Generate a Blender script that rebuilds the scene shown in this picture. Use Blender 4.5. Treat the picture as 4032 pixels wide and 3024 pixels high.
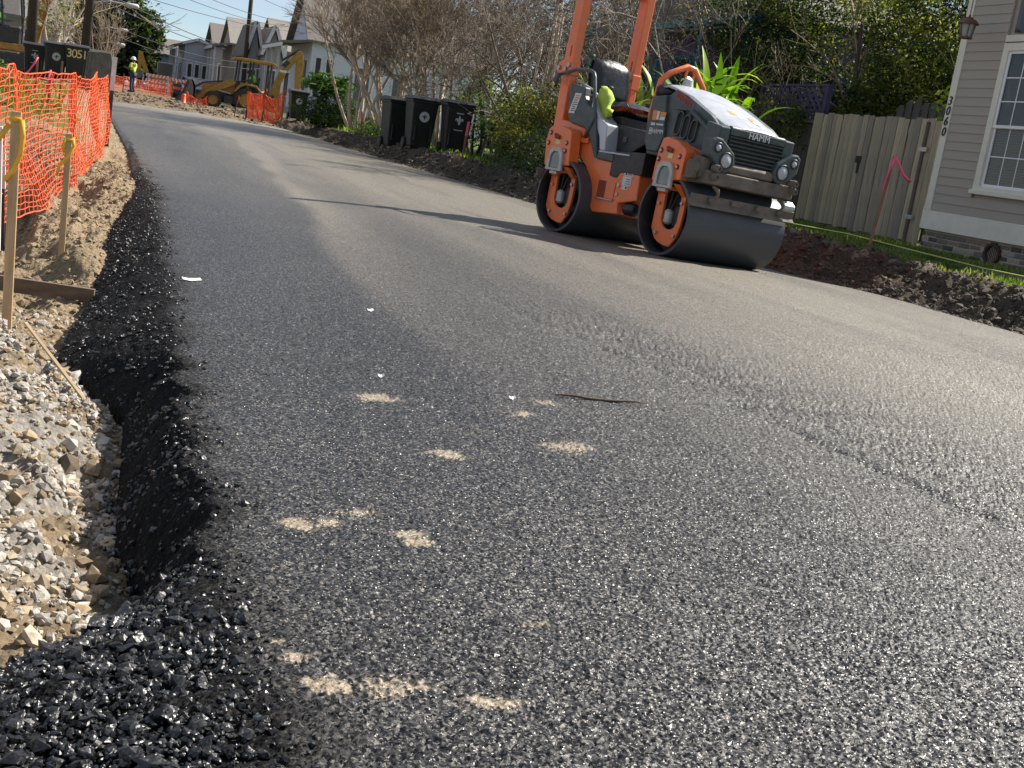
import bpy, math, random
import numpy as np
from mathutils import Vector, Matrix

for _o in list(bpy.data.objects): bpy.data.objects.remove(_o)
SC = bpy.context.scene
COL = SC.collection
R = math.radians
random.seed(7); RNG = np.random.default_rng(7)

# ------------------------------------------------------------------ camera
# world frame: +Y runs along the street, +X to its right-hand side, Z up, road crest near z=0
CAM_H, FPX, ROLL, PITCH, YAW = 0.8, 4574.0 / 4032.0, R(8.5), R(11.7625), R(21.356)
cd = bpy.data.cameras.new('camera'); cam = bpy.data.objects.new('camera', cd); COL.objects.link(cam)
cd.sensor_width = 36.0; cd.lens = 36.0 * FPX; cd.clip_start = 0.05; cd.clip_end = 3000
fw = Vector((math.sin(YAW) * math.cos(PITCH), math.cos(YAW) * math.cos(PITCH), -math.sin(PITCH)))
rt = Vector((math.cos(YAW), -math.sin(YAW), 0)); up = rt.cross(fw)
# the photograph is rolled: the scene leans clockwise in the frame
rt2 = rt * math.cos(ROLL) + up * math.sin(ROLL); up2 = up * math.cos(ROLL) - rt * math.sin(ROLL)
cam.matrix_world = Matrix(((rt2.x, up2.x, -fw.x, 0), (rt2.y, up2.y, -fw.y, 0), (rt2.z, up2.z, -fw.z, CAM_H), (0, 0, 0, 1)))
SC.camera = cam

# ------------------------------------------------------------------ sky and sun
SUN_EL, SUN_AZ = R(41.5), R(12)          # azimuth measured from +X towards +Y
W = bpy.data.worlds.new('World'); SC.world = W; W.use_nodes = True
nt = W.node_tree; nt.nodes.clear()
wo = nt.nodes.new('ShaderNodeOutputWorld'); bg = nt.nodes.new('ShaderNodeBackground')
sky = nt.nodes.new('ShaderNodeTexSky'); sky.sky_type = 'NISHITA'; sky.sun_disc = False
sky.sun_elevation = SUN_EL; sky.sun_rotation = R(90) - SUN_AZ
sky.altitude = 1200; sky.air_density = 0.9; sky.dust_density = 0.0; sky.ozone_density = 3.0
# thin white winter clouds over the whole dome
tc = nt.nodes.new('ShaderNodeTexCoord'); mp = nt.nodes.new('ShaderNodeMapping'); mp.inputs['Scale'].default_value = (1.6, 1.6, 5.5)
cn = nt.nodes.new('ShaderNodeTexNoise'); cn.inputs['Scale'].default_value = 2.6; cn.inputs['Detail'].default_value = 9; cn.inputs['Roughness'].default_value = 0.58
cr = nt.nodes.new('ShaderNodeValToRGB'); cr.color_ramp.elements[0].position = 0.36; cr.color_ramp.elements[1].position = 0.72; cr.color_ramp.elements[0].color = (.18, .18, .18, 1)
cm = nt.nodes.new('ShaderNodeMixRGB'); cm.inputs['Color2'].default_value = (6.6, 6.9, 7.3, 1)
ml = nt.nodes.new('ShaderNodeMath'); ml.operation = 'MULTIPLY'; ml.inputs[1].default_value = 0.75
nt.links.new(tc.outputs['Generated'], mp.inputs['Vector']); nt.links.new(mp.outputs['Vector'], cn.inputs['Vector'])
nt.links.new(cn.outputs['Fac'], cr.inputs['Fac']); nt.links.new(cr.outputs['Color'], ml.inputs[0])
nt.links.new(ml.outputs[0], cm.inputs['Fac']); nt.links.new(sky.outputs['Color'], cm.inputs['Color1'])
nt.links.new(cm.outputs['Color'], bg.inputs['Color']); nt.links.new(bg.outputs['Background'], wo.inputs['Surface'])
bg.inputs['Strength'].default_value = 0.062
sd = bpy.data.lights.new('sun', 'SUN'); sd.energy = 5.0; sd.angle = R(0.53); sd.color = (1.0, 0.945, 0.86)
so = bpy.data.objects.new('sun', sd); COL.objects.link(so)
sdir = Vector((math.cos(SUN_EL) * math.cos(SUN_AZ), math.cos(SUN_EL) * math.sin(SUN_AZ), math.sin(SUN_EL)))
so.rotation_euler = sdir.to_track_quat('Z', 'Y').to_euler(); so.location = (20, 5, 20)
vs = SC.view_settings; vs.view_transform = 'Standard'; vs.look = 'None'; vs.exposure = 0.95; vs.gamma = 1; vs.use_curve_mapping = False

SC.cycles.max_bounces = 6; SC.cycles.diffuse_bounces = 3; SC.cycles.glossy_bounces = 3; SC.cycles.transparent_max_bounces = 6; SC.cycles.caustics_reflective = False; SC.cycles.caustics_refractive = False

# ------------------------------------------------------------------ small node helpers
def newmat(name):
    m = bpy.data.materials.new(name); m.use_nodes = True; t = m.node_tree; t.nodes.clear()
    out = t.nodes.new('ShaderNodeOutputMaterial'); b = t.nodes.new('ShaderNodeBsdfPrincipled')
    t.links.new(b.outputs['BSDF'], out.inputs['Surface'])
    return m, t, b, out
def nd(t, typ, **kw):
    n = t.nodes.new('ShaderNode' + typ)
    for k, v in kw.items():
        if k.startswith('i_'):
            key = k[2:]
            n.inputs[int(key) if key.isdigit() else key.replace('_', ' ')].default_value = v
        else: setattr(n, k, v)
    return n
def c4(c): return (c[0], c[1], c[2], 1)
def lk(t, a, b): t.links.new(a, b)
def ramp(t, src, stops):
    r = nd(t, 'ValToRGB'); e = r.color_ramp.elements
    while len(e) < len(stops): e.new(0.5)
    for k, (p, c) in enumerate(stops): e[k].position = p; e[k].color = c4(c) if len(c) == 3 else c
    lk(t, src, r.inputs['Fac']); return r.outputs['Color']
def mix(t, fac, a, b, mode='MIX'):
    n = nd(t, 'MixRGB', blend_type=mode)
    for s, v in (('Fac', fac), ('Color1', a), ('Color2', b)):
        if hasattr(v, 'is_linked') or hasattr(v, 'links'): lk(t, v, n.inputs[s])
        elif isinstance(v, (int, float)): n.inputs[s].default_value = v
        else: n.inputs[s].default_value = c4(v)
    return n.outputs['Color']
def math_(t, op, a, b=None, clamp=False):
    n = nd(t, 'Math', operation=op); n.use_clamp = clamp
    for k, v in enumerate((a, b)):
        if v is None: continue
        if hasattr(v, 'links'): lk(t, v, n.inputs[k])
        else: n.inputs[k].default_value = v
    return n.outputs[0]
def objco(t): return nd(t, 'TexCoord').outputs['Object']
def noise(t, co, scale, detail=4, rough=.55):
    n = nd(t, 'TexNoise', i_Scale=scale, i_Detail=detail, i_Roughness=rough); lk(t, co, n.inputs['Vector']); return n.outputs['Fac']
def scaled(t, co, s):
    m = nd(t, 'Mapping'); m.inputs['Scale'].default_value = s; lk(t, co, m.inputs['Vector']); return m.outputs['Vector']
def bump(t, b, h, strength, dist=.01):
    n = nd(t, 'Bump', i_Strength=strength, i_Distance=dist); lk(t, h, n.inputs['Height']); lk(t, n.outputs['Normal'], b.inputs['Normal']); return n
MATS = {}
def pm(name, col, rough=.6, metal=0., var=.18, scale=6., bmp=0., bscale=80., spec=.5, dirt=None, dirtamt=.35, coat=0., stretch=(1, 1, 1), trans=0.):
    """painted / plain procedural material: base colour broken up by two noises, optional dirt film, fine relief"""
    if name in MATS: return MATS[name]
    m, t, b, out = newmat(name); co = scaled(t, objco(t), stretch)
    n1 = noise(t, co, scale, 6); lo = tuple(max(0, c * (1 - var)) for c in col); hi = tuple(min(1, c * (1 + var)) for c in col)
    c = ramp(t, n1, [(.3, lo), (.7, hi)])
    if dirt is not None:
        n2 = noise(t, co, scale * 2.7, 8, .65); f = ramp(t, n2, [(.46, (0, 0, 0)), (.72, (dirtamt,) * 3)]); c = mix(t, f, c, dirt)
    lk(t, c, b.inputs['Base Color'])
    rr = ramp(t, noise(t, co, scale * 3.1, 4), [(.3, (max(.03, rough - .1),) * 3), (.7, (min(1, rough + .1),) * 3)]); lk(t, rr, b.inputs['Roughness'])
    b.inputs['Metallic'].default_value = metal; b.inputs['Specular IOR Level'].default_value = spec
    if coat: b.inputs['Coat Weight'].default_value = coat; b.inputs['Coat Roughness'].default_value = .12
    if bmp: bump(t, b, noise(t, co, bscale, 5), bmp, .01)
    MATS[name] = m; return m

# ------------------------------------------------------------------ objects
def link(o, parent=None):
    COL.objects.link(o)
    if parent is not None: o.parent = parent
    return o
def tag(o, label=None, cat=None, group=None, kind=None):
    if label: o['label'] = label
    if cat: o['category'] = cat
    if group: o['group'] = group
    if kind: o['kind'] = kind
    return o
def thing(name, label, cat, loc=(0, 0, 0), rz=0., group=None, M=None):
    o = bpy.data.objects.new(name, None); COL.objects.link(o); o.empty_display_size = .2
    if M is not None: o.matrix_world = M
    else: o.location = loc; o.rotation_euler = (0, 0, rz)
    return tag(o, label, cat, group)
def me_np(name, V, F, smooth=False, cols=None):
    """mesh from numpy arrays; F is (n,3) or (n,4); cols = per-vertex colour attribute 'Col'"""
    V = np.asarray(V, dtype=np.float32); F = np.asarray(F, dtype=np.int32); k = F.shape[1]
    m = bpy.data.meshes.new(name); m.vertices.add(len(V)); m.vertices.foreach_set('co', V.ravel())
    m.loops.add(F.size); m.loops.foreach_set('vertex_index', F.ravel())
    m.polygons.add(len(F)); m.polygons.foreach_set('loop_start', np.arange(0, F.size, k, dtype=np.int32))
    m.polygons.foreach_set('loop_total', np.full(len(F), k, dtype=np.int32))
    m.polygons.foreach_set('use_smooth', np.full(len(F), bool(smooth), dtype=bool))
    if cols is not None:
        a = m.color_attributes.new('Col', 'FLOAT_COLOR', 'POINT'); cc = np.ones((len(V), 4), dtype=np.float32); cc[:, :cols.shape[1]] = cols
        a.data.foreach_set('color', cc.ravel())
    m.update(calc_edges=True); return m
def ob(name, me, mat, parent=None, loc=None):
    o = bpy.data.objects.new(name, me); link(o, parent)
    if mat is not None and not me.materials: me.materials.append(mat)
    if loc is not None: o.location = loc
    return o
class MB:
    """collects simple solids into one mesh"""
    def __init__(s, M=None): s.v = []; s.f = []; s.M = M
    def add(s, V, F, M=None):
        b = len(s.v); mm = M if M is not None else None
        for p in V:
            p = Vector(p)
            if mm is not None: p = mm @ p
            if s.M is not None: p = s.M @ p
            s.v.append(p)
        s.f += [tuple(b + i for i in f) for f in F]; return s
    def box(s, c, d, M=None):
        x, y, z = c; a, b, e = d[0] / 2, d[1] / 2, d[2] / 2
        V = [(x + i * a, y + j * b, z + k * e) for k in (-1, 1) for j in (-1, 1) for i in (-1, 1)]
        return s.add(V, [(0, 2, 3, 1), (4, 5, 7, 6), (0, 1, 5, 4), (2, 6, 7, 3), (0, 4, 6, 2), (1, 3, 7, 5)], M)
    def bx(s, x0, x1, y0, y1, z0, z1, M=None): return s.box(((x0 + x1) / 2, (y0 + y1) / 2, (z0 + z1) / 2), (abs(x1 - x0), abs(y1 - y0), abs(z1 - z0)), M)
    def prism(s, pts, a, b, ax='y', M=None):
        """polygon extruded from a to b; ax='y': pts are (x,z); 'x': (y,z); 'z': (x,y)"""
        mp = {'y': lambda p, c: (p[0], c, p[1]), 'x': lambda p, c: (c, p[0], p[1]), 'z': lambda p, c: (p[0], p[1], c)}[ax]
        n = len(pts); V = [mp(p, a) for p in pts] + [mp(p, b) for p in pts]
        F = [tuple(range(n)), tuple(range(2 * n - 1, n - 1, -1))] + [(i, i + n, (i + 1) % n + n, (i + 1) % n) for i in range(n)]
        return s.add(V, F, M)
    def ring(s, outer, inner, a, b, ax='y', M=None):
        """closed band between two outlines with equal point counts, extruded a..b"""
        mp = {'y': lambda p, c: (p[0], c, p[1]), 'x': lambda p, c: (c, p[0], p[1]), 'z': lambda p, c: (p[0], p[1], c)}[ax]
        n = len(outer); V = [mp(p, a) for p in outer] + [mp(p, a) for p in inner] + [mp(p, b) for p in outer] + [mp(p, b) for p in inner]; F = []
        for i in range(n):
            j = (i + 1) % n
            F += [(i, j, n + j, n + i), (2 * n + i, 3 * n + i, 3 * n + j, 2 * n + j), (i, 2 * n + i, 2 * n + j, j), (n + i, n + j, 3 * n + j, 3 * n + i)]
        return s.add(V, F, M)
    def tube(s, pts, r, n=8, cap=True, M=None):
        pts = [Vector(p) for p in pts]; rr = r if isinstance(r, (list, tuple)) else [r] * len(pts); V = []; F = []
        t0 = (pts[1] - pts[0]).normalized(); ref = Vector((0, 0, 1)) if abs(t0.z) < .9 else Vector((1, 0, 0)); u = t0.cross(ref).normalized()
        for i, p in enumerate(pts):
            t = (pts[min(i + 1, len(pts) - 1)] - pts[max(i - 1, 0)]).normalized(); u = (u - t * u.dot(t)).normalized(); w = t.cross(u)
            V += [p + (u * math.cos(2 * math.pi * k / n) + w * math.sin(2 * math.pi * k / n)) * rr[i] for k in range(n)]
        for i in range(len(pts) - 1): F += [(i * n + k, i * n + (k + 1) % n, (i + 1) * n + (k + 1) % n, (i + 1) * n + k) for k in range(n)]
        if cap: F += [tuple(range(n - 1, -1, -1)), tuple(range((len(pts) - 1) * n, len(pts) * n))]
        return s.add(V, F, M)
    def cyl(s, a, b, r, n=16, r2=None, M=None): return s.tube([a, b], [r, r if r2 is None else r2], n, True, M)
    def lathe(s, prof, n=24, M=None, ax='z'):
        V = []; F = []; k = len(prof)
        for i in range(n):
            c, q = math.cos(2 * math.pi * i / n), math.sin(2 * math.pi * i / n)
            for r, z in prof: V.append((r * c, r * q, z) if ax == 'z' else ((r * c, z, r * q) if ax == 'y' else (z, r * c, r * q)))
        for i in range(n):
            j = (i + 1) % n
            for a in range(k - 1): F.append((i * k + a, j * k + a, j * k + a + 1, i * k + a + 1))
        return s.add(V, F, M)
    def bar(s, a, b, w, h, upv=(0, 0, 1), M=None):
        """rectangular bar from a to b, w across, h along upv"""
        a, b = Vector(a), Vector(b); t = (b - a).normalized(); u = Vector(upv); sd_ = t.cross(u).normalized(); u = sd_.cross(t)
        V = [p + sd_ * (i * w / 2) + u * (j * h / 2) for p in (a, b) for i, j in ((-1, -1), (1, -1), (1, 1), (-1, 1))]
        return s.add(V, [(3, 2, 1, 0), (4, 5, 6, 7), (0, 1, 5, 4), (1, 2, 6, 5), (2, 3, 7, 6), (3, 0, 4, 7)], M)
    def sheet(s, rows, M=None):
        """grid of points -> quads"""
        n = len(rows[0]); V = [p for r in rows for p in r]
        return s.add(V, [(i * n + j, i * n + j + 1, (i + 1) * n + j + 1, (i + 1) * n + j) for i in range(len(rows) - 1) for j in range(n - 1)], M)
    def mesh(s, name='m', smooth=False):
        m = bpy.data.meshes.new(name); m.from_pydata([tuple(p) for p in s.v], [], s.f)
        if smooth: m.polygons.foreach_set('use_smooth', [True] * len(m.polygons))
        m.update(); return m
    def build(s, name, mat, parent=None, smooth=False, bevel=0., auto=None, solid=0., seg=2):
        o = ob(name, s.mesh(name, smooth or auto is not None), mat, parent)
        if solid: md = o.modifiers.new('solid', 'SOLIDIFY'); md.thickness = solid; md.offset = 0
        if bevel: md = o.modifiers.new('bevel', 'BEVEL'); md.width = bevel; md.segments = seg; md.limit_method = 'ANGLE'; md.angle_limit = R(35); md.harden_normals = False
        if auto is not None:
            m = o.data
            if hasattr(m, 'set_sharp_from_angle'): m.set_sharp_from_angle(angle=R(auto))
        return o
def copy_tree(o, parent=None, label=None, group=None):
    c = o.copy(); COL.objects.link(c); c.parent = parent
    if label: c['label'] = label
    if group: c['group'] = group
    for ch in list(o.children): copy_tree(ch, c)
    return c
def text_mb(s, size, depth, M, mb=None, shear=0., spacing=1.0, align='CENTER'):
    """lettering as a thin solid; local x right, y up, z out"""
    cu = bpy.data.curves.new('t', 'FONT'); cu.body = s; cu.size = size; cu.extrude = depth; cu.shear = shear; cu.space_character = spacing
    cu.align_x = align; cu.align_y = 'CENTER'; cu.resolution_u = 3
    o = bpy.data.objects.new('t', cu); COL.objects.link(o); dg = bpy.context.evaluated_depsgraph_get(); dg.update()
    m = o.evaluated_get(dg).to_mesh(); mb = mb or MB()
    mb.add([v.co.copy() for v in m.vertices], [tuple(p.vertices) for p in m.polygons], M)
    o.evaluated_get(dg).to_mesh_clear(); bpy.data.objects.remove(o); bpy.data.curves.remove(cu); return mb
def frame(o, x, y, z):
    """matrix from origin and three axis vectors"""
    o, x, y, z = map(Vector, (o, x, y, z))
    return Matrix(((x.x, y.x, z.x, o.x), (x.y, y.y, z.y, o.y), (x.z, y.z, z.z, o.z), (0, 0, 0, 1)))
# ------------------------------------------------------------------ numpy noise
def hash2(i, j, s=0):
    h = (i.astype(np.int64) * 374761393 + j.astype(np.int64) * 668265263 + s * 1442695041) & 0x7fffffff
    h = ((h ^ (h >> 13)) * 1274126177) & 0x7fffffff
    return ((h ^ (h >> 16)) & 0xffffff) / float(0xffffff)
def vnoise(x, y, s=0):
    i, j = np.floor(x), np.floor(y); u, v = x - i, y - j; u = u * u * (3 - 2 * u); v = v * v * (3 - 2 * v)
    i = i.astype(np.int64); j = j.astype(np.int64)
    return (hash2(i, j, s) * (1 - u) + hash2(i + 1, j, s) * u) * (1 - v) + (hash2(i, j + 1, s) * (1 - u) + hash2(i + 1, j + 1, s) * u) * v
def fbm(x, y, o=5, s=0, g=.5):
    a, t, n = 1., 0., 0.
    for k in range(o): t = t + a * vnoise(x * 2 ** k + 17.3 * k, y * 2 ** k - 9.1 * k, s + k); n += a; a *= g
    return t / n
def stones_h(x, y, cell, s=0, tilt=.55):
    """height (in units of cell) and cell id noise of a bed of angular stones: tilted facets, highest one wins"""
    gx, gy = x / cell, y / cell; i0 = np.floor(gx).astype(np.int64); j0 = np.floor(gy).astype(np.int64)
    best = np.full(x.shape, -9.); bid = np.zeros(x.shape)
    for a in (-1, 0, 1):
        for b in (-1, 0, 1):
            i, j = i0 + a, j0 + b
            px = i + .15 + .7 * hash2(i, j, s + 1); py = j + .15 + .7 * hash2(i, j, s + 2); dx, dy = gx - px, gy - py
            tx = (hash2(i, j, s + 3) - .5) * 2 * tilt; ty = (hash2(i, j, s + 4) - .5) * 2 * tilt
            sz = .75 + .5 * hash2(i, j, s + 6)
            d2 = (dx * dx + dy * dy) / (sz * sz)
            hh = .55 * hash2(i, j, s + 5) + dx * tx + dy * ty - 1.25 * d2
            m = hh > best; best = np.where(m, hh, best); bid = np.where(m, hash2(i, j, s + 9), bid)
    return best, bid
def smooth(e0, e1, x):
    t = np.clip((x - e0) / (e1 - e0), 0, 1); return t * t * (3 - 2 * t)
# ================================================================== SETTING: ground, road
def ip(tab, y): a = np.array(tab, dtype=float); return np.interp(y, a[:, 0], a[:, 1])
XL_T = [(-8, .2), (.8, .24), (1.72, .28), (2.26, .28), (3.04, .3), (4.55, .35), (7.06, .43), (10.4, .56), (17, .62), (26, .55), (60, .4)]
XR_T = [(-8, 7.3), (6, 7.2), (9, 7.25), (10.5, 7.0), (13, 6.65), (17, 6.4), (25, 6.3), (40, 6.2), (70, 6.2)]
TOE_T = [(-8, -.1), (.8, -.06), (1.5, -.075), (1.85, -.035), (2.0, .04), (2.14, .14), (2.29, .17), (2.6, .12), (3.28, .15), (3.68, .17), (4.0, .08), (4.42, -.05), (4.9, -.02), (5.6, .06), (7, .12), (8.66, .21), (11.3, .45), (16, .55), (26, .48), (60, .35)]
ZT_T = [(-8, -.1), (1.75, -.1), (2.2, -.22), (9, -.22), (12, -.12), (20, -.05), (60, .0)]
ROAD_END = 41.0
def xl(Y): return ip(XL_T, Y) + (vnoise(Y * 6, Y * 0, 3) - .5) * .05 + (vnoise(Y * 23, Y * 0, 4) - .5) * .022
def xr(Y): return ip(XR_T, Y) + (vnoise(Y * 1.3, Y * 0 + 4, 5) - .5) * .16
def ztoe(Y): return ip(ZT_T, Y) + .0045 * np.maximum(0, Y - 15)
def zroad(X, Y):
    X = np.asarray(X, dtype=float); Y = np.asarray(Y, dtype=float)
    z = -.0065 * np.clip(X - 2.6, 0, 5) ** 2 - .006 * np.clip(2.6 - X, 0, 3) ** 2
    z = z - .03 * smooth(9.2, 11.0, Y) * (1 - smooth(13, 18, Y)) + .0045 * np.maximum(0, np.minimum(Y, 200) - 15)
    return z
def zg(X, Y):
    """bare ground: dug-out verge on the left, clod bank and yard on the right"""
    X = np.asarray(X, dtype=float); Y = np.asarray(Y, dtype=float); zr = zroad(np.clip(X, .3, 7), Y); rise = .0045 * np.maximum(0, np.minimum(Y, 200) - 15)
    toe = ip(TOE_T, Y); l = toe - X
    n = fbm(X * 3.1, Y * 3.1, 5, 11); n2 = fbm(X * 13, Y * 13, 4, 12)
    # left verge
    lz = ztoe(Y) - .03 + (.11 - .15 * smooth(4.8, 6.5, Y)) * smooth(0, .5, l) * (1 - smooth(10, 14, Y)) + (.36 * smooth(10.5, 23, Y)) * smooth(0, 1.2, l) + .1 * smooth(20, 40, Y)
    for (cx, cy, sx, sy, a) in ((-.05, 8.7, .22, .8, .10), (.02, 6.9, .15, .5, .15), (-.6, 8.6, .35, 1.4, -.12), (-.32, 5.6, .2, .35, -.05), (-.25, 2.6, .22, .5, .06), (.28, 11.2, .16, .8, .14), (.15, 9.6, .14, .4, .12)):
        lz = lz + a * np.exp(-((X - cx) / sx) ** 2 - ((Y - cy) / sy) ** 2)
    lz = lz - .34 * smooth(-.26, -.44, X + .05 * (n2 - .5)) * smooth(8.2, 8.9, Y) * (1 - smooth(11.2, 12.6, Y + X))
    lz = lz + (n - .5) * .22 * smooth(-.05, .2, l) * (1 - .4 * smooth(20, 40, Y)) + (n2 - .5) * .085 * (1 - .6 * smooth(12, 24, Y)) - .16 * np.abs(fbm(X * 5.2 + 3, Y * 3.6, 4, 13) - .5) * smooth(5.0, 6.2, Y) * (1 - smooth(12, 16, Y)) * smooth(-.02, .15, l)
    # right bank and yard
    e = X - xr(Y); top = ip([(-8, .05), (8, .1), (10, .14), (12, .21), (17, .2), (25, .24), (45, .24), (80, .1)], Y) + rise * .6
    yard = ip([(-8, .05), (8, .08), (11, .12), (14, .17), (20, .2), (30, .26), (60, .2)], Y) + rise * .6
    bk = smooth(-.05, .75, e + (n - .5) * .5); crest = np.exp(-((e - .8) / .38) ** 2)
    rz = zr - .03 + (yard - zr + .03) * bk + (top - yard) * crest + (n - .45) * .24 * crest + (n2 - .5) * .15 * smooth(-.1, .25, e) * (1 - smooth(1.0, 1.5, e))
    cl, _ = stones_h(X, Y, .16, 31, .5); rz = rz + np.clip(cl, -.6, .7) * .06 * smooth(.0, .3, e) * (1 - smooth(.9, 1.35, e)) * (1 - .5 * smooth(25, 40, Y))
    rz = rz + (n2 - .5) * .02 * smooth(1.2, 1.6, e)
    under = np.minimum(zr - .06, ztoe(Y) - .03 - .1 * smooth(.05, .4, X - toe))
    z = np.where(X < toe + .04, lz, np.where(e > -.04, rz, under))
    # beyond the paving: torn-up dirt across the whole street
    far = smooth(ROAD_END - 1.5, ROAD_END + 3, Y) * (X > toe - .2) * (e < .3)
    z = z * (1 - far) + far * (zr + .02 + (n - .4) * .22 * smooth(ROAD_END, ROAD_END + 8, Y))
    return z
def gz(x, y): return float(zg(np.array([x]), np.array([y]))[0])
def rz_(x, y): return float(zroad(np.array([x]), np.array([y]))[0])

def lines(*segs): return np.unique(np.concatenate([np.linspace(a, b, n) for a, b, n in segs]))
gx = lines((-420, -40, 10), (-40, -5, 30), (-5, -.8, 40), (-.8, .7, 160), (.7, 6, 12), (6, 9.2, 110), (9.2, 13, 30), (13, 60, 30), (60, 600, 12))
gy = lines((-40, .8, 12), (.8, 3, 170), (3, 6, 160), (6, 12, 170), (12, 24, 130), (24, 70, 130), (70, 160, 40), (160, 1200, 14))
GX, GY = np.meshgrid(gx, gy); GZ = zg(GX, GY)
def grid_faces(nr, nc):
    i = np.arange(nr * nc).reshape(nr, nc); return np.stack([i[:-1, :-1], i[:-1, 1:], i[1:, 1:], i[1:, :-1]], -1).reshape(-1, 4)
def ground_cols(X, Y):
    sand = np.array((.34, .262, .17)); grav = np.array((.40, .37, .33)); soil = np.array((.095, .078, .06)); red = np.array((.10, .058, .045)); grass = np.array((.10, .145, .035)); clay = np.array((.30, .25, .18)); pale = np.array((.36, .33, .29))
    n = fbm(X * 2.3, Y * 2.3, 4, 41)[..., None]; n2 = fbm(X * 9, Y * 9, 4, 42)[..., None]; e = X - ip(XR_T, Y); toe = ip(TOE_T, Y)
    c = np.broadcast_to(sand, X.shape + (3,)) * (.75 + .5 * n)
    g = (smooth(2.2, 2.5, Y) * (1 - smooth(4.6, 4.9, Y)))[..., None] * smooth(.42, .55, n2); c = c * (1 - g) + grav * g
    lg = (smooth(14, 18, Y) * (X < toe - .6))[..., None] * smooth(.45, .6, n); c = c * (1 - lg) + grass * 1.1 * lg
    w = smooth(0, .12, e)[..., None]; soil2 = soil * (.6 + .9 * n2); rr = (np.exp(-((Y - 10.6) / 1.1) ** 2) * .4)[..., None]; soil2 = soil2 * (1 - rr) + red * (.7 + .6 * n2) * rr
    spot = (smooth(.58, .7, n2)) * (smooth(.5, .9, e) * (1 - smooth(1.1, 1.5, e)))[..., None]; soil2 = soil2 * (1 - spot) + clay * spot
    c = c * (1 - w) + soil2 * w
    gr = smooth(.85, 1.2, e + (n[..., 0] - .5) * .5)[..., None]; gg = grass * (.6 + .8 * n) ; gg = gg * (1 - .5 * smooth(.5, .62, n2)) + soil * 2.2 * .5 * smooth(.5, .62, n2); c = c * (1 - gr) + gg * gr
    sw = (smooth(9.35, 9.45, X) * (1 - smooth(10.15, 10.25, X)) * (Y < 11.2) * (Y > -20))[..., None]; c = c * (1 - sw) + pale * .55 * sw
    fd = (smooth(ROAD_END - 2, ROAD_END + 1, Y) * (e < .6))[..., None]; c = c * (1 - fd) + np.array((.22, .17, .115)) * (.5 + 1.0 * n2) * fd
    ff = smooth(75, 110, Y)[..., None]; c = c * (1 - ff) + np.array((.2, .19, .15)) * ff
    return c.astype(np.float32)
GC = ground_cols(GX, GY)
V = np.stack([GX, GY, GZ], -1).reshape(-1, 3)
m, t, b, out = newmat('earth'); co = objco(t); vc = nd(t, 'VertexColor', layer_name='Col').outputs['Color']
f1 = noise(t, co, 38, 8, .7); k = ramp(t, f1, [(.3, (.55, .55, .55)), (.7, (1.35, 1.33, 1.3))]); c = mix(t, 1.0, vc, k, 'MULTIPLY')
vo = nd(t, 'TexVoronoi', i_Scale=55.0); lk(t, co, vo.inputs['Vector']); st = ramp(t, vo.outputs['Distance'], [(.0, (1.15, 1.15, 1.15)), (.55, (.75, .74, .73))]); c = mix(t, .7, c, st, 'MULTIPLY')
lk(t, c, b.inputs['Base Color']); b.inputs['Roughness'].default_value = .95; b.inputs['Specular IOR Level'].default_value = .15
hb = math_(t, 'ADD', math_(t, 'MULTIPLY', noise(t, co, 60, 8, .75), 1.0), math_(t, 'MULTIPLY', vo.outputs['Distance'], -.5)); bump(t, b, hb, .9, .022)
EARTH = m
o = ob('ground', me_np('ground', V, grid_faces(len(gy), len(gx)), True, GC.reshape(-1, 3)), m); tag(o, kind='structure')

# ---- fresh asphalt
def rows_y():
    ys = [-8., -4, -1, .2, .7]; y = 1.0
    while y < ROAD_END: ys.append(y); y += max(.0042, .00175 * y * y if y < 11 else .2)
    return np.array(ys + [ROAD_END])
ys = rows_y(); SK, MA, RE = 46, 760, 46
toe = ip(TOE_T, ys); L_, R_ = xl(ys), xr(ys); midx = np.minimum(R_ - .25, np.maximum(2.6, .7 + 1.2 * ys))
u1 = np.linspace(0, 1, SK, endpoint=False); u2 = np.linspace(0, 1, MA, endpoint=False); u3 = np.linspace(0, 1, RE)
X = np.concatenate([toe[:, None] + (L_ - toe)[:, None] * u1, L_[:, None] + (midx - L_)[:, None] * u2, midx[:, None] + (R_ - midx)[:, None] * u3], 1)
Y = np.broadcast_to(ys[:, None], X.shape).copy()
endn = (vnoise(X * 1.7, X * 0, 77) - .5) * 3.0 + (vnoise(X * 7, X * 0, 78) - .5) * .8; Y = Y + np.where(Y > ROAD_END - 6, (Y - (ROAD_END - 6)) / 6 * endn, 0)
Z = zroad(X, Y); sk = np.concatenate([u1, np.ones(MA + RE)])[None, :] * np.ones_like(X)
zt = ztoe(Y); face = 1 - (1 - sk) ** 1.35; Z = np.where(sk < 1, zt + (Z - zt) * face, Z)
near = 1 - smooth(4.0, 8.0, Y)
h1, id1 = stones_h(X, Y, .0066, 51); h2, id2 = stones_h(X, Y, .018, 61)
GRV = [(-8, 2.9), (1.5, 2.42), (2.6, 2.30), (3.2, 2.27), (3.9, 2.20), (4.4, 2.12), (5.2, 2.0), (7, 1.8), (12, 1.7)]
gd = X - ip(GRV, Y) - (vnoise(Y * 3.2, Y * 0, 81) - .5) * .05 - (vnoise(Y * 14 + X * 3, X * 9, 86) - .5) * .05
coarse = np.exp(-((gd - .32) / .36) ** 2) * smooth(1.6, 2.8, Y) * (1 - smooth(5, 7, Y)) * (.5 + fbm(X * 3, Y * 2, 3, 83)); loose = np.clip(1 - smooth(.72, 1.0, sk) + np.exp(-(np.clip(X - L_[:, None], 0, 9) / (.02 + .10 * fbm(X * 14, Y * 9, 4, 84))) ** 1.2), 0, 1) * (1 - smooth(11, 18, Y))
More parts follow.
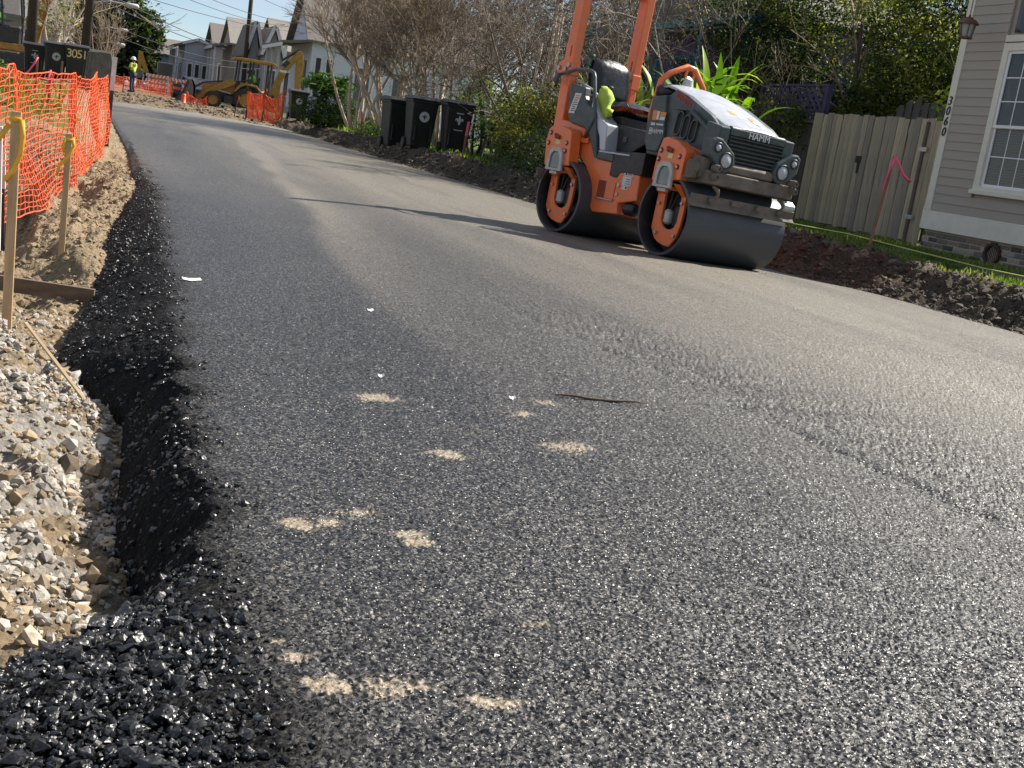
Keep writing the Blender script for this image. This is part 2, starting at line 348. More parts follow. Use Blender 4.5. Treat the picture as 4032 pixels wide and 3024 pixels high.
front = np.exp(-((Y - 1.3) / .45) ** 2) * .5
Z = Z + near * (.0050 + .0030 * coarse + .0018 * front) * np.clip(h1, -.5, .8) + near * (.0105 * coarse + .0085 * loose + .0014 * front) * np.clip(h2, -.6, .8)
Z = Z + (fbm(X * 2.2, Y * .8, 4, 91) - .5) * .012 * smooth(.0, .3, X - L_[:, None]) - .012 * np.exp(-(gd / .03) ** 2) * smooth(1.6, 2.4, Y) * (1 - smooth(5, 6, Y)) * smooth(.25, .6, fbm(Y * 6, X * 6, 3, 82)) - .008 * np.exp(-((gd - .16) / .04) ** 2) * smooth(1.6, 2.4, Y) * (1 - smooth(4.5, 5.5, Y)) * smooth(.4, .65, fbm(Y * 5 + 9, X * 8, 3, 85))
Z = Z + np.where(sk < 1, (fbm(X * 9, Y * 9, 4, 95) - .5) * .05 * np.sin(np.clip(sk, 0, 1) * math.pi), 0)
Z[:, -1] -= .07; Z[:, 0] -= .03
SAND = [(.87, 3.35, .09, 1), (.92, 2.77, .04, 1.5), (.94, 2.73, .03, 1.5), (.49, 2.27, .05, .9), (.68, 2.19, .03, 1.6), (.685, 2.14, .025, 1.7), (.35, 1.66, .03, 1.2), (.39, 1.57, .045, .9), (.50, 1.55, .06, .9), (.61, 1.49, .035, 1.3), (.65, 1.48, .03, 1.2), (1.44, 3.36, .07, .8), (1.32, 2.86, .1, .8), (.47, 2.24, .05, .9), (.8, 1.75, .05, .6), (1.05, 3.0, .12, .4), (.33, 1.72, .015, 1.8), (.60, 2.32, .05, .7), (1.28, 3.2, .06, .9)]
sand = np.zeros_like(X); sn = fbm(X * 60, Y * 26, 4, 101); sn2 = fbm(X * 16, Y * 7, 3, 102)
for cx, cy, s, a in SAND: sand = sand + a * np.exp(-((X - cx) / (s * 1.2)) ** 2 - ((Y - cy) / (s * .72)) ** 2)
sn3 = fbm(X * 150, Y * 70, 3, 107); gap = np.clip(.45 - h1, -.4, .9); sraw = .9 * sand * np.clip(-.25 + 1.75 * sn2 + .5 * (sn - .3), 0, 2) * (.45 + 1.1 * sn3); sand = smooth(.46, .82, sraw + .5 * gap * smooth(.15, .7, sraw)) * .52 + .2 * smooth(.5, .66, sn3) * smooth(.12, .6, sand) * (gap > .15)
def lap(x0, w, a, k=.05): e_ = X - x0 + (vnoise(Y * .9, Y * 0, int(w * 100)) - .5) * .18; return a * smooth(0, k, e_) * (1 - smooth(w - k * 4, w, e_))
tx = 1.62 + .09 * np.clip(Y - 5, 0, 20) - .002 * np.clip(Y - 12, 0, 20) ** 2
trk = lap(tx - .4, .85, .8, .2) * smooth(3.0, 7, Y) + lap(3.3, 1.15, .35) * smooth(5, 9, Y) + lap(4.55, 1.2, .55) * smooth(4, 8, Y) + .80 * smooth(2.0, 3.8, X) * smooth(1.8, 4.5, Y) + .25 * smooth(1.0, 2.4, X) * smooth(1.2, 2.5, Y) + .55 * smooth(20, 34, Y) + .35 * smooth(7, 14, Y)  # tracks and dust, plus a right lane lightened to stand in for sun glare
dust_glare = np.clip(trk * (.3 + 1.0 * fbm(X * 2.5, Y * .22, 4, 105)), 0, 1.2) + smooth(ROAD_END - 9, ROAD_END, Y) * .8
cols = np.stack([sand, np.clip(loose, 0, 1), np.clip(dust_glare, 0, 1.5)], -1).reshape(-1, 3)
m, t, b, out = newmat('asphalt'); co = objco(t); vcn = nd(t, 'VertexColor', layer_name='Col').outputs['Color']; sp = nd(t, 'SeparateColor'); lk(t, vcn, sp.inputs[0]); sA, lA, dA = sp.outputs[0], sp.outputs[1], sp.outputs[2]
def cells(sc):
    v = nd(t, 'TexVoronoi', i_Scale=sc, voronoi_dimensions='2D' if sc < 600 and sc != 300. else '3D'); lk(t, co, v.inputs['Vector']); return v
v1, v2 = cells(225.), cells(500.)
def vsub(col, k):
    a = nd(t, 'VectorMath', operation='SUBTRACT'); lk(t, col, a.inputs[0]); a.inputs[1].default_value = (.5, .5, .5)
    s = nd(t, 'VectorMath', operation='SCALE'); lk(t, a.outputs[0], s.inputs[0]); s.inputs['Scale'].default_value = k; return s.outputs[0]
gn = nd(t, 'NewGeometry'); ad = nd(t, 'VectorMath', operation='ADD'); lk(t, vsub(v1.outputs['Color'], .88), ad.inputs[0]); lk(t, vsub(v2.outputs['Color'], .7), ad.inputs[1])
ad2 = nd(t, 'VectorMath', operation='ADD'); lk(t, gn.outputs['Normal'], ad2.inputs[0]); lk(t, ad.outputs[0], ad2.inputs[1]); nn = nd(t, 'VectorMath', operation='NORMALIZE'); lk(t, ad2.outputs[0], nn.inputs[0]); lk(t, nn.outputs[0], b.inputs['Normal'])
s1 = nd(t, 'SeparateColor'); lk(t, v1.outputs['Color'], s1.inputs[0]); s2 = nd(t, 'SeparateColor'); lk(t, v2.outputs['Color'], s2.inputs[0])
base = ramp(t, s1.outputs[0], [(.0, (.006, .006, .0065)), (.5, (.022, .022, .023)), (.88, (.046, .045, .044)), (.98, (.13, .12, .105))])
base2 = ramp(t, s2.outputs[1], [(.0, (.5, .5, .5)), (1, (1.4, 1.4, 1.4))]); base = mix(t, 1., base, base2, 'MULTIPLY')
dk = ramp(t, noise(t, scaled(t, co, (1, .35, 1)), 1.1, 5), [(.3, (.75, .75, .77)), (.7, (1.3, 1.29, 1.26))]); base = mix(t, 1., base, dk, 'MULTIPLY')
base = mix(t, lA, base, mix(t, .8, base, (.007, .007, .0075)))  # loose edge's colour also darkened, deepening the shade on the shoulder face
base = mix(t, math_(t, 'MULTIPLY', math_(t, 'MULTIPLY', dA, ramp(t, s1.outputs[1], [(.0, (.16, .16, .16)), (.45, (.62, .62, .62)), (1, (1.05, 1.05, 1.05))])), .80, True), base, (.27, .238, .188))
base = mix(t, sA, base, (.46, .375, .26)); lk(t, base, b.inputs['Base Color'])
lk(t, mix(t, lA, ramp(t, s1.outputs[2], [(0, (.30, .30, .30)), (1, (.62, .62, .62))]), (.9, .9, .9)), b.inputs['Roughness']); lk(t, math_(t, 'SUBTRACT', .42, math_(t, 'MULTIPLY', lA, .36)), b.inputs['Specular IOR Level'])
ASPHALT = m
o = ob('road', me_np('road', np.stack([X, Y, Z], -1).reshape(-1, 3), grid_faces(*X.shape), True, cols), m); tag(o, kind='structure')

# ---- loose stones
def ico():
    p = (1 + 5 ** .5) / 2; v = np.array([(-1, p, 0), (1, p, 0), (-1, -p, 0), (1, -p, 0), (0, -1, p), (0, 1, p), (0, -1, -p), (0, 1, -p), (p, 0, -1), (p, 0, 1), (-p, 0, -1), (-p, 0, 1)]) / math.sqrt(1 + p * p)
    f = np.array([(0, 11, 5), (0, 5, 1), (0, 1, 7), (0, 7, 10), (0, 10, 11), (1, 5, 9), (5, 11, 4), (11, 10, 2), (10, 7, 6), (7, 1, 8), (3, 9, 4), (3, 4, 2), (3, 2, 6), (3, 6, 8), (3, 8, 9), (4, 9, 5), (2, 4, 11), (6, 2, 10), (8, 6, 7), (9, 8, 1)]); return v, f
ICO_V, ICO_F = ico()
def rand_rot(n, rng):
    q = rng.normal(size=(n, 4)); q /= np.linalg.norm(q, axis=1, keepdims=True); w, x, y, z = q.T
    return np.stack([np.stack([1 - 2 * (y * y + z * z), 2 * (x * y - z * w), 2 * (x * z + y * w)], -1), np.stack([2 * (x * y + z * w), 1 - 2 * (x * x + z * z), 2 * (y * z - x * w)], -1), np.stack([2 * (x * z - y * w), 2 * (y * z + x * w), 1 - 2 * (x * x + y * y)], -1)], 1)
def subdiv(v, f):
    v = [tuple(q) for q in v]; c = {}; F = []
    def mid(a, b):
        k = (min(a, b), max(a, b))
        if k not in c: p = np.array(v[a]) + np.array(v[b]); c[k] = len(v); v.append(tuple(p / np.linalg.norm(p)))
        return c[k]
    for a, b, d in f: x, y, z = mid(a, b), mid(b, d), mid(d, a); F += [(a, x, z), (b, y, x), (d, z, y), (x, y, z)]
    return np.array(v), np.array(F)
ICO2_V, ICO2_F = subdiv(ICO_V, ICO_F)
def stones(name, P, S, cols, mat, seed=1, parent=None, rough=.32, flat=.8, fine=False):
    rng = np.random.default_rng(seed); n = len(P)
    BV, BF = (ICO2_V, ICO2_F) if fine else (ICO_V, ICO_F); nv = len(BV)
    base = BV[None] * (1 + (rough * .5 if fine else rough) * (rng.random((n, nv, 1)) - .5) * 2)
    for q in range(16 if fine else 3):   # knock flat facets off
        pn = rng.normal(size=(n, 1, 3)); pn /= np.linalg.norm(pn, axis=2, keepdims=True); base = base - np.maximum(0, (base * pn).sum(2, keepdims=True) - rng.uniform(.5, .85, (n, 1, 1))) * pn
    base = base * 1.2 * (1 + .6 * (rng.random((n, 1, 3)) - .5))
    v = np.einsum('nij,nkj->nki', rand_rot(n, rng), base); v[..., 2] *= flat; v = v * S[:, None, None] * .5 + P[:, None, :]
    f = BF[None] + nv * np.arange(n)[:, None, None]; cc = np.repeat(cols[:, None, :], nv, 1) if cols is not None else None
    return ob(name, me_np(name, v.reshape(-1, 3), f.reshape(-1, 3), False, None if cc is None else cc.reshape(-1, 3)), mat, parent)
def vcmat(name, rough=.8, spec=.3, bmp=.5, bscale=90, nscale=40, metal=0, sss=0.):
    m, t, b, out = newmat(name); co = objco(t); vc = nd(t, 'VertexColor', layer_name='Col').outputs['Color']
    k = ramp(t, noise(t, co, nscale, 6, .65), [(.3, (.7, .7, .7)), (.7, (1.25, 1.24, 1.22))]); lk(t, mix(t, 1., vc, k, 'MULTIPLY'), b.inputs['Base Color'])
    b.inputs['Roughness'].default_value = rough; b.inputs['Specular IOR Level'].default_value = spec
    if bmp: bump(t, b, noise(t, co, bscale, 6, .7), bmp, .006)
    return m
STONE = vcmat('crushed_limestone', .85, .25); TAR = vcmat('bitumen_coated_stone', .40, .6, 0, 200, 120)
t = TAR.node_tree; b = [q for q in t.nodes if q.type == 'BSDF_PRINCIPLED'][0]; co = objco(t); va = cells(300.); g2 = nd(t, 'NewGeometry'); aa = nd(t, 'VectorMath', operation='ADD'); lk(t, g2.outputs['Normal'], aa.inputs[0]); lk(t, vsub(va.outputs['Color'], .55), aa.inputs[1]); n9 = nd(t, 'VectorMath', operation='NORMALIZE'); lk(t, aa.outputs[0], n9.inputs[0]); lk(t, n9.outputs[0], b.inputs['Normal'])
rng = np.random.default_rng(21)
def pick(n, x0, x1, y0, y1, fn):
    x = rng.uniform(x0, x1, n); y = rng.uniform(y0, y1, n); k = rng.random(n) < fn(x, y); return x[k], y[k]
toe_ = lambda y: ip(TOE_T, y)
# crushed limestone spilled along the verge
x, y = pick(46000, -.62, .5, 2.05, 5.4, lambda x, y: np.clip((x < toe_(y) + .03) * (smooth(1.9, 2.3, y) * (1 - smooth(4.75, 5.0, y)) * .55 * smooth(.46, .6, fbm(x * 5, y * 4, 3, 201)) + .06) * np.where(y > 4.2, 1.2, 1), 0, 1))
s = rng.lognormal(-4.5, .48, len(x)); s = np.clip(s, .005, .042); z = zg(x, y) + s * .2; br = rng.uniform(.7, 1.15, len(x))[:, None]; warm = rng.random((len(x), 1)) < .22
cc = np.where(warm, np.array((.36, .29, .205)), np.array((.42, .385, .34))) * br
tag(stones('limestone_gravel', np.stack([x, y, z], -1), s, cc, STONE, 3, None, .42, .85), 'pale crushed limestone gravel spilled on the dirt beside the asphalt edge', 'gravel', kind='stuff')
# dirt clods and pebbles on the left verge and the right bank
x, y = pick(24000, -1.0, .7, 1.2, 14, lambda x, y: (x < toe_(y) + .05) * .75); s = np.clip(rng.lognormal(-4.5, .55, len(x)), .004, .05); z = zg(x, y) + s * .15
cc = np.array((.30, .23, .145)) * rng.uniform(.6, 1.2, (len(x), 1))
tag(stones('dirt_clods', np.stack([x, y, z], -1), s, cc, STONE, 4, None, .4), 'sandy clods and crumbs of dug earth on the left verge', 'dirt', kind='stuff')
xr_ = lambda y: ip(XR_T, y)
yy = 5.5 + 28 * rng.random(26000) ** 1.5; ee = np.abs(rng.normal(.45, .42, 26000)) - .05; x = xr_(yy) + ee; s = np.clip(rng.lognormal(-4.05, .6, len(x)), .006, .09) ; z = zg(x, yy) + s * .12
cc = np.array((.105, .086, .066)) * rng.uniform(.5, 1.3, (len(x), 1)); pl = (rng.random((len(x), 1)) < .07); cc = np.where(pl, np.array((.34, .31, .26)) * rng.uniform(.7, 1.2, (len(x), 1)), cc); s = np.where(pl[:, 0], s * .45, s)
rd = (np.exp(-((yy - 10.6) / 1.1) ** 2) * .35 > rng.random(len(x)))[:, None] & ~pl; cc = np.where(rd, np.array((.12, .07, .054)) * rng.uniform(.6, 1.3, (len(x), 1)), cc)
tag(stones('soil_clods', np.stack([x, yy, z], -1), s, cc, STONE, 5, None, .4), 'dark crumbly soil clods heaped along the right road edge', 'soil', kind='stuff')
yy = rng.uniform(ROAD_END - 1.5, 62, 2500); x = rng.uniform(-.5, 6.8, 2500); s = np.clip(rng.lognormal(-3.1, .6, 2500), .02, .25); z = zg(x, yy) + s * .1
tag(stones('torn_up_dirt', np.stack([x, yy, z], -1), s, np.array((.16, .12, .08)) * rng.uniform(.5, 1.4, (2500, 1)), STONE, 6, None, .4), 'lumps of torn up dirt where the new paving ends', 'dirt', kind='stuff')
# loose asphalt lumps at the shoulder and in the near left corner
x, y = pick(36000, -.2, .75, 1.05, 3.2, lambda x, y: np.clip((x > toe_(y) - .03) * (x < xl(y) + .09) * np.where(y < 2.08, np.clip(1.1 - .9 * (x - .12) / .2, .12, 1), .16), 0, 1) * np.clip(1 - (x - xl(y)) / .09, 0, 1))
lum = len(x); s = np.clip(rng.lognormal(-4.88, .45, lum), .004, .034); f = np.clip((x - toe_(y)) / (xl(y) - toe_(y)), 0, 1); zz = np.where(x > xl(y), zroad(x, y), ztoe(y) + (zroad(xl(y), y) - ztoe(y)) * (1 - (1 - f) ** 1.35)) + s * .15
cc = np.array((.012, .012, .013)) * rng.uniform(.5, 1.7, (lum, 1)); pl = rng.random((lum, 1)) < .02; cc = np.where(pl, np.array((.17, .165, .16)) * rng.uniform(.5, 1.3, (lum, 1)), cc)
tag(stones('asphalt_crumbs', np.stack([x, y, zz], -1), s, cc, TAR, 8, None, .42, .9), 'loose black bitumen coated crumbs along the asphalt edge', 'asphalt', kind='stuff')
x, y = pick(12000, -.2, .8, 3.2, 13, lambda x, y: (x > toe_(y)) * np.clip(1 - (x - xl(y)) / .10, 0, 1) * .8); n = len(x); s = np.clip(rng.lognormal(-4.75, .4, n), .005, .026); f = np.clip((x - toe_(y)) / (xl(y) - toe_(y)), 0, 1)
zz = np.where(x > xl(y), zroad(x, y), ztoe(y) + (zroad(xl(y), y) - ztoe(y)) * (1 - (1 - f) ** 1.35)) + s * .15
tag(stones('shoulder_crumbs', np.stack([x, y, zz], -1), s, np.array((.009, .009, .0095)) * rng.uniform(.5, 1.6, (n, 1)), TAR, 9), 'black asphalt crumbs rolled down the shoulder farther up the road', 'asphalt', kind='stuff')
# a few single rocks one can point at
for k, (rx, ry, rs, c, lab) in enumerate([(.02, 3.15, .05, (.13, .10, .07), 'brown angular rock half bedded in the pale gravel'), (.09, 3.55, .05, (.17, .13, .095), 'tan flat rock at the toe of the asphalt shoulder, upper one'), (.155, 3.22, .045, (.22, .17, .12), 'tan wedge shaped rock against the black shoulder'), (-.03, 2.0, .042, (.5, .42, .32), 'cream three sided rock beside the black asphalt lumps'), (-.12, 2.85, .05, (.2, .15, .1), 'brown blocky rock at the left picture edge'), (.21, 3.78, .05, (.4, .37, .34), 'grey rounded stone leaning on the shoulder')]):
    o = stones('rock', np.array([(0, 0, 0.)]), np.array([rs]), np.array([c]), STONE, 60 + k, None, .3); o.location = (rx, ry, gz(rx, ry) + rs * .18); tag(o, lab, 'rock', 'single rocks on the left verge')
# litter on the road
WHITE = pm('paper_white', (.8, .8, .78), .7, var=.05); BARK = pm('twig_bark', (.10, .075, .05), .9, bmp=.5)
for k, (px, py, a, l, lab) in enumerate([(.49, 5.36, .2, .085, 'largest white paper scrap lying on the road near its left edge'), (1.2, 4.86, .5, .035, 'white paper chip on the road below the roller shadow'), (.95, 3.6, .1, .022, 'tiny white scrap above the longest sand smear'), (1.33, 3.38, .3, .026, 'tiny white scrap left of the fallen twig')]):
    mb = MB(); rows = [[(i * l * .5, j * l * .16 + .004 * math.sin(i * 3), .004 + .006 * abs(i) + .003 * j) for i in (-1, -.3, .4, 1)] for j in (-1, 1)]; mb.sheet(rows)
    o = mb.build('paper_scrap', WHITE, None, solid=.001); o.location = (px, py, rz_(px, py) + .002); o.rotation_euler = (0, 0, a); tag(o, lab, 'litter', 'white scraps on the road')
mb = MB(); pts = [Vector((1.51, 3.46, 0)).lerp(Vector((1.82, 3.40, 0)), q / 9) for q in range(10)]
mb.tube([(p.x, p.y + .004 * math.sin(i * 1.7), rz_(p.x, p.y) + .007 + .003 * math.sin(i)) for i, p in enumerate(pts)], [.002, .004, .005, .005, .0055, .005, .005, .004, .003, .0015], 6)
tag(mb.build('twig', BARK, None, True), 'thin dark twig lying on the asphalt in mid road', 'twig')
# ================================================================== TANDEM ROLLER
ORANGE = pm('roller_orange', (.80, .165, .035), .38, var=.10, scale=3, dirt=(.33, .21, .13), dirtamt=.5, coat=.2, bmp=.05)
DKGREY = pm('roller_dark_panel', (.050, .068, .070), .45, var=.15, scale=5, dirt=(.22, .19, .16), dirtamt=.30)
SILVER = pm('roller_silver_hood', (.48, .49, .52), .36, metal=.2, var=.05, scale=2, dirt=(.42, .40, .37), dirtamt=.10, coat=.4)
BLACKP = pm('black_plastic', (.014, .014, .016), .42, var=.2, scale=6, dirt=(.10, .09, .08), dirtamt=.25)
VINYL = pm('black_vinyl', (.012, .012, .014), .28, var=.15, scale=7, bmp=.25, bscale=14)
DRUM = pm('drum_steel', (.075, .078, .086), .52, metal=.2, var=.22, scale=2.2, dirt=(.05, .05, .055), dirtamt=.6, stretch=(1, .25, 1), bmp=.08, bscale=40)
DRUMIN = pm('drum_inside', (.035, .037, .042), .6, var=.3, scale=4, dirt=(.14, .12, .1), dirtamt=.3)
DUSTY = pm('dusty_iron', (.150, .125, .102), .85, var=.3, scale=5, dirt=(.06, .05, .045), dirtamt=.6, bmp=.3)
PALEM = pm('pale_metal', (.46, .47, .44), .5, metal=.2, var=.15, scale=6, dirt=(.2, .18, .15), dirtamt=.4)
STEEL = pm('bolt_steel', (.42, .40, .38), .4, metal=.8, var=.2, scale=20)
DKRED = pm('recess_shade_red', (.22, .035, .015), .7, var=.2)  # flat dark red that paints shade into bolt recesses, slots and step pocket
LENS = pm('lamp_lens', (.42, .42, .44), .18, var=.12, scale=30, bmp=.4, bscale=60, coat=.5)
LENSD = pm('smoked_lens', (.10, .13, .12), .15, var=.4, scale=9, coat=.6)
STKW = pm('sticker_white', (.62, .62, .60), .6, var=.12, scale=25); STKY = pm('sticker_yellow', (.62, .60, .22), .6, var=.15, scale=20)
STKO = pm('sticker_orange', (.75, .26, .04), .6, var=.1, scale=20); INK = pm('print_black', (.02, .02, .02), .7); WLET = pm('lettering_white', (.70, .70, .68), .5, var=.08); REDL = pm('lettering_red', (.45, .04, .025), .5, var=.15, scale=14)
p0 = Vector((4.940, 9.572, -.0356)); pr = Vector((4.543, 11.1715, -.055))
def rfr(t, roll, o):
    a, b_ = R(t), R(roll); F = Vector((math.sin(a), -math.cos(a), 0)); L = Vector((math.cos(a), math.sin(a), 0)); Z = Vector((0, 0, 1))
    return frame(o, F, L * math.cos(b_) - Z * math.sin(b_), Z * math.cos(b_) + L * math.sin(b_))
MF, MR = rfr(11, 2.6, p0), rfr(15, 2.6, pr)
ROL = thing('road_roller', 'orange tandem road roller with two steel drums parked on the fresh asphalt', 'road roller', M=MF)
REL = MF.inverted() @ MR; CL = .59
def NB(rear=False): return MB(REL if rear else None)
def P_(name, mb, mat, parent=None, **kw):
    kw.setdefault('bevel', .006); return mb.build(name, mat, parent or ROL, **kw)
def disc(mb, c, r, d, n=20): # axis along -y
    return mb.cyl((c[0], c[1], c[2]), (c[0], c[1] - d, c[2]), r, n)
def roller_end(rear):
    nb = lambda: NB(rear); W_ = 1.18; off = Matrix.Translation((0, 0, .37))
    d = P_('drum', nb().lathe([(.345, .0), (.37, .004), (.37, W_ - .004), (.345, W_), (.345, .0)], 72, off, 'y'), DRUM, bevel=0, auto=30)
    for l0 in (.2, .96): w_ = nb(); w_.lathe([(.0, l0), (.344, l0), (.344, l0 + .02), (0, l0 + .02)], 48, off, 'y'); P_('drum_web', w_, DRUMIN, d, bevel=0)
    s_ = nb(); s_.lathe([(.3445, .005), (.343, .2), (.3445, .2)], 72, off, 'y'); P_('drum_lining', s_, DRUMIN, d, bevel=0, smooth=True)
    dx = -.045 if rear else 0.
    for side in (0, 1):
        MM = Matrix.Identity(4) if side == 0 else Matrix.Translation((0, 2 * CL, 0)) @ Matrix.Scale(-1, 4, (0, 1, 0))
        k = nb(); g = lambda *a, **kw: None
        outer = [(-.235, .57), (-.24, .24), (-.17, .145), (-.1, .112), (.0, .094), (.07, .094), (.14, .18), (.172, .30), (.18, .44), (.175, .60), (.07, .64), (-.1, .64)]
        inner = [(-.125, .57), (-.122, .33), (-.10, .29), (-.07, .265), (-.02, .248), (.04, .25), (.085, .275), (.11, .32), (.115, .44), (.11, .585), (.07, .6), (-.08, .6)]
        outer = [(a + dx, c) for a, c in outer]; inner = [(a + dx, c) for a, c in inner]
        k.ring(outer, inner, .085, .115, 'y', MM); P_('fork_leg', k, ORANGE, bevel=.005)
        k = nb(); bp = [(-.242, .66), (-.238, .80), (-.23, .921), (-.191, 1.05), (-.135, 1.066), (.02, 1.04), (.150, .975), (.166, .95), (.166, .70)]
        if rear: bp = [(-.30, .65), (-.345, .90), (-.322, 1.024), (-.272, 1.056), (-.12, 1.067), (.03, 1.037), (.063, 1.0), (.085, .82), (.105, .68)]
        k.prism(bp, -.02, .11, 'y', MM); br = P_('fork_bracket', k, ORANGE, bevel=.008)
        x0, x1 = (bp[0][0], bp[-1][0])
        for a, b2, c, e in ((x0, x0 + .10, -.235 + dx, -.125 + dx), (x1 - .09, x1, .11 + dx, .175 + dx)):
            k = nb(); k.add([(a, -.02, .662), (b2, -.02, .662), (b2, .05, .662), (a, .05, .662), (c, .085, .555), (e, .085, .555), (e, .115, .555), (c, .115, .555)], [(0, 1, 2, 3), (7, 6, 5, 4), (0, 4, 5, 1), (1, 5, 6, 2), (2, 6, 7, 3), (3, 7, 4, 0)], MM); P_('fork_neck', k, ORANGE, bevel=.004)
        if side: continue
        lx = -.05 if not rear else -.105
        hous = [(-.135, -.19), (-.12, -.06), (-.105, .0), (-.06, .045), (.06, .045), (.105, .0), (.12, -.06), (.13, -.19)]
        ins = [(-.085, -.165), (-.08, -.06), (-.07, -.03), (-.04, .0), (.04, .0), (.07, -.03), (.08, -.06), (.085, -.165)]
        k = nb(); k.ring([(a + lx, .80 + c) for a, c in hous], [(a + lx, .80 + c) for a, c in ins], -.05, -.019, 'y'); wl = P_('work_light', k, PALEM, bevel=.006)
        k = nb(); k.prism([(a + lx, .80 + c) for a, c in ins], -.034, -.0195, 'y'); P_('lens', k, LENSD, wl, bevel=.004)
        k = nb(); k.bx(lx - .06, lx + .06, -.04, -.005, .575, .605); P_('light_bracket', k, PALEM, bevel=.004)
        for bx_, bz in ((-.18, 1.0 - .06), (-.195, .86), (.10, .905), (.095, .81)) if not rear else ((-.275, .985), (-.29, .88), (.015, .90), (.015, .82)):
            k = nb(); disc(k, (bx_, -.0205, bz), .026, .004); hb_ = P_('bolt_recess', k, DKRED, bevel=0); k = nb(); disc(k, (bx_, -.0205, bz), .014, .014, 6); P_('bolt', k, STEEL, hb_, bevel=0)
        k = nb(); sx = -.05 if not rear else -.15; k.tube([(sx - .045, -.02, .995 - .02), (sx - .02, -.021, .955), (sx + .045, -.021, .945)], [.016, .026, .022], 10); P_('lifting_slot', k, DKRED, bevel=0)
        k = nb(); k.bx(sx - .02, sx + .05, -.0235, -.0195, .875, .925); P_('yellow_sticker', k, STKY, bevel=0)
        for bx_, bz in ((-.18, .47), (-.15, .2), (.145, .5), (.12, .2)):
            k = nb(); disc(k, (bx_ + dx, .086, bz), .016, .02, 8); P_('leg_bolt', k, STEEL, bevel=0)
        k = nb(); mx = -.06 + dx; k.tube([(mx, .12, .29), (mx, .12, .31), (mx, .12, .41), (mx, .12, .43)], [.02, .042, .042, .02], 12); mo = P_('drum_motor', k, PALEM, bevel=0)
        k = nb(); k.tube([(mx - .01, .12, .43), (mx + .01, .11, .52), (mx + .03, .1, .6)], .012, 8); k.tube([(mx + .02, .12, .43), (mx + .07, .11, .52), (mx + .12, .1, .58)], .012, 8); P_('hydraulic_hose', k, BLACKP, mo, bevel=0)
        k = nb(); k.cyl((mx + .08, .14, .38), (mx + .08, .21, .38), .1, 20); P_('motor_housing', k, DRUMIN, bevel=.01)
roller_end(False); roller_end(True)
# --- front frame: cross beam, buffers, scraper
k = NB(); k.prism([(.16, .70), (.42, .715), (.42, .83), (.30, .84), (.16, .80)], .06, 1.12, 'y'); P_('front_beam', k, DUSTY, bevel=.01)
for l, z in ((.137, .855), (.130, .782), (1.077, .862), (1.087, .793)):
    k = NB(); k.tube([(.40, l, z), (.46, l, z), (.485, l, z)], [.034, .034, .028], 14); bu = P_('rubber_buffer', k, DUSTY, bevel=0, auto=40); k = NB(); k.cyl((.484, l, z), (.4875, l, z), .013, 10); P_('buffer_core', k, INK, bu, bevel=0)
k = NB(); k.tube([(.26, -.02, .83), (.28, .03, .84), (.30, .07, .84)], [.07, .07, .06], 14); k.prism([(.20, .73), (.36, .76), (.37, .93), (.22, .95)], .03, .13, 'y'); P_('steering_cylinder', k, DUSTY, bevel=.01)
k = NB(); k.prism([(.22, .72), (.33, .74), (.32, .88), (.24, .88)], -.045, .028, 'y'); P_('mud_guard', k, DUSTY, bevel=.012)
for yb in (0, 1):
    MM = Matrix.Identity(4) if not yb else REL @ Matrix.Translation((-.0, 0, 0)) @ Matrix.Scale(-1, 4, (1, 0, 0))
    k = NB(); k.prism([(.355, .535), (.41, .50), (.415, .512), (.385, .545), (.395, .61), (.383, .614)], -.04, 1.22, 'y', MM); sc = P_('scraper_bar', k, DUSTY, bevel=.003)
    for l in (.18, .45, .75, 1.02):
        k = NB(); k.bx(.388, .42, l - .03, l + .03, .56, .60, MM); P_('scraper_clamp', k, DUSTY, sc, bevel=.004)
    for l in (.2, 1.0):
        k = NB(); k.tube([(.37, l, .70), (.41, l + .03, .67), (.405, l + .05, .63), (.395, l + .03, .60)], [.014, .02, .016, .016], 8, True, MM); P_('spray_bracket', k, DUSTY, sc, bevel=0)
k = NB(); k.prism([(.40, .60), (.44, .625), (.44, .66), (.39, .70)], 1.04, 1.17, 'y'); P_('corner_guard', k, PALEM, bevel=.006)
# --- engine body
side = [(-.70, .90), (-.70, 1.44), (-.51, 1.465), (-.42, 1.525), (-.25, 1.475), (-.03, 1.385), (.13, 1.32), (.27, 1.235), (.30, 1.13), (.245, 1.09), (.236, .955), (.07, .955), (-.328, 1.085), (-.45, 1.06), (-.524, .895)]
k = NB(); k.prism(side, .2, 2 * CL - .2, 'y'); P_('engine_side_panel', k, DKGREY, bevel=.01)
k = NB(); k.prism([(-.46, .72), (-.46, 1.06), (-.33, 1.09), (.30, .95), (.34, .84), (.16, .80)], .19, 2 * CL - .19, 'y'); P_('front_chassis', k, ORANGE, bevel=.01)
k = NB(); k.prism([(-.72, 1.02), (-.72, 1.44), (-.52, 1.462), (-.44, 1.07), (-.50, .93), (-.66, .93)], .165, .235, 'y'); P_('console_panel', k, DKGREY, bevel=.012)
for i, (f0, z0, z1) in enumerate(((-.285, 1.115, 1.315), (-.175, 1.09, 1.285), (-.06, 1.07, 1.25))):
    def slot(w, e, n=14): # tall rounded outline leaning forward at the top
        pts = []
        for q in range(n):
            a = 2 * math.pi * q / n; x_ = math.cos(a) * w; zz = math.sin(a) * w + (z1 - e if math.sin(a) > 0 else z0 + e); pts.append((f0 + x_ + (zz - z0) * .12, zz))
        return pts
    k = NB(); k.prism(slot(.040, .04), .193, .2015, 'y'); vs_ = P_('vent_slot', k, INK, bevel=0); k = NB(); k.ring(slot(.053, .035), slot(.040, .04), .176, .201, 'y'); P_('vent_rim', k, DKGREY, vs_, bevel=.004)  # black plate inside each rim stands in for the slot's shade
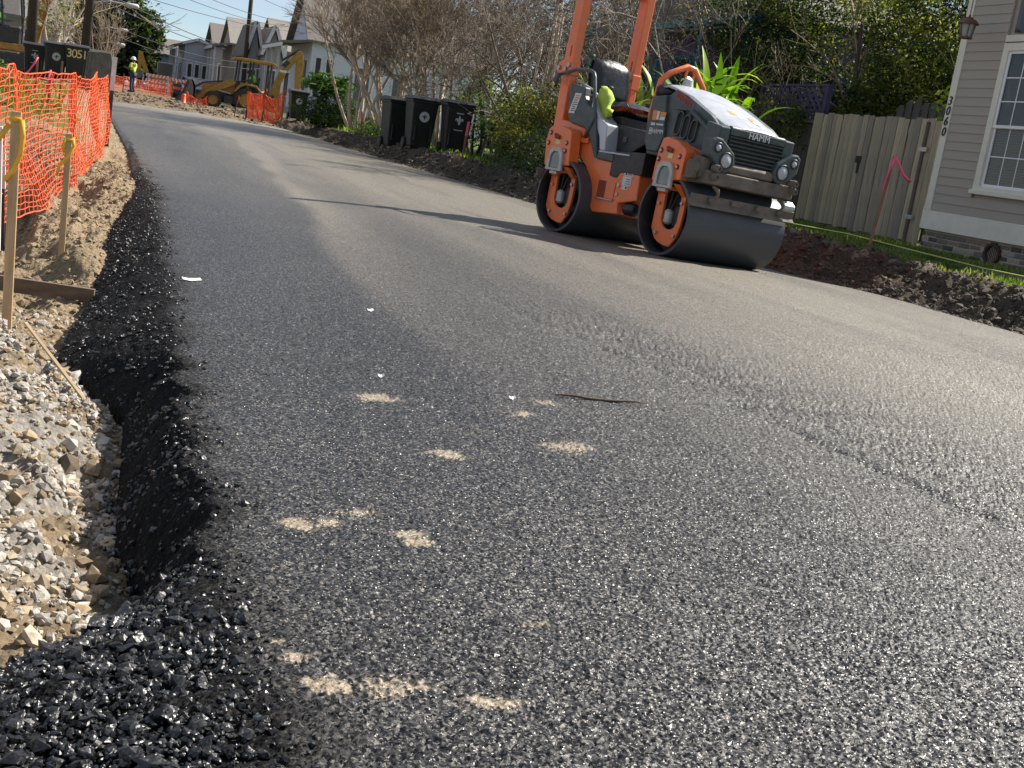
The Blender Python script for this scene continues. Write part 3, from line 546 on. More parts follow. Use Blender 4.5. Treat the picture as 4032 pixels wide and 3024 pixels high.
k = NB(); k.prism([(-.36, 1.335), (-.12, 1.33), (.22, 1.15), (.31, 1.13), (.12, 1.24), (-.10, 1.345)], .150, .205, 'y'); P_('side_ledge', k, DKGREY, bevel=.008)
hp = [(-.68, 1.575), (-.6, 1.585), (-.52, 1.570), (-.45, 1.55), (-.35, 1.52), (-.25, 1.487), (-.13, 1.44), (-.03, 1.40), (.13, 1.335), (.27, 1.275), (.36, 1.248), (.385, 1.238)]
rows = []
for f_, z_ in hp:
    w0 = .235 if f_ < .2 else .235 + (f_ - .2) * .15
    rows.append([(f_ if s_ not in (0, 1) else min(f_, .30), w0 + (2 * CL - 2 * w0) * s_, z_ - .035 * (abs(2 * s_ - 1) ** 3)) for s_ in (0, .04, .12, .25, .4, .5, .6, .75, .88, .96, 1)])
top = [[p for p in r] for r in rows]; k = NB(); k.sheet(top); ho = k.build('hood', SILVER, ROL, True, solid=.02)
for l0 in (.14, 2 * CL - .255): k = NB(); k.prism([(.18, 1.07), (.18, 1.26), (.27, 1.245), (.385, 1.225), (.375, 1.07)], l0, l0 + .115, 'y'); P_('hood_corner', k, DKGREY, bevel=.01)
k = NB(); k.prism([(.34, 1.165), (.385, 1.168), (.392, 1.225), (.385, 1.242), (.34, 1.25)], .262, 2 * CL - .262, 'y'); lip = P_('hood_lip', k, DKGREY, bevel=.008)
text_mb('HAMM', .088, .002, frame((.393, .595, 1.195), (0, 1, 0), (0, 0, 1), (1, 0, 0)), k2 := NB()); k2.build('front_lettering', WLET, lip)
text_mb('HAMM', .058, .0015, frame((-.535, .163, 1.115), (1, 0, 0), (0, 0, 1), (0, -1, 0)), k2 := NB()); k2.build('side_lettering', WLET, ROL)
k = NB(); k.ring([(-.665, 1.085), (-.625, 1.085), (-.625, 1.145), (-.665, 1.145)], [(-.659, 1.091), (-.631, 1.091), (-.631, 1.139), (-.659, 1.139)], .161, .1645, 'y'); k.prism([(-.655, 1.12), (-.645, 1.10), (-.635, 1.135), (-.645, 1.128)], .161, .1645, 'y'); k.build('side_emblem', WLET, ROL)
text_mb('10773274', .09, .001, frame((-.285, .197, 1.432), Vector((1, 0, -.40)).normalized(), Vector((.40, 0, 1)).normalized(), (0, -1, 0)), k2 := NB(), spacing=.72); k2.build('red_lettering', REDL, ROL)
for (f0, f1, z0, z1, mt) in ((-.66, -.60, 1.22, 1.31, STKO), (-.595, -.56, 1.225, 1.305, WLET), (-.545, -.46, 1.262, 1.30, STKO), (-.545, -.465, 1.225, 1.257, STKW), (-.66, -.60, 1.17, 1.195, STKW), (-.58, -.47, 1.175, 1.19, STKW)):
    k = NB(); k.bx(f0, f1, .161, .1645, z0, z1); k.build('decal', mt, ROL)
for (f0, l0, f1, l1, mt) in ((-.02, .50, .06, .56, STKO), (.03, .565, .12, .66, STKW), (.06, .69, .12, .76, STKO), (.13, .70, .19, .78, STKW), (.20, .57, .27, .68, STKW)):
    zf = lambda f_: float(np.interp(f_, [a for a, _ in hp], [c for _, c in hp])) + .0125
    k = NB(); k.add([(f0, l0, zf(f0)), (f1, l0, zf(f1)), (f1, l1, zf(f1)), (f0, l1, zf(f0))], [(0, 1, 2, 3)]); k.build('hood_decal', mt, ho)
gb = NB(); gb.bx(.28, .355, .25, 2 * CL - .25, .92, 1.17); P_('grille_back', gb, INK, bevel=0)
for i in range(7):
    z = 1.152 - i * .034; k = NB(); ins = .265 + max(0, (i - 2)) * .018; k.prism([(.355, z - .012), (.383, z - .004), (.386, z + .006), (.355, z + .008)], ins, 2 * CL - ins, 'y'); P_('grille_slat', k, DKGREY, bevel=.003)
k = NB(); k.prism([(.30, .825), (.40, .84), (.41, .90), (.385, .925), (.30, .925)], .33, 2 * CL - .33, 'y'); P_('lower_bumper', k, DUSTY, bevel=.01)
lam = [(.061, .953), (.052, 1.095), (.10, 1.125), (.165, 1.118), (.327, 1.01), (.352, .92), (.324, .85), (.25, .828), (.17, .85), (.12, .90)]
for sd_ in (0, 1):
    fx = (lambda l: l) if not sd_ else (lambda l: 2 * CL - l)
    k = NB(); k.prism([(fx(l), z) for l, z in lam], .27, .42, 'x'); hh = P_('headlamp_housing', k, DKGREY, bevel=.014)
    for (l, z, r_, nm) in ((.244, .937, .064, 'headlamp'), (.126, 1.036, .034, 'indicator_lamp')):
        MM = Matrix.Translation((.42, fx(l), z)); k = NB(); k.lathe([(0, .020), (r_ * .5, .016), (r_ * .9, .006), (r_, .0)], 24, MM, 'x'); la = k.build(nm, LENS, hh, True); k = NB(); k.lathe([(r_, .0), (r_ + .004, .012), (r_ + .011, .010), (r_ + .013, -.002)], 24, MM, 'x'); k.build('lamp_ring', BLACKP, la, True)
# --- console, wheel, hoop
k = NB(); k.tube([(-.74, .23, 1.50), (-.68, .32, 1.51), (-.60, .50, 1.51), (-.60, .75, 1.50)], [.06, .075, .07, .06], 16); P_('instrument_pod', k, BLACKP, bevel=0, smooth=True)
k = NB(); k.cyl((-.742, .226, 1.499), (-.75, .214, 1.498), .045, 16); P_('pod_dial', k, DKGREY, bevel=0)
k = NB(); k.tube([(-.72, .55, 1.56), (-.72, .55, 1.64), (-.715, .55, 1.675), (-.71, .55, 1.68)], [.068, .05, .044, .03], 18); P_('filler_cap', k, PALEM, bevel=0, auto=40)
k = NB(); n = 28; cw = Vector((-.98, .60, 1.60)); ux = Vector((.62, 0, .78)); k.tube([cw + ux * (.19 * math.cos(2 * math.pi * q / n)) + Vector((0, 1, 0)) * (.19 * math.sin(2 * math.pi * q / n)) for q in range(n + 1)], .016, 10); k.tube([cw + ux * .18, cw, cw - ux * .18], .012, 8); k.tube([cw, (-.82, .60, 1.45)], .03, 10); P_('steering_wheel', k, BLACKP, bevel=0, smooth=True)
k = NB(); k.tube([(-.85, .30, 1.17), (-.86, .29, 1.31), (-.86, .33, 1.62), (-.85, .41, 1.70), (-.85, .61, 1.80), (-.85, .70, 1.79), (-.85, .855, 1.63), (-.85, .87, 1.50)], .030, 12); hoop = P_('front_hoop', k, ORANGE, bevel=0, smooth=True)
ea = [(.655 + .068 * math.cos(2 * math.pi * q / 18), 1.735 + .068 * math.sin(2 * math.pi * q / 18)) for q in range(18)]; eb = [(.655 + .036 * math.cos(2 * math.pi * q / 18), 1.735 + .036 * math.sin(2 * math.pi * q / 18)) for q in range(18)]
k = NB(); k.ring(ea, eb, -.86, -.84, 'x'); P_('lifting_eye', k, ORANGE, hoop, bevel=.003)
# --- rear frame and operator station
k = NB(True); k.prism([(-.33, 1.06), (-.20, 1.126), (.073, 1.09), (.165, 1.014), (.318, .813), (.368, .80), (.568, .789), (1.017, .794), (1.045, .46), (.773, .405), (.796, .299), (.409, .274), (.362, .317), (.335, .45), (.283, .566), (.18, .70), (.049, .80), (-.33, .82)], .15, 2 * CL - .15, 'y'); P_('rear_frame', k, ORANGE, bevel=.012)
k = NB(True); k.bx(.435, .70, .1465, .153, .43, .60); pk = P_('step_pocket', k, DKRED, bevel=0); k = NB(True); k.bx(.56, .70, .143, .150, .435, .60); P_('pocket_wall', k, ORANGE, pk, bevel=0); k = NB(True); k.bx(.43, .71, .125, .152, .415, .43); P_('step_plate', k, STEEL, pk, bevel=.003)
for z in (.58, .49): k = NB(True); disc(k, (.745, .151, z), .018, .012, 10); P_('frame_bolt', k, STEEL, bevel=0)
for (f0, f1, z0, z1) in ((.80, .93, .68, .735), (.79, .92, .59, .675), (.80, .885, .545, .585)):
    k = NB(True); k.bx(f0, f1, .1462, .149, z0, z1); st_ = k.build('warning_sticker', STKW, ROL)
    for q in range(3):
        k = NB(True); k.bx(f0 + .05, f1 - .012, .1445, .1462, z0 + .012 + q * (z1 - z0 - .02) / 3, z0 + .018 + q * (z1 - z0 - .02) / 3); k.build('sticker_text', INK, st_)
k = NB(True); k.prism([(.815, .69), (.845, .69), (.83, .718)], .1445, .1462, 'y'); k.build('warning_triangle', INK, ROL)
k = NB(True); k.tube([(.86, .20, .37), (.88, .20, .37), (1.0, .20, .37), (1.02, .20, .37)], [.05, .062, .062, .05], 16); P_('oil_filter', k, BLACKP, bevel=0, smooth=True)
k = NB(True); k.prism([(.57, .66), (.57, .79), (.60, .90), (1.05, .92), (1.05, .70), (.74, .70), (.70, .645), (.64, .645)], .145, 2 * CL - .145, 'y'); P_('articulation_cover', k, BLACKP, bevel=.01)
k = NB(True); k.prism([(.33, .80), (.59, .792), (.59, .868), (.345, .868)], .135, .40, 'y'); P_('step_edge', k, DKGREY, bevel=.008)
k = NB(True); k.bx(.35, .83, .137, .42, .868, .884); fl_ = P_('foot_plate', k, SILVER, bevel=.004); k = NB(True); k.lathe([(0, .012), (.045, .012), (.05, .0)], 16, Matrix.Translation((.60, .23, .884))); k.bx(.66, .73, .215, .235, .884, .90); P_('pedal', k, BLACKP, fl_, bevel=0)
k = NB(True); k.prism([(.09, 1.40), (.15, 1.30), (.25, 1.21), (.39, 1.145), (.425, .885), (.345, .885), (.30, 1.02), (.20, 1.14), (.08, 1.22)], .145, .34, 'y'); P_('console_shell', k, SILVER, bevel=.012)
k = NB(True); k.prism([(-.29, 1.52), (-.04, 1.488), (-.02, 1.40), (.05, 1.31), (.157, 1.288), (.215, 1.20), (.325, .885), (.345, .81), (.31, .81), (.17, 1.01), (.073, 1.085), (-.195, 1.126), (-.25, 1.20)], .12, .20, 'y'); sp_ = P_('side_shield', k, DKGREY, bevel=.012)
k = NB(True); k.add([(-.235, .1165, 1.215), (-.135, .1165, 1.215), (-.065, .1165, 1.42), (-.175, .1165, 1.42)], [(0, 1, 2, 3)]); ws = k.build('notice_sticker', STKW, ROL)
for q in range(8):
    z = 1.235 + q * .022; dx_ = (z - 1.215) * .31; k = NB(True); k.bx(-.215 + dx_, -.135 + dx_ * .95 - .012 * (q % 3), .1145, .1163, z, z + .007); k.build('notice_text', INK if q < 6 else REDL, ws)
k = NB(True); k.prism([(.24, 1.18), (.86, 1.13), (.88, 1.03), (.655, .905), (.33, .905)], .30, .96, 'y'); P_('seat_box', k, BLACKP, bevel=.014)
k = NB(True); k.bx(.5, .56, .289, .30, 1.0, 1.06); P_('box_latch', k, DKGREY, bevel=.008)
# seat: padded cushion and tall backrest
def pad(c, d, name, tilt=0., puff=.03):
    n = 9; MM = REL @ Matrix.Translation(c) @ Matrix.Rotation(tilt, 4, 'Y'); V = []; k = MB(MM)
    for face in (-1, 1):
        rws = []
        for i in range(n):
            row = []
            for j in range(n):
                a, b2 = -1 + 2 * i / (n - 1), -1 + 2 * j / (n - 1); e = max(0, 1 - max(abs(a), abs(b2)) ** 4); sx_ = a * math.sqrt(1 - .28 * b2 * b2); sy_ = b2 * math.sqrt(1 - .28 * a * a)
                row.append((sx_ * d[0] / 2, sy_ * d[1] / 2, face * (d[2] / 2 * (.35 + .65 * e ** .5) + puff * e * (.5 + .5 * math.cos(b2 * 7) * .25))))
            rws.append(row[::-1] if face > 0 else row)
        k.sheet(rws)
    return k.build(name, VINYL, ROL, True)
pad((.10, .58, 1.315), (.60, .54, .13), 'seat_cushion', R(-4), .05); pad((-.27, .60, 1.60), (.48, .54, .14), 'seat_backrest', R(80), .04)
k = NB(True); k.bx(-.14, .36, .36, .82, 1.16, 1.255); P_('seat_base', k, BLACKP, bevel=.01)
k = NB(True); k.tube([(-.25, .34, 1.40), (-.05, .33, 1.44), (.10, .33, 1.45)], .028, 10); k.tube([(.10, .335, 1.45), (.11, .335, 1.52), (.12, .335, 1.535)], [.014, .016, .024], 8); P_('joystick_arm', k, BLACKP, bevel=0, smooth=True)
k = NB(True); k.tube([(-.45, .26, 1.56), (-.30, .25, 1.55), (-.05, .25, 1.47), (.06, .26, 1.40)], .014, 8); P_('wiring_loom', k, PALEM, bevel=0, smooth=True)
k = NB(True); k.tube([(-.483, .10, 1.594), (-.36, .12, 1.625), (-.252, .12, 1.652), (-.06, .12, 1.656), (.0, .12, 1.652), (.06, .12, 1.63), (.088, .12, 1.59), (.14, .12, 1.42), (.202, .12, 1.22), (.20, .12, 1.17), (.11, .12, .983)], .0185, 10); P_('hand_rail', k, DKGREY, bevel=0, smooth=True)
k = NB(True); k.bx(.05, .17, .115, .15, .935, .985); P_('rail_foot', k, ORANGE, bevel=.006)
k = NB(True); k.prism([(-.47, 1.06), (-.47, 1.14), (-.30, 1.14), (-.14, 1.115), (.06, 1.08), (.06, .99), (-.33, .98)], .14, .26, 'y'); P_('rops_mount', k, ORANGE, bevel=.012)
RP = [(.20, -.43), (.98, -.36)]
for L_0, f0 in RP:
    k = NB(True); k.prism([(f0 - .075, 1.06), (f0 + .065, 1.06), (f0 - .01 + .065, 1.69), (f0 - .01 - .085, 1.69)], L_0 - .045, L_0 + .045, 'y'); P_('rops_lower_post', k, ORANGE, bevel=.012)
    k = NB(True); k.prism([(f0 - .095, 1.70), (f0 + .055, 1.70), (f0 + .075, 2.60), (f0 - .065, 2.60)], L_0 - .052, L_0 + .052, 'y'); po = P_('rops_post', k, ORANGE, bevel=.014)
    k = NB(True); k.prism([(f0 - .17, 1.62), (f0 - .17, 1.72), (f0 - .09, 1.76), (f0 + .07, 1.76), (f0 + .07, 1.60), (f0 - .11, 1.60)], L_0 - .058, L_0 + .058, 'y'); hg = P_('rops_hinge', k, ORANGE, po, bevel=.008)
    for q, (a, z) in enumerate(((f0 - .135, 1.67), (f0 - .02, 1.655), (f0 + .03, 1.70))): k = NB(True); disc(k, (a, L_0 - .056, z), .024, .022, 8); P_('hinge_bolt', k, STEEL, bevel=0)
    k = NB(True); k.bx(f0 - .005, f0 + .012, L_0 - .0535, L_0 - .0515, 1.79, 1.90); P_('post_slot', k, DKRED, po, bevel=0)
k = NB(True); k.prism([(-.495, 2.53), (-.36, 2.53), (-.355, 2.655), (-.49, 2.655)], .148, 1.032, 'y', Matrix.Translation((.035, 0, 0))); P_('rops_crossbar', k, ORANGE, bevel=.014)
k = NB(True); k.bx(-.40, -.34, .924, .928, 1.44, 1.58); k.build('post_label', STKW, ROL)
k = NB(True); k.tube([(-.47, .08, 1.60), (-.50, .07, 1.52), (-.48, .08, 1.50)], [.02, .035, .02], 10); P_('rail_clamp', k, DKGREY, bevel=0)
k = NB(True); k.bx(.02, .14, .90, .94, 1.25, 1.47); k.bx(-.02, .14, .87, 1.0, 1.23, 1.27); P_('right_shield', k, DKGREY, bevel=.01)
# a hi-vis vest slung beside the seat
HIVIS = pm('hi_vis_cloth', (.42, .54, .07), .8, var=.15, scale=12, bmp=.4, bscale=25)
k = MB(); k.tube([(.03, .30, 1.50), (.08, .28, 1.485), (.13, .26, 1.45), (.18, .25, 1.39), (.20, .245, 1.33), (.23, .24, 1.28), (.27, .24, 1.255), (.30, .25, 1.25)], [.02, .05, .07, .075, .05, .045, .055, .02], 14)
for v in k.v: q = .012 * math.sin(v.x * 60 + v.z * 45) + .008 * math.sin(v.z * 110 + v.y * 80); v.y += q; v.x += q * .6
vst = k.build('safety_vest', HIVIS, None, True); vst.matrix_world = MR; tag(vst, 'crumpled yellow green safety vest slung beside the roller seat', 'vest')
# ================================================================== PLANT HELPERS
def leafmat(name, trans=.35, rough=.55):
    m, t, b, out = newmat(name); vc = nd(t, 'VertexColor', layer_name='Col').outputs['Color']; lk(t, vc, b.inputs['Base Color']); b.inputs['Roughness'].default_value = rough; b.inputs['Specular IOR Level'].default_value = .35
    tr = nd(t, 'BsdfTranslucent'); lk(t, mix(t, 1., vc, (1.6, 1.7, .7), 'MULTIPLY'), tr.inputs['Color']); ms = nd(t, 'MixShader', i_0=trans); lk(t, b.outputs['BSDF'], ms.inputs[1]); lk(t, tr.outputs[0], ms.inputs[2]); lk(t, ms.outputs[0], out.inputs['Surface']); return m
LEAF = leafmat('leaf', .42); GLOSSLEAF = leafmat('glossy_leaf', .4, .35)
def leaves(name, P, size, cols, parent, mat=LEAF, aspect=.5, seed=1, upb=.25, fold=.15):
    r = np.random.default_rng(seed); n = len(P); d = r.normal(size=(n, 3)); d[:, 2] = d[:, 2] * .7 - .15; d /= np.linalg.norm(d, axis=1, keepdims=True)
    nn = r.normal(size=(n, 3)); nn[:, 2] += upb * 4; s = np.cross(d, nn); s /= np.linalg.norm(s, axis=1, keepdims=True) + 1e-9; up_ = np.cross(s, d)
    sz = (size * r.uniform(.6, 1.35, n))[:, None]; a = sz * aspect * .5
    V = np.stack([P - d * sz * .5, P + s * a + up_ * a * fold, P + d * sz * .5, P - s * a + up_ * a * fold], 1).reshape(-1, 3)
    F = np.arange(4 * n).reshape(n, 4); return ob(name, me_np(name, V, F, False, np.repeat(cols, 4, 0)), mat, parent)
def blobs(n, bl, seed=1, clump=.16, m=60, shell=.55):
    """points gathered into clumps scattered through ellipsoids (cx,cy,cz,rx,ry,rz,weight)"""
    r = np.random.default_rng(seed); w = np.array([b[6] for b in bl], float); w /= w.sum(); out = []
    for b, k in zip(bl, (w * n).astype(int)):
        mm = max(6, int(m * k / n * len(bl))); d = r.normal(size=(mm, 3)); d /= np.linalg.norm(d, axis=1, keepdims=True); c = d * (shell + (1 - shell) * r.random((mm, 1)) ** .6) * r.uniform(.75, 1.08, (mm, 1))
        q = c[r.integers(0, mm, k)] + r.normal(size=(k, 3)) * clump; out.append(q * np.array(b[3:6]) + np.array(b[:3]))
    return np.concatenate(out)
def lcol(P, pal, seed, sc=3., jit=.35):
    r = np.random.default_rng(seed); pal = np.array(pal); k = fbm(P[:, 0] * sc + P[:, 2] * 2.1, P[:, 1] * sc - P[:, 2] * 1.3, 3, seed); k = np.clip((k - .25) / .5 + r.normal(size=len(P)) * .18, 0, .999) * (len(pal) - 1)
    i = k.astype(int); f = (k - i)[:, None]; c = pal[i] * (1 - f) + pal[np.minimum(i + 1, len(pal) - 1)] * f; return (c * r.uniform(1 - jit, 1 + jit, (len(P), 1))).astype(np.float32)
def segtubes(name, A, B, ra, rb, mat, parent, cols=None, n=4):
    A, B = np.asarray(A, float), np.asarray(B, float); ra = np.asarray(ra)[:, None]; rb = np.asarray(rb)[:, None]; d = B - A; d /= np.linalg.norm(d, axis=1, keepdims=True) + 1e-9
    ref = np.where(np.abs(d[:, 2:3]) < .9, np.array([[0, 0, 1.]]), np.array([[1., 0, 0]])); u = np.cross(d, ref); u /= np.linalg.norm(u, axis=1, keepdims=True); w = np.cross(d, u); V = []
    for P, r_ in ((A, ra), (B, rb)):
        for k in range(n): a = 2 * math.pi * k / n; V.append(P + (u * math.cos(a) + w * math.sin(a)) * r_)
    V = np.stack(V, 1); b = np.arange(len(A))[:, None] * 2 * n; F = np.concatenate([b + np.array([[k, (k + 1) % n, n + (k + 1) % n, n + k]]) for k in range(n)], 0)
    c = None if cols is None else np.repeat(cols, 2 * n, 0); return ob(name, me_np(name, V.reshape(-1, 3), F, True, c), mat, parent)
class Twig:
    def __init__(s, seed): s.r = random.Random(seed); s.A = []; s.B = []; s.ra = []; s.rb = []; s.lv = []; s.tips = []
    def grow(s, p, d, L, rad, depth, lv=0, wob=.22, up=.12, kids=(3, 5), spread=.75, shrink=.62, seg=4, droop=0., start=.35):
        p = Vector(p); d = Vector(d).normalized(); pts = [p.copy()]
        for i in range(seg):
            d = (d + Vector((s.r.gauss(0, wob), s.r.gauss(0, wob), s.r.gauss(0, wob) + up - droop * lv)) * .5).normalized(); q = p + d * (L / seg); k0, k1 = 1 - .75 * i / seg, 1 - .75 * (i + 1) / seg
            s.A.append(p[:]); s.B.append(q[:]); s.ra.append(rad * k0); s.rb.append(rad * k1); s.lv.append(lv); p = q; pts.append(p.copy())
        s.tips.append(p[:])
        if depth <= 0: return
        for c in range(s.r.randint(*kids)):
            f = start + (1 - start) * s.r.random(); i = min(seg - 1, int(f * seg)); b = pts[i].lerp(pts[i + 1], f * seg - i); base = (pts[i + 1] - pts[i]).normalized()
            side = Vector((s.r.gauss(0, 1), s.r.gauss(0, 1), s.r.gauss(0, .6))).normalized(); dd = (base + side * spread).normalized()
            s.grow(b, dd, L * shrink * s.r.uniform(.7, 1.2), rad * (1 - .75 * f) * .72, depth - 1, lv + 1, wob, up, kids, spread, shrink, max(2, seg - 1), droop, .15)
    def build(s, parent, mat, mat2=None, names=('trunk', 'crown'), cut=2, minr=.004):
        A, B, ra, rb, lv = map(np.array, (s.A, s.B, s.ra, s.rb, s.lv)); ra = np.maximum(ra, minr); rb = np.maximum(rb, minr * .7); m_ = lv < cut
        segtubes(names[0], A[m_], B[m_], ra[m_], rb[m_], mat, parent, n=7)
        if (~m_).any(): q = segtubes(names[1], A[~m_], B[~m_], ra[~m_], rb[~m_], mat2 or mat, parent, n=3); q['kind'] = 'stuff'
def plant(name, label, cat, x, y, group=None, z=None): return thing(name, label, cat, (x, y, gz(x, y) - .02 if z is None else z), 0, group)
BARK1 = pm('pale_bark', (.50, .40, .30), .85, var=.3, scale=9, bmp=.5, dirt=(.2, .14, .09), dirtamt=.45, stretch=(1, 1, .25)); BARKD = pm('dark_bark', (.05, .042, .035), .9, var=.3, bmp=.6, stretch=(1, 1, .3))
TWIGB = pm('brown_twigs', (.25, .19, .13), .9, var=.35, scale=3); TWIGD = pm('shaded_brown_twigs', (.15, .118, .09), .9, var=.35, scale=3); TWIGG = pm('grey_twigs', (.34, .29, .23), .9, var=.3, scale=3)
# ================================================================== HOUSE 3060
SIDING = pm('grey_clapboard', (.335, .30, .255), .55, var=.05, scale=4, bmp=.12, bscale=30, stretch=(1, .15, 1)); TRIM = pm('cream_trim', (.66, .65, .56), .55, var=.05, scale=3, dirt=(.35, .35, .3), dirtamt=.2)
VINW = pm('white_vinyl', (.74, .75, .77), .4, var=.03); MORTAR = pm('mortar', (.16, .15, .135), .95, var=.25, bmp=.6); ROOFM = pm('roof_shingle', (.14, .125, .11), .9, var=.25, scale=12, bmp=.5)
m, t, b, out = newmat('window_glass'); b.inputs['Base Color'].default_value = (.012, .016, .017, 1); b.inputs['Roughness'].default_value = .03; b.inputs['Specular IOR Level'].default_value = .9; b.inputs['Alpha'].default_value = .55; GLASS = m
BLIND = pm('blind_slats', (.26, .27, .265), .6, var=.1)
FX, Y0, Y1, ZB = 11.0, 10.72, 13.45, .69
H = thing('clapboard_house', 'grey clapboard house with cream trim, number 3060 on its corner board', 'house', (FX, 12.1, gz(FX + .5, 12.1)))
HT = Matrix.Translation(-Vector(H.location))
def hb(name, mb, mat, parent=None, **kw): mb.M = HT; return None
def HB(): return MB(HT)
EH = 3.74
HB().bx(FX + .03, FX + 9, Y0 + .03, Y1 - .03, .1, EH).build('wall', SIDING, H)
k = HB(); k.prism([(Y0 - .12, EH), (Y1 + .12, EH), ((Y0 + Y1) / 2, EH + 1.3)], FX + .15, FX + 9.2, 'x'); k.build('roof', ROOFM, H)
me_cache = {}
def board(y0, y1, z):
    key = (round(y0, 3), round(y1, 3))
    if key not in me_cache:
        k = MB(); k.prism([(.03, 0), (-.014, 0), (-.003, .1185), (.03, .1185)], y0, y1, 'y'); me_cache[key] = k.mesh('siding_board'); me_cache[key].materials.append(SIDING)
    o = bpy.data.objects.new('siding_board', me_cache[key]); link(o, H); o.location = Vector((FX, 0, z)) - Vector(H.location)
WY0, WY1, WZ0, WZ1 = 11.66, 12.50, 1.09, 2.82
z = ZB + .004; nb_ = 0
while z + .118 < EH:
    if z + .118 > WZ0 - .11: board(Y0 + .115, WY0 - .105, z); board(WY1 + .105, Y1 - .125, z)
    else: board(Y0 + .115, Y1 - .125, z)
    z += .1185
for a, c in ((Y1 - .122, Y1 + .004), (Y0 - .004, Y0 + .112)): k = HB(); k.bx(FX - .024, FX + .1, a, c, ZB + .002, EH); k.build('corner_board', TRIM, H, bevel=.004)
k = HB(); k.bx(FX - .028, FX + .09, Y0 - .02, Y1 + .02, .43, ZB); k.build('skirt_board', TRIM, H, bevel=.004); k = HB(); k.bx(FX + .05, FX + .3, Y0, Y1, -.05, .43); fo = k.build('foundation', MORTAR, H)
BR = [pm('brick_%s' % q, c, .9, var=.25, scale=20, bmp=.5) for q, c in (('tan', (.22, .17, .125)), ('grey', (.15, .135, .115)), ('red', (.20, .105, .07)), ('dark', (.075, .07, .062)), ('pale', (.29, .26, .21)))]
bm_ = {}
r_ = random.Random(5)
for row in range(6):
    z = .002 + row * .0715 - .02; y = Y0 + (0 if row % 2 else -.1)
    while y < Y1 - .02:
        l = .205 * r_.uniform(.93, 1.05); a, c = max(y, Y0), min(y + l, Y1); cy, cz = (a + c) / 2, z + .03
        if c - a > .04 and (cy - 12.02) ** 2 + (cz - .255) ** 2 > .155 ** 2:
            mi = 3 if cz < .12 and r_.random() < .7 else r_.choice((0, 0, 1, 1, 1, 3, 4)); k = MB(); d_ = r_.uniform(.0, .012); k.box((.028 + d_ / 2, 0, 0), (.05 - d_, c - a - .011, .060)); o = k.build('brick', BR[mi], fo, bevel=.005, seg=1); o.location = Vector((FX + .015, cy, cz)) - Vector(H.location)
        y += l
RUST = pm('terracotta_rust', (.055, .032, .024), .8, var=.3, bmp=.4); oc = []; ic = []
for q in range(40): a = 2 * math.pi * q / 40; rr = .145 + .010 * math.cos(a * 14); oc.append((12.02 + rr * math.cos(a), .262 + rr * math.sin(a))); ic.append((12.02 + .105 * math.cos(a), .262 + .105 * math.sin(a)))
k = HB(); k.ring(oc, ic, FX - .012, FX + .08, 'x'); rv = k.build('round_vent', RUST, H, bevel=.004); k = HB(); k.prism(ic, FX + .045, FX + .06, 'x'); k.build('vent_hole', INK, rv)
for q in range(6): k = HB(); k.bx(FX + .02, FX + .03, 11.945 + q * .03, 11.951 + q * .03, .17, .35); k.build('vent_rod', RUST, rv)
# window
wn = HB(); cw_ = .10; wn.ring([(WY0 - cw_, WZ0 - .10), (WY1 + cw_, WZ0 - .10), (WY1 + cw_, WZ1 + .1), (WY0 - cw_, WZ1 + .1)], [(WY0, WZ0), (WY1, WZ0), (WY1, WZ1), (WY0, WZ1)], FX - .03, FX + .05, 'x'); win = wn.build('window', TRIM, H, bevel=.005)
k = HB(); k.bx(FX - .055, FX + .0, WY0 - .13, WY1 + .13, WZ0 - .105, WZ0 - .045); k.build('window_sill', TRIM, win, bevel=.005)
MZ = 1.86
for (z0, z1, dx_) in ((MZ - .01, WZ1, .0), (WZ0, MZ + .02, .022)):
    k = HB(); k.ring([(WY0 + .002, z0), (WY1 - .002, z0), (WY1 - .002, z1), (WY0 + .002, z1)], [(WY0 + .04, z0 + .04), (WY1 - .04, z0 + .04), (WY1 - .04, z1 - .035), (WY0 + .04, z1 - .035)], FX - .012 + dx_, FX + .016 + dx_, 'x'); k.build('sash', VINW, win, bevel=.004)
    k = HB(); k.bx(FX + .006 + dx_, FX + .010 + dx_, WY0 + .04, WY1 - .04, z0 + .04, z1 - .035); k.build('pane', GLASS, win)
    for q in range(1, 3): k = HB(); y = WY0 + .04 + q * (WY1 - WY0 - .08) / 3; k.bx(FX + .001 + dx_, FX + .0055 + dx_, y - .007, y + .007, z0 + .04, z1 - .035); k.build('muntin', VINW, win)
    nq = 3 if z0 > 1.5 else 2
    for q in range(1, nq): k = HB(); z = z0 + .04 + q * (z1 - z0 - .075) / nq; k.bx(FX - .0005 + dx_, FX + .0055 + dx_, WY0 + .04, WY1 - .04, z - .007, z + .007); k.build('muntin', VINW, win)
k = HB()
for q in range(52): z = WZ0 + .05 + q * .033; k.box((FX + .027 + .004, (WY0 + WY1) / 2, z), (.02, WY1 - WY0 - .1, .003), Matrix.Translation((FX + .031, 0, z)) @ Matrix.Rotation(R(38), 4, 'Y') @ Matrix.Translation((-FX - .031, 0, -z)))
bl_ = k.build('window_blind', BLIND, win); bl_['kind'] = 'stuff'
k = HB(); k.bx(FX - .03, FX + .04, WY0 - .1, WY1 + .1, 2.935, 3.02); k.build('transom_sill', TRIM, H, bevel=.004); k = HB(); k.bx(FX - .02, FX + .01, WY0 + .02, WY1 - .02, 3.05, EH); k.build('transom_pane', GLASS, H)
k = HB(); k.add([(FX + .0235, 12.40, 2.10), (FX + .0235, 12.33, 2.12), (FX + .0235, 12.32, 2.22), (FX + .0235, 12.42, 2.42)], [(0, 1, 2, 3)]); k.build('curtain_corner', WHITE, win)
IRON = pm('black_iron', (.015, .014, .014), .5)
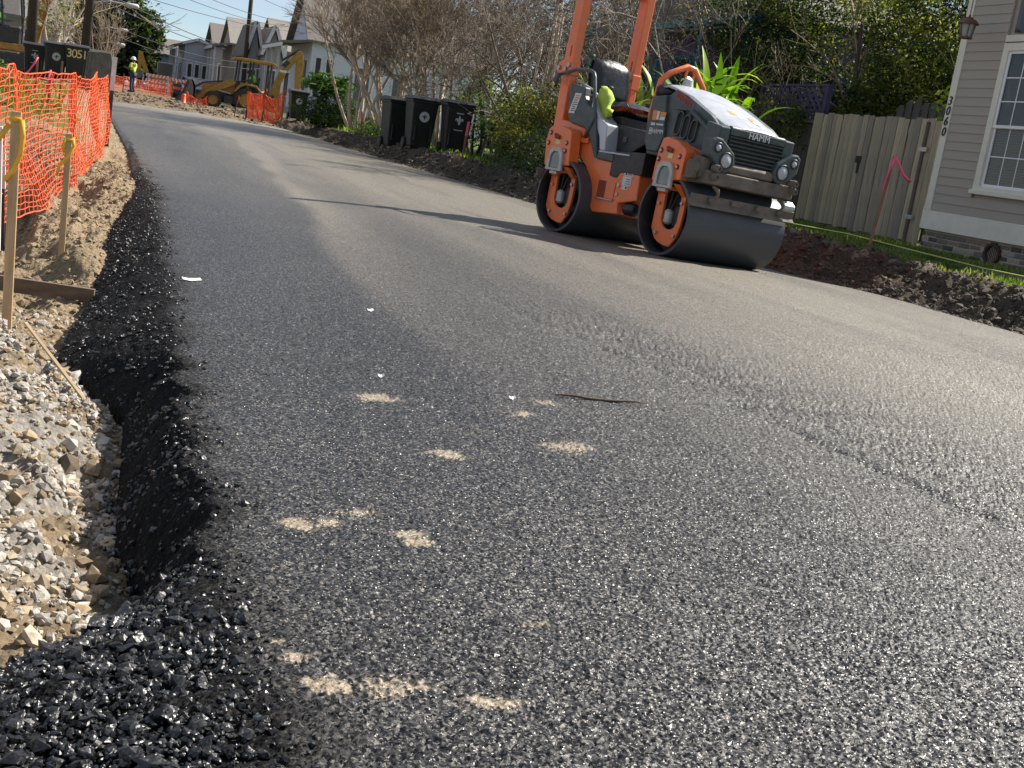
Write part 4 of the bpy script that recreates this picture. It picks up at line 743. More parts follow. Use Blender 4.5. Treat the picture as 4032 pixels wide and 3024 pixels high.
for ch, z in (('3', 2.17), ('0', 2.035), ('6', 1.895), ('0', 1.755)):
    k = text_mb(ch, .17, .006, frame((FX - .031, Y1 - .058, z), (0, -1, 0), (0, 0, 1), (-1, 0, 0)), HB(), shear=.12); k.build('house_number', IRON, H)
# hanging lantern
LN = thing('hanging_lantern', 'rusty brown lantern hanging on a chain in front of the corner board', 'lantern', (10.62, 12.94, 2.93)); COPPER = pm('rusty_copper', (.13, .055, .04), .7, var=.3, bmp=.3)
k = MB(); k.lathe([(.0, .30), (.012, .30), (.02, .27), (.05, .265), (.05, .25), (.09, .235), (.125, .20), (.135, .18), (.12, .175), (0, .20)], 16); k.build('lantern_cap', COPPER, LN, True)
k = MB(); k.lathe([(.075, .0), (.09, .0), (.09, .02), (.07, .025), (0, .02), (0, 0), (.075, 0)], 12); k.build('lantern_base', COPPER, LN)
for q in range(6): a = 2 * math.pi * q / 6; k = MB(); k.bar((.075 * math.cos(a), .075 * math.sin(a), .02), (.105 * math.cos(a), .105 * math.sin(a), .19), .012, .012); k.build('lantern_bar', COPPER, LN)
k = MB(); k.lathe([(.066, .022), (.096, .185)], 6, Matrix.Rotation(R(30), 4, 'Z')); k.build('lantern_glass', pm('frosted_glass', (.32, .40, .38), .3, var=.2), LN)
for q in range(16):
    z = .31 + q * .032; k = MB(); k.tube([(.009 * math.cos(a) if q % 2 else 0, 0 if q % 2 else .009 * math.cos(a), z + .02 * math.sin(a)) for a in [2 * math.pi * w / 8 for w in range(9)]], .003, 5); k.build('chain_link', COPPER, LN)
k = MB(); k.bx(-.06, .55, -.02, .02, .80, .85); k.build('hanger_arm', IRON, LN)
# ================================================================== FENCES AND GATE
m, t, b, out = newmat('weathered_pine'); co = objco(t); wv = noise(t, scaled(t, co, (9, 9, .55)), 5.0, 7, .7); kn = nd(t, 'TexVoronoi', i_Scale=3.4); lk(t, scaled(t, co, (2.2, 2.2, 1)), kn.inputs['Vector']); oi = nd(t, 'ObjectInfo').outputs['Random']
c = ramp(t, wv, [(.25, (.16, .14, .11)), (.5, (.32, .285, .22)), (.75, (.47, .42, .33))]); kf = ramp(t, kn.outputs['Distance'], [(.06, (1, 1, 1)), (.14, (0, 0, 0))]); c = mix(t, kf, c, (.07, .05, .035)); c = mix(t, 1., c, ramp(t, oi, [(0, (.62, .64, .67)), (1, (1.18, 1.13, 1.02))]), 'MULTIPLY')
lk(t, c, b.inputs['Base Color']); b.inputs['Roughness'].default_value = .85; bump(t, b, wv, .4, .006); PINE = m
def picket(par, x, y, z0, z1, w, lean=0., dog=False, mat=PINE, th=.019):
    k = MB(); hgt = z1 - z0; a = w / 2
    if dog: k.prism([(-a, 0), (a, 0), (a, hgt - .05), (a - .045, hgt), (-a + .045, hgt), (-a, hgt - .05)], -th / 2, th / 2, 'x')
    else: k.bx(-th / 2, th / 2, -a, a, 0, hgt)
    o = k.build('picket', mat, par, bevel=.003, seg=1); o.location = Vector((x, y, z0)) - Vector(par.location); o.rotation_euler = (lean, 0, 0); return o
r_ = random.Random(11)
G = thing('wooden_gate', 'tall weathered plank gate between the roller and the clapboard house', 'gate', (11, 15, gz(11, 15)))
y = 13.78
while y < 16.5: w = r_.uniform(.128, .142); picket(G, 11.0 + r_.uniform(-.009, .006), y + w / 2, gz(10.9, y) + .035 + r_.uniform(-.02, .02), 1.925 + r_.uniform(-.02, .018), w - r_.uniform(.006, .014), r_.uniform(-.009, .009)); y += w
for z in (.45, 1.1, 1.75): k = MB(Matrix.Translation(-Vector(G.location))); k.bx(11.012, 11.05, 13.78, 16.5, z - .045, z + .045); k.build('gate_rail', PINE, G)
k = MB(Matrix.Translation(-Vector(G.location))); k.bx(10.972, 10.988, 15.11, 15.24, 1.22, 1.32); k.bx(10.972, 10.988, 15.13, 15.18, 1.06, 1.24); k.build('latch', IRON, G, bevel=.004)
FS = thing('fence_section', 'narrow fence panel of three grey pickets beside the house corner', 'fence', (11, 13.6, gz(11, 13.6)))
for q in range(2): picket(FS, 11.0, 13.555 + q * .135, gz(10.9, 13.6) + .02, 1.90 + .03 * q, .125)
k = MB(Matrix.Translation(-Vector(FS.location))); k.bx(10.96, 11.06, 13.715, 13.765, .15, 1.88); k.build('gate_post', pm('dark_post', (.10, .085, .07), .9, bmp=.4), FS)
for z in (.55, 1.5): k = MB(Matrix.Translation(-Vector(FS.location))); k.bx(10.95, 10.985, 13.64, 13.80, z - .03, z + .03); k.build('hinge', STEEL, FS)
BFN = thing('back_fence', 'dark dog eared picket fence rising behind the plank gate', 'fence', (12.3, 15.6, .15)); DPINE = pm('dark_weathered_wood', (.085, .075, .068), .9, var=.3, bmp=.5, stretch=(6, 6, .5))
for q in range(11): picket(BFN, 12.3, 14.55 + q * .2, .15, (2.30, 2.27, 2.31, 2.29, 2.33, 2.30, 2.35, 2.33, 2.25, 2.1, 2.0)[q], .15 if q % 2 else .17, 0, True, DPINE)
k = MB(Matrix.Translation(-Vector(BFN.location))); k.bx(12.312, 12.35, 14.4, 16.7, 1.7, 1.78); k.build('fence_rail', DPINE, BFN)
DF = thing('side_fence', 'shaded dark board fence below the purple lattice', 'fence', (11.5, 18, .15))
for q in range(20): picket(DF, 11.5, 16.62 + q * .16, .15, 1.80, .15, 0, False, DPINE)
k = MB(Matrix.Translation(-Vector(DF.location))); k.bx(11.44, 11.54, 16.55, 19.8, 1.802, 1.86); k.build('cap_rail', DPINE, DF)
PURP = pm('purple_paint', (.055, .042, .095), .7, var=.2); LT = thing('lattice_panel', 'purple diagonal lattice panel above the dark board fence', 'lattice', (11.6, 18.2, 1.86)); ly0, ly1, lz0, lz1 = 17.2, 19.3, 1.87, 2.45
for sgn, dx_ in ((1, 0.), (-1, .016)):
    q = -1.2
    while q < 2.7:
        a, c = (ly0 + q, lz0) if sgn > 0 else (ly0 + q, lz1); e = a + (lz1 - lz0); g_ = lz1 if sgn > 0 else lz0; s0, s1 = max(0, (ly0 - a) / (e - a)), min(1, (ly1 - a) / (e - a))
        if s1 > s0 + .05:
            k = MB(Matrix.Translation(-Vector(LT.location))); k.bar((11.6 + dx_, a + (e - a) * s0, c + (g_ - c) * s0), (11.6 + dx_, a + (e - a) * s1, c + (g_ - c) * s1), .012, .062, (0, .7, .7 if sgn < 0 else -.7)); k.build('lattice_strip', PURP, LT)
        q += .165
for z in (lz0, lz1): k = MB(Matrix.Translation(-Vector(LT.location))); k.bx(11.58, 11.64, ly0, ly1, z - .02, z + .02); k.build('lattice_frame', PURP, LT)
for y in (17.22, 19.28): k = MB(Matrix.Translation(-Vector(LT.location))); k.bx(11.56, 11.66, y - .04, y + .04, 1.862, 2.47); k.build('lattice_post', PURP, LT)
# ================================================================== STRING LINE, STAKES
STRG = pm('yellow_string', (.55, .60, .18), .7); SL = thing('string_line', 'yellow mason line stretched low over the grass before the house', 'string line', (9, 11, .2)); k = MB(Matrix.Translation(-Vector(SL.location)))
pts = [(9.0, 6.5, .20), (9.0, 9.3, .205), (9.0, 9.91, .20), (9.0, 11.05, .23), (9.0, 12.34, .265), (9.0, 14.2, .24), (9.0, 17.0, .22)]; k.tube(pts, .006, 5); k.build('line', STRG, SL)
for y in (9.91, 12.34): k = MB(Matrix.Translation(-Vector(SL.location))); k.tube([(9.0, y, .2 if y < 10 else .265), (9.008, y - .01, .15), (8.99, y + .005, gz(9, y) - .02)], .005, 5); k.build('tie_down', STRG, SL)
PINK = pm('pink_flagging', (.80, .10, .22), .55, var=.1, bmp=.1); STAKE = pm('stake_red_brown', (.22, .10, .07), .85, var=.3, bmp=.3); LATH = pm('lath_wood', (.50, .33, .17), .75, var=.22, scale=8, bmp=.25, stretch=(6, 6, .7)); YEL = pm('yellow_flagging', (.80, .42, .03), .5, var=.12)
def ribbon(par, pts, w, mat, name='ribbon', wdir=(0, 0, 1)):
    k = MB(); rows = [[], []]; n = len(pts)
    for i, p in enumerate(pts):
        p = Vector(p); t_ = (Vector(pts[min(i + 1, n - 1)]) - Vector(pts[max(i - 1, 0)])).normalized(); s = t_.cross(Vector(wdir)); s = s.normalized() if s.length > .05 else Vector((1, 0, 0)); a = .9 * i / n
        s = s * math.cos(a) + t_.cross(s) * math.sin(a); rows[0].append(p + s * w / 2); rows[1].append(p - s * w / 2)
    k.sheet(rows); return k.build(name, mat, par, True, solid=.0015)
def stake(label, x, y, h, lean, w, mat, group, rib=None, ribmat=PINK, topmat=None, name='survey_stake', ribw=.032):
    z = gz(x, y); S = thing(name, label, 'stake', (x, y, z), 0, group); tp = Vector((lean[0], lean[1], h)); k = MB(); k.bar((0, 0, -.08), tp, w, w * .6, (0, 1, 0)); k.build('stake_shaft', mat, S, bevel=.002, seg=1)
    if topmat is not None: k = MB(); a = tp * .62; k.bar(a, tp * 1.004, w + .006, w * .6 + .006, (0, 1, 0)); k.build('painted_top', topmat, S)
    for r__ in rib or []: ribbon(S, [tp + Vector(q) for q in r__], ribw, ribmat, 'ribbon', (0, 1, 0))
    return S
GP = 'pink flagged survey stakes on the right bank'
stake('tall pink topped survey stake before the plank gate, ribbon blowing right', 7.92, 10.46, 1.0, (.17, .10), .03, STAKE, GP, [[(-.01, -.01, .0), (.06, -.02, -.07), (.13, -.03, -.17), (.2, -.03, -.22), (.25, -.03, -.24)], [(-.01, -.02, -.02), (-.05, -.02, -.2), (-.07, -.025, -.34), (-.06, -.03, -.40)]], PINK, None)
stake('bright pink stake on the bank between the carts and the netted hedge', 7.15, 22.9, .74, (.06, .05), .035, STAKE, GP, None, PINK, PINK)
stake('short pink flag stake below the bare crepe myrtle', 6.95, 31.6, .62, (-.04, .0), .03, STAKE, GP, [[(0, 0, 0), (.0, -.02, -.14), (.03, -.02, -.28)]], PINK, PINK)
# ================================================================== RIGHT HAND PLANTING
def grasspatch(name, label, pts, h, pal, seed, w=.006, cat='grass'):
    r = np.random.default_rng(seed); P = np.array(pts); n = len(P); a = r.uniform(0, 2 * math.pi, n); hh = h * r.uniform(.4, 1.25, n); d = np.stack([np.cos(a), np.sin(a)], -1); bend = r.uniform(.1, .7, (n, 1)) * hh[:, None]
    s = np.stack([-d[:, 1], d[:, 0]], -1) * w * r.uniform(.6, 1.5, (n, 1)); z0 = P[:, 2]; V = np.zeros((n, 4, 3)); V[:, 0, :2] = P[:, :2] - s; V[:, 1, :2] = P[:, :2] + s; V[:, 2, :2] = P[:, :2] + s * .7 + d * bend * .35; V[:, 3, :2] = P[:, :2] + d * bend
    V[:, 0, 2] = V[:, 1, 2] = z0 - .01; V[:, 2, 2] = z0 + hh * .6; V[:, 3, 2] = z0 + hh; F = np.arange(4 * n).reshape(n, 4); c = lcol(np.column_stack([P[:, :2], P[:, 2]]), pal, seed, 2.)
    return tag(ob(name, me_np(name, V.reshape(-1, 3), F, False, np.repeat(c, 4, 0)), LEAF), label, cat, kind='stuff')
def gpts(n, x0, x1, y0, y1, fn=None, seed=1):
    r = np.random.default_rng(seed); x = r.uniform(x0, x1, n); y = r.uniform(y0, y1, n)
    if fn is not None: k = r.random(n) < fn(x, y); x, y = x[k], y[k]
    return np.column_stack([x, y, zg(x, y)])
GRP = [(.05, .085, .015), (.09, .15, .025), (.14, .19, .04), (.20, .21, .07)]
grasspatch('yard_grass', 'short green grass of the yard before house and gate', gpts(26000, 8.0, 11.0, 8.2, 17.5, lambda x, y: smooth(.8, 1.15, x - ip(XR_T, y) + (fbm(x * 3, y * 3, 3, 301) - .5)) * smooth(.3, .5, fbm(x * 2, y * 2, 3, 302)) * (1 - .85 * ((x > 9.38) & (x < 10.2) & (y < 11.2))), 31), .055, GRP, 32)
grasspatch('bank_weeds', 'bright green weeds along the top of the bank beside the carts', gpts(9000, 6.9, 8.6, 21, 36, lambda x, y: smooth(.7, 1.0, x - ip(XR_T, y)) * smooth(.42, .6, fbm(x * 1.5, y * .8, 3, 303)), 33), .12, [(.06, .11, .02), (.13, .21, .03), (.22, .30, .05)], 34, .012)
# hedge
HEDP = [(.025, .042, .012), (.06, .08, .018), (.12, .13, .028), (.21, .19, .04), (.36, .29, .07)]
hd = plant('hedge_shrub', 'dense olive and yellow hedge shrub behind the rear drum of the roller', 'shrub', 8.3, 20.6); P = blobs(26000, [(-.55, .2, .85, .75, 1.0, .8, 1.2), (.25, .0, 1.0, .8, .9, .85, 1.2), (.8, -.6, .95, .6, .8, .85, .8), (-.9, -.5, .5, .5, .8, .5, .5)], 41, .13, 130); P[:, 2] = np.maximum(P[:, 2], .02); leaves('foliage', P, .055, lcol(P, HEDP, 42, 2.5), hd, LEAF, .6, 43)
tw = Twig(44)
for q in range(14): tw.grow((random.uniform(-.9, .9), random.uniform(-.6, .6), 0), (random.gauss(0, .25), random.gauss(0, .25), 1), 1.3, .018, 2, kids=(2, 4))
tw.build(hd, TWIGB, None, ('stems', 'twigs'), 1)
hd2 = plant('hedge_shrub', 'taller yellow tipped shrub at the left end of the hedge', 'shrub', 8.75, 23.3); P = blobs(9000, [(0, 0, .7, .7, .9, .65, 1), (.5, -.2, .95, .5, .7, .6, .7)], 45, .13, 80); P[:, 2] = np.maximum(P[:, 2], .02); leaves('foliage', P, .055, lcol(P, HEDP[1:], 46, 2.5), hd2, LEAF, .6, 47)
# green garden netting over the low front of the hedge
NET = pm('green_netting', (.03, .075, .04), .6); nt_ = plant('netted_bush', 'low dark bush draped in green garden netting beside the road bank', 'shrub', 7.45, 18.5); P = blobs(9000, [(0, 0, .35, .72, 1.5, .52, 1), (.4, -.5, .5, .55, 1.0, .5, .7)], 48, .14, 80); P[:, 2] = np.maximum(P[:, 2], .01); leaves('foliage', P, .045, lcol(P, [(.012, .022, .008), (.025, .042, .014), (.045, .06, .02)], 49), nt_, LEAF, .55, 50)
def netz(u, v): return (-.72 + 1.5 * u * .55 - .0, -1.55 + 3.1 * v, max(.02, .02 + .86 * math.sin(min(1, u * 1.15) * math.pi / 2) * (1 - (2 * v - 1) ** 4 * .8)))
A, B = [], []
for i in range(19):
    for j in range(40):
        u, v = i / 18, j / 40; A.append(netz(u, v)); B.append(netz(u, (j + 1) / 40))
for j in range(0, 41, 2):
    for i in range(18): A.append(netz(i / 18, j / 40)); B.append(netz((i + 1) / 18, j / 40))
n = len(A); ne = segtubes('netting', A, B, np.full(n, .0022), np.full(n, .0022), NET, nt_, n=3); ne['kind'] = 'stuff'
# crepe myrtles, bare in winter
def myrtle(label, x, y, seed, nst, Ht, sp, group, depth=3, kids=(4, 6)):
    T = plant('crepe_myrtle_tree', label, 'tree', x, y, group); w = Twig(seed)
    for q in range(nst):
        a = 2 * math.pi * q / nst + w.r.uniform(-.4, .4); rr = w.r.uniform(.05, .28); w.grow((rr * math.cos(a), rr * math.sin(a), -.05), (sp * math.cos(a), sp * math.sin(a), 1), Ht * w.r.uniform(.62, .8), w.r.uniform(.05, .075), depth, wob=.16, up=.10, kids=kids, spread=.55, shrink=.52, seg=6, start=.42)
    w.build(T, BARK1, TWIGB, ('trunk', 'crown'), 2, .0045); return T
GM = 'bare crepe myrtle trees beyond the carts'
myrtle('bare multi stemmed crepe myrtle with pale peeling trunks behind the carts', 7.95, 32.6, 61, 11, 4.9, .42, GM, 4, (5, 6)); myrtle('slender bare crepe myrtle leaning left before the white house', 7.7, 35.6, 62, 6, 5.0, .36, GM, 4, (4, 6)); myrtle('bare shrubby crepe myrtle right of the pale trunks', 8.9, 31.0, 63, 8, 4.7, .42, GM, 4, (5, 6)); myrtle('tall bare tree crowding behind the crepe myrtles', 10.2, 35.5, 68, 8, 6.4, .35, GM, 4, (4, 6))
# tangle of bare vines and small trees over the hedge
GV = 'bare twiggy trees behind the hedge'
def bare(label, x, y, seed, nst, Ht, sp, mat, depth=4, kids=(3, 5), wob=.34, rad=.05, group=GV, spread=.9):
    T = plant('bare_tree', label, 'tree', x, y, group); w = Twig(seed)
    for q in range(nst): a = 2 * math.pi * q / nst + w.r.uniform(-.5, .5); w.grow((.2 * math.cos(a), .2 * math.sin(a), -.05), (sp * math.cos(a), sp * math.sin(a), 1), Ht * w.r.uniform(.6, .85), rad * w.r.uniform(.7, 1.2), depth, wob=wob, up=.02, kids=kids, spread=spread, shrink=.58, seg=5, start=.25)
    w.build(T, mat, mat, ('trunk', 'crown'), 1, .005); return T
bare('bare tangled tree with pale twigs framed by the roll bar', 9.6, 19.6, 71, 3, 3.9, .22, TWIGG, 4, (3, 4)); bare('brown leafless thicket left of the roll bar', 9.3, 24.2, 72, 6, 4.4, .4, TWIGD, 4, (4, 5)); bare('brown leafless thicket behind the purple porch rail', 10.2, 22.0, 73, 5, 4.8, .4, TWIGD, 4, (4, 5)); bare('brown leafless thicket between myrtles and hedge', 9.0, 28.0, 74, 6, 4.6, .45, TWIGD, 4, (4, 5))
# pale poles leaning together
BU = thing('pole_bundle', 'bundle of pale wooden poles leaning together behind the hedge', 'poles', (8.35, 22.3, gz(8.35, 22.3))); PALEW = pm('pale_pole', (.42, .33, .24), .8, var=.25, bmp=.3, stretch=(4, 4, .5))
for q, (dx_, dy_, tx, ty, h_) in enumerate(((0, 0, .10, 0, 3.3), (.1, .05, .07, .0, 3.0), (.18, .0, .05, .05, 3.5), (.34, -.05, -.08, .0, 2.7), (-.28, .1, .16, .0, 2.5), (.24, .1, .06, .0, 3.1))): k = MB(); k.tube([(dx_, dy_, 0), (dx_ + tx, dy_ + ty, h_ * .5), (dx_ + tx * 1.6, dy_ + ty, h_)], [.035, .03, .022], 7); k.build('pole', PALEW, BU, True)
# strap leaved plants
def strap(label, x, y, n, L_, W0, pal, seed, tilt=.75, zb=0., lift=0., name='strap_leaf_plant'):
    T = plant(name, label, 'plant', x, y, 'strap leaved plants behind the roller'); T.location.z += lift; r = np.random.default_rng(seed); V = []; F = []; C_ = []; b = 0; K = 7
    for q in range(n):
        a = r.uniform(0, 2 * math.pi); l = L_ * r.uniform(.55, 1.1); el = r.uniform(.35, 1.35) * tilt; w = W0 * r.uniform(.7, 1.2); c = np.array(pal[r.integers(0, len(pal))]) * r.uniform(.7, 1.25); base = np.array((r.normal() * .25, r.normal() * .25, zb * r.uniform(.3, 1)))
        d = np.array((math.cos(a), math.sin(a), 0)); s = np.array((-d[1], d[0], 0)); p = base.copy(); ang = math.pi / 2 - el * .35
        for i in range(K):
            u = i / (K - 1); ww = w * math.sin(math.pi * (.12 + .88 * u) ** .8) * .5 + .003; V += [p - s * ww, p + np.array((0, 0, -.25 * ww)), p + s * ww]; C_ += [c] * 3
            p = p + (d * math.cos(ang) + np.array((0, 0, math.sin(ang)))) * l / (K - 1); ang -= el * .26
            if i: j = b + 3 * i; F += [(j - 3, j - 2, j + 1, j), (j - 2, j - 1, j + 2, j + 1)]
        b += 3 * K
    ob('leaves', me_np('leaves', np.array(V), np.array(F), True, np.array(C_, dtype=np.float32)), GLOSSLEAF, T)
    if zb: [MB().tube([(q * .12 - .2, q * .05, 0), (q * .1 - .15, q * .05, zb)], [.03, .02], 6).build('stem', TWIGB, T) for q in range(4)]
    return T
BRG = [(.14, .28, .025), (.24, .42, .03), (.36, .50, .05), (.08, .17, .02)]
strap('bright green strap leaved plant rising behind the roller hood', 9.45, 17.2, 90, 1.05, .125, BRG, 81, 1.0, 1.85); strap('strap leaved clump half hidden by the roller seat', 8.7, 18.9, 60, 1.0, .085, [(.10, .16, .025), (.16, .22, .04), (.24, .28, .06)], 82, .8, 1.5); strap('low strap leaved clump left of the bright plant', 9.3, 18.0, 40, .9, .07, [(.06, .11, .02), (.1, .16, .03)], 83, .8, 1.0)
# evergreen mass behind gate and lattice
IV = [(.010, .019, .007), (.022, .038, .010), (.042, .064, .015), (.075, .098, .021), (.13, .145, .034), (.24, .24, .065)]
def evergreen(label, x, y, bl, n, seed, pal=IV, size=.075, trunk=None, group='evergreen trees behind the gate'):
    T = plant('evergreen_tree', label, 'tree', x, y, group); P = blobs(n, bl, seed, .11, 260, .35); leaves('crown', P, size, lcol(P, pal, seed + 1, 1.6), T, LEAF, .55, seed + 2)
    w = Twig(seed)
    for (bx_, by_, dx_, dy_, L_, rad) in trunk or [(0, 0, .1, 0, 3.4, .11)]: w.grow((bx_, by_, 0), (dx_, dy_, 1), L_, rad, 3, wob=.2, up=.05, kids=(3, 5), spread=.7, shrink=.5, seg=6, start=.2)
    w.build(T, BARKD, TWIGB, ('trunk', 'branches'), 1, .006); return T
evergreen('olive evergreen tree with dark leaning trunk behind the strap leaved plant', 12.9, 20.9, [(-.3, .6, 3.4, 1.5, 1.7, 1.4, 1), (-.6, -.6, 2.6, 1.3, 1.4, 1.2, 1), (.3, .2, 2.0, 1.3, 1.6, 1.2, .9), (.2, -.6, 4.1, 1.3, 1.4, .9, .7)], 30000, 91, IV[:4] + [(.12, .10, .04)], .075, [(0, 0, -.35, .1, 3.8, .13), (.4, -.5, .05, 0, 3.9, .10)]); evergreen('green leafy tree directly behind the plank gate', 13.9, 17.6, [(-.2, .3, 3.1, 1.5, 1.5, 1.3, 1), (-.5, -.8, 2.4, 1.2, 1.3, 1.1, 1), (.1, .9, 2.1, 1.2, 1.3, 1.1, 1), (-.3, .2, 3.9, 1.4, 1.5, .75, .7)], 34000, 94, IV); evergreen('sunlit leafy tree beside the upper house corner', 14.0, 15.3, [(-.2, .2, 3.3, 1.1, 1.1, 1.2, 1), (-.4, .4, 2.3, 1.0, .9, .9, 1), (-.1, .0, 4.1, 1.0, 1.0, .7, .7)], 19000, 97, IV[1:]); evergreen('dark leafy shrub below the purple lattice edge', 12.3, 17.4, [(-.2, .2, 1.4, .7, 1.0, .9, 1), (0, -.4, 1.9, .6, .7, .6, 1)], 9000, 99, IV[:4] + [(.1, .12, .03)])
evergreen('tall dark evergreen behind the purple house', 16.5, 26.0, [(0, 0, 4.2, 2.6, 3.0, 2.2, 1), (-.6, -1.2, 3.0, 1.8, 2.0, 1.8, .8)], 16000, 103, IV[:4], .12)
evergreen('dark evergreen mass behind the bare thickets left of the roll bar', 14.5, 33.0, [(0, 0, 3.6, 2.2, 3.0, 2.2, 1), (-.6, -2.5, 2.8, 1.8, 2.2, 1.9, .8), (-.2, 3.5, 3.4, 2.0, 2.4, 2.2, .8)], 15000, 151, [(.014, .02, .010), (.03, .036, .016), (.06, .06, .026), (.09, .08, .04)], .14)
bare('tall brown thicket before the dark evergreen mass', 11.8, 30.5, 76, 7, 5.8, .4, TWIGD, 4, (3, 5))
T = plant('climbing_vine', 'sparse yellow green vine climbing over the purple lattice', 'vine', 11.45, 18.3); P = blobs(900, [(0, .2, 1.75, .12, .9, .35, 1), (0, -.6, 1.4, .12, .5, .5, .5)], 161, .2, 26); leaves('foliage', P, .075, lcol(P, [(.05, .07, .02), (.13, .15, .03), (.26, .27, .05)], 162), T, LEAF, .6, 163); w = Twig(164); [w.grow((0, q * .4 - .6, 0), (0, .2, 1), 2.0, .012, 2) for q in range(4)]; w.build(T, TWIGB, None, ('stem', 'twigs'), 1)
r_ = np.random.default_rng(5); T = plant('young_shrub', 'small shrub with bright lime leaves beside the house corner', 'shrub', 11.9, 14.1); P = blobs(260, [(-.1, .1, 1.9, .25, .35, .45, 1), (0, .1, 2.35, .2, .25, .25, .6)], 105, .2, 20); leaves('foliage', P, .14, lcol(P, [(.10, .17, .02), (.22, .30, .03), (.30, .34, .05)], 106), T, LEAF, .4, 107); w = Twig(108); w.grow((0, 0, 0), (0, 0, 1), 2.2, .02, 2); w.build(T, TWIGB, None, ('stem', 'twigs'), 1)
# shrubs farther up the bank
DG = [(.010, .022, .008), (.022, .045, .014), (.05, .085, .022), (.09, .13, .04)]
T = plant('clipped_shrub', 'dark green clipped shrub with a leafy top beside the far cart', 'shrub', 7.05, 37.2); P = blobs(17000, [(-.25, 0, .5, .8, .9, .55, 1), (.3, .0, .6, .8, .9, .62, 1), (0, -.4, .3, .9, .7, .35, .7)], 111, .13, 90); P[:, 2] = np.maximum(P[:, 2], .02); leaves('foliage', P, .06, lcol(P, DG, 112), T, LEAF, .5, 113); P = blobs(900, [(0, 0, 1.35, .75, .8, .28, 1)], 114, .2, 60); leaves('leafy_top', P, .24, lcol(P, [(.03, .07, .02), (.06, .12, .03), (.12, .18, .06)], 115), T, GLOSSLEAF, .32, 116)
T = plant('leafy_shrub', 'yellow green leafy shrub right behind the wheeled carts', 'shrub', 8.7, 27.0); P = blobs(6500, [(0, 0, 1.0, .7, .9, .9, 1), (.6, -.6, .8, .6, .8, .7, .8)], 121, .14, 80); leaves('foliage', P, .075, lcol(P, [(.02, .04, .012), (.06, .10, .02), (.16, .2, .04), (.26, .28, .06)], 122), T, LEAF, .5, 123)
strap('dark green fern palm between the carts and the hedge', 8.6, 24.6, 45, 1.1, .14, [(.02, .05, .015), (.04, .085, .025), (.07, .11, .04)], 124, 1.0, .6, 0., 'fern_palm')
T = plant('ground_ivy', 'low mixed ground ivy beneath the crepe myrtles', 'ivy', 7.6, 31.2); P = blobs(5000, [(0, 0, .15, .7, 2.6, .25, 1), (.4, 2.2, .3, .6, 1.6, .4, .7)], 125, .15, 60); P[:, 2] = np.maximum(P[:, 2], .02); leaves('foliage', P, .07, lcol(P, [(.03, .06, .02), (.08, .13, .03), (.2, .26, .08)], 126), T, LEAF, .6, 127)
# ================================================================== PURPLE HOUSE (seen through the twigs)
LIL = pm('purple_siding', (.085, .06, .15), .7, var=.12, scale=3); TEAL = pm('teal_paint', (.03, .19, .25), .6, var=.15)
PH = thing('purple_house', 'purple wooden house with teal porch posts half hidden by twigs', 'house', (12.2, 25, .2)); PM_ = Matrix.Translation(-Vector(PH.location))
k = MB(PM_); k.bx(13.6, 20, 20.8, 30, .2, 3.9); k.build('wall', LIL, PH); k = MB(PM_); k.prism([(20.4, 3.9), (30.4, 3.9), (25.4, 5.4)], 13.2, 20.3, 'x'); k.build('roof', ROOFM, PH); k = MB(PM_); k.bx(12.1, 13.6, 21, 30, .25, .75); k.build('porch_floor', pm('porch_grey', (.16, .15, .15), .8), PH)
for y in (21.2, 23.2, 25.2, 27.2, 29.2): k = MB(PM_); k.bx(12.18, 12.3, y - .07, y + .07, .75, 3.75); k.build('porch_post', TEAL, PH)
k = MB(PM_); k.bx(12.15, 12.32, 21, 30, 3.75, 3.9); k.build('porch_beam', TEAL, PH); k = MB(PM_); k.bx(12.2, 12.28, 21, 30, 1.55, 1.63); k.build('porch_rail', TEAL, PH)
for y in (22.3, 24.4, 26.5, 28.6): k = MB(PM_); k.bx(13.53, 13.59, y - .45, y + .45, 1.5, 3.4); wn_ = k.build('window', TEAL, PH); k = MB(PM_); k.bx(13.51, 13.53, y - .36, y + .36, 1.6, 3.3); k.build('pane', GLASS, wn_)
k = MB(PM_); k.bx(14.0, 15.5, 20.72, 20.79, .9, 3.2); k.build('shutter', pm('dark_blue', (.03, .04, .09), .7), PH)
# ================================================================== WHEELED CARTS
CARTB = pm('cart_plastic', (.007, .0075, .007), .5, var=.25, scale=5, dirt=(.035, .03, .026), dirtamt=.3); CARTL = pm('cart_lid', (.028, .028, .030), .4, var=.2); EMB = pm('emblem_white', (.46, .48, .48), .6, var=.1)
def fleur(mb, M, s):
    """fleur-de-lis outline: middle petal, two curled side petals, band and foot"""
    mid = [(0, 1.0), (.17, .62), (.2, .35), (.09, -.02), (-.09, -.02), (-.2, .35), (-.17, .62)]; sd1 = [(.14, -.02), (.22, .28), (.42, .52), (.66, .42), (.70, .16), (.52, .02), (.55, .2), (.44, .27), (.34, .05)]; foot = [(.12, -.12), (-.12, -.12), (-.2, -.42), (0, -.62), (.2, -.42)]; band = [(-.34, -.11), (.34, -.11), (.34, -.01), (-.34, -.01)]
    for p in (mid, sd1, [(-x, y) for x, y in sd1][::-1], foot, band): mb.prism([(x * s, y * s) for x, y in p], 0, .004, 'z', M)
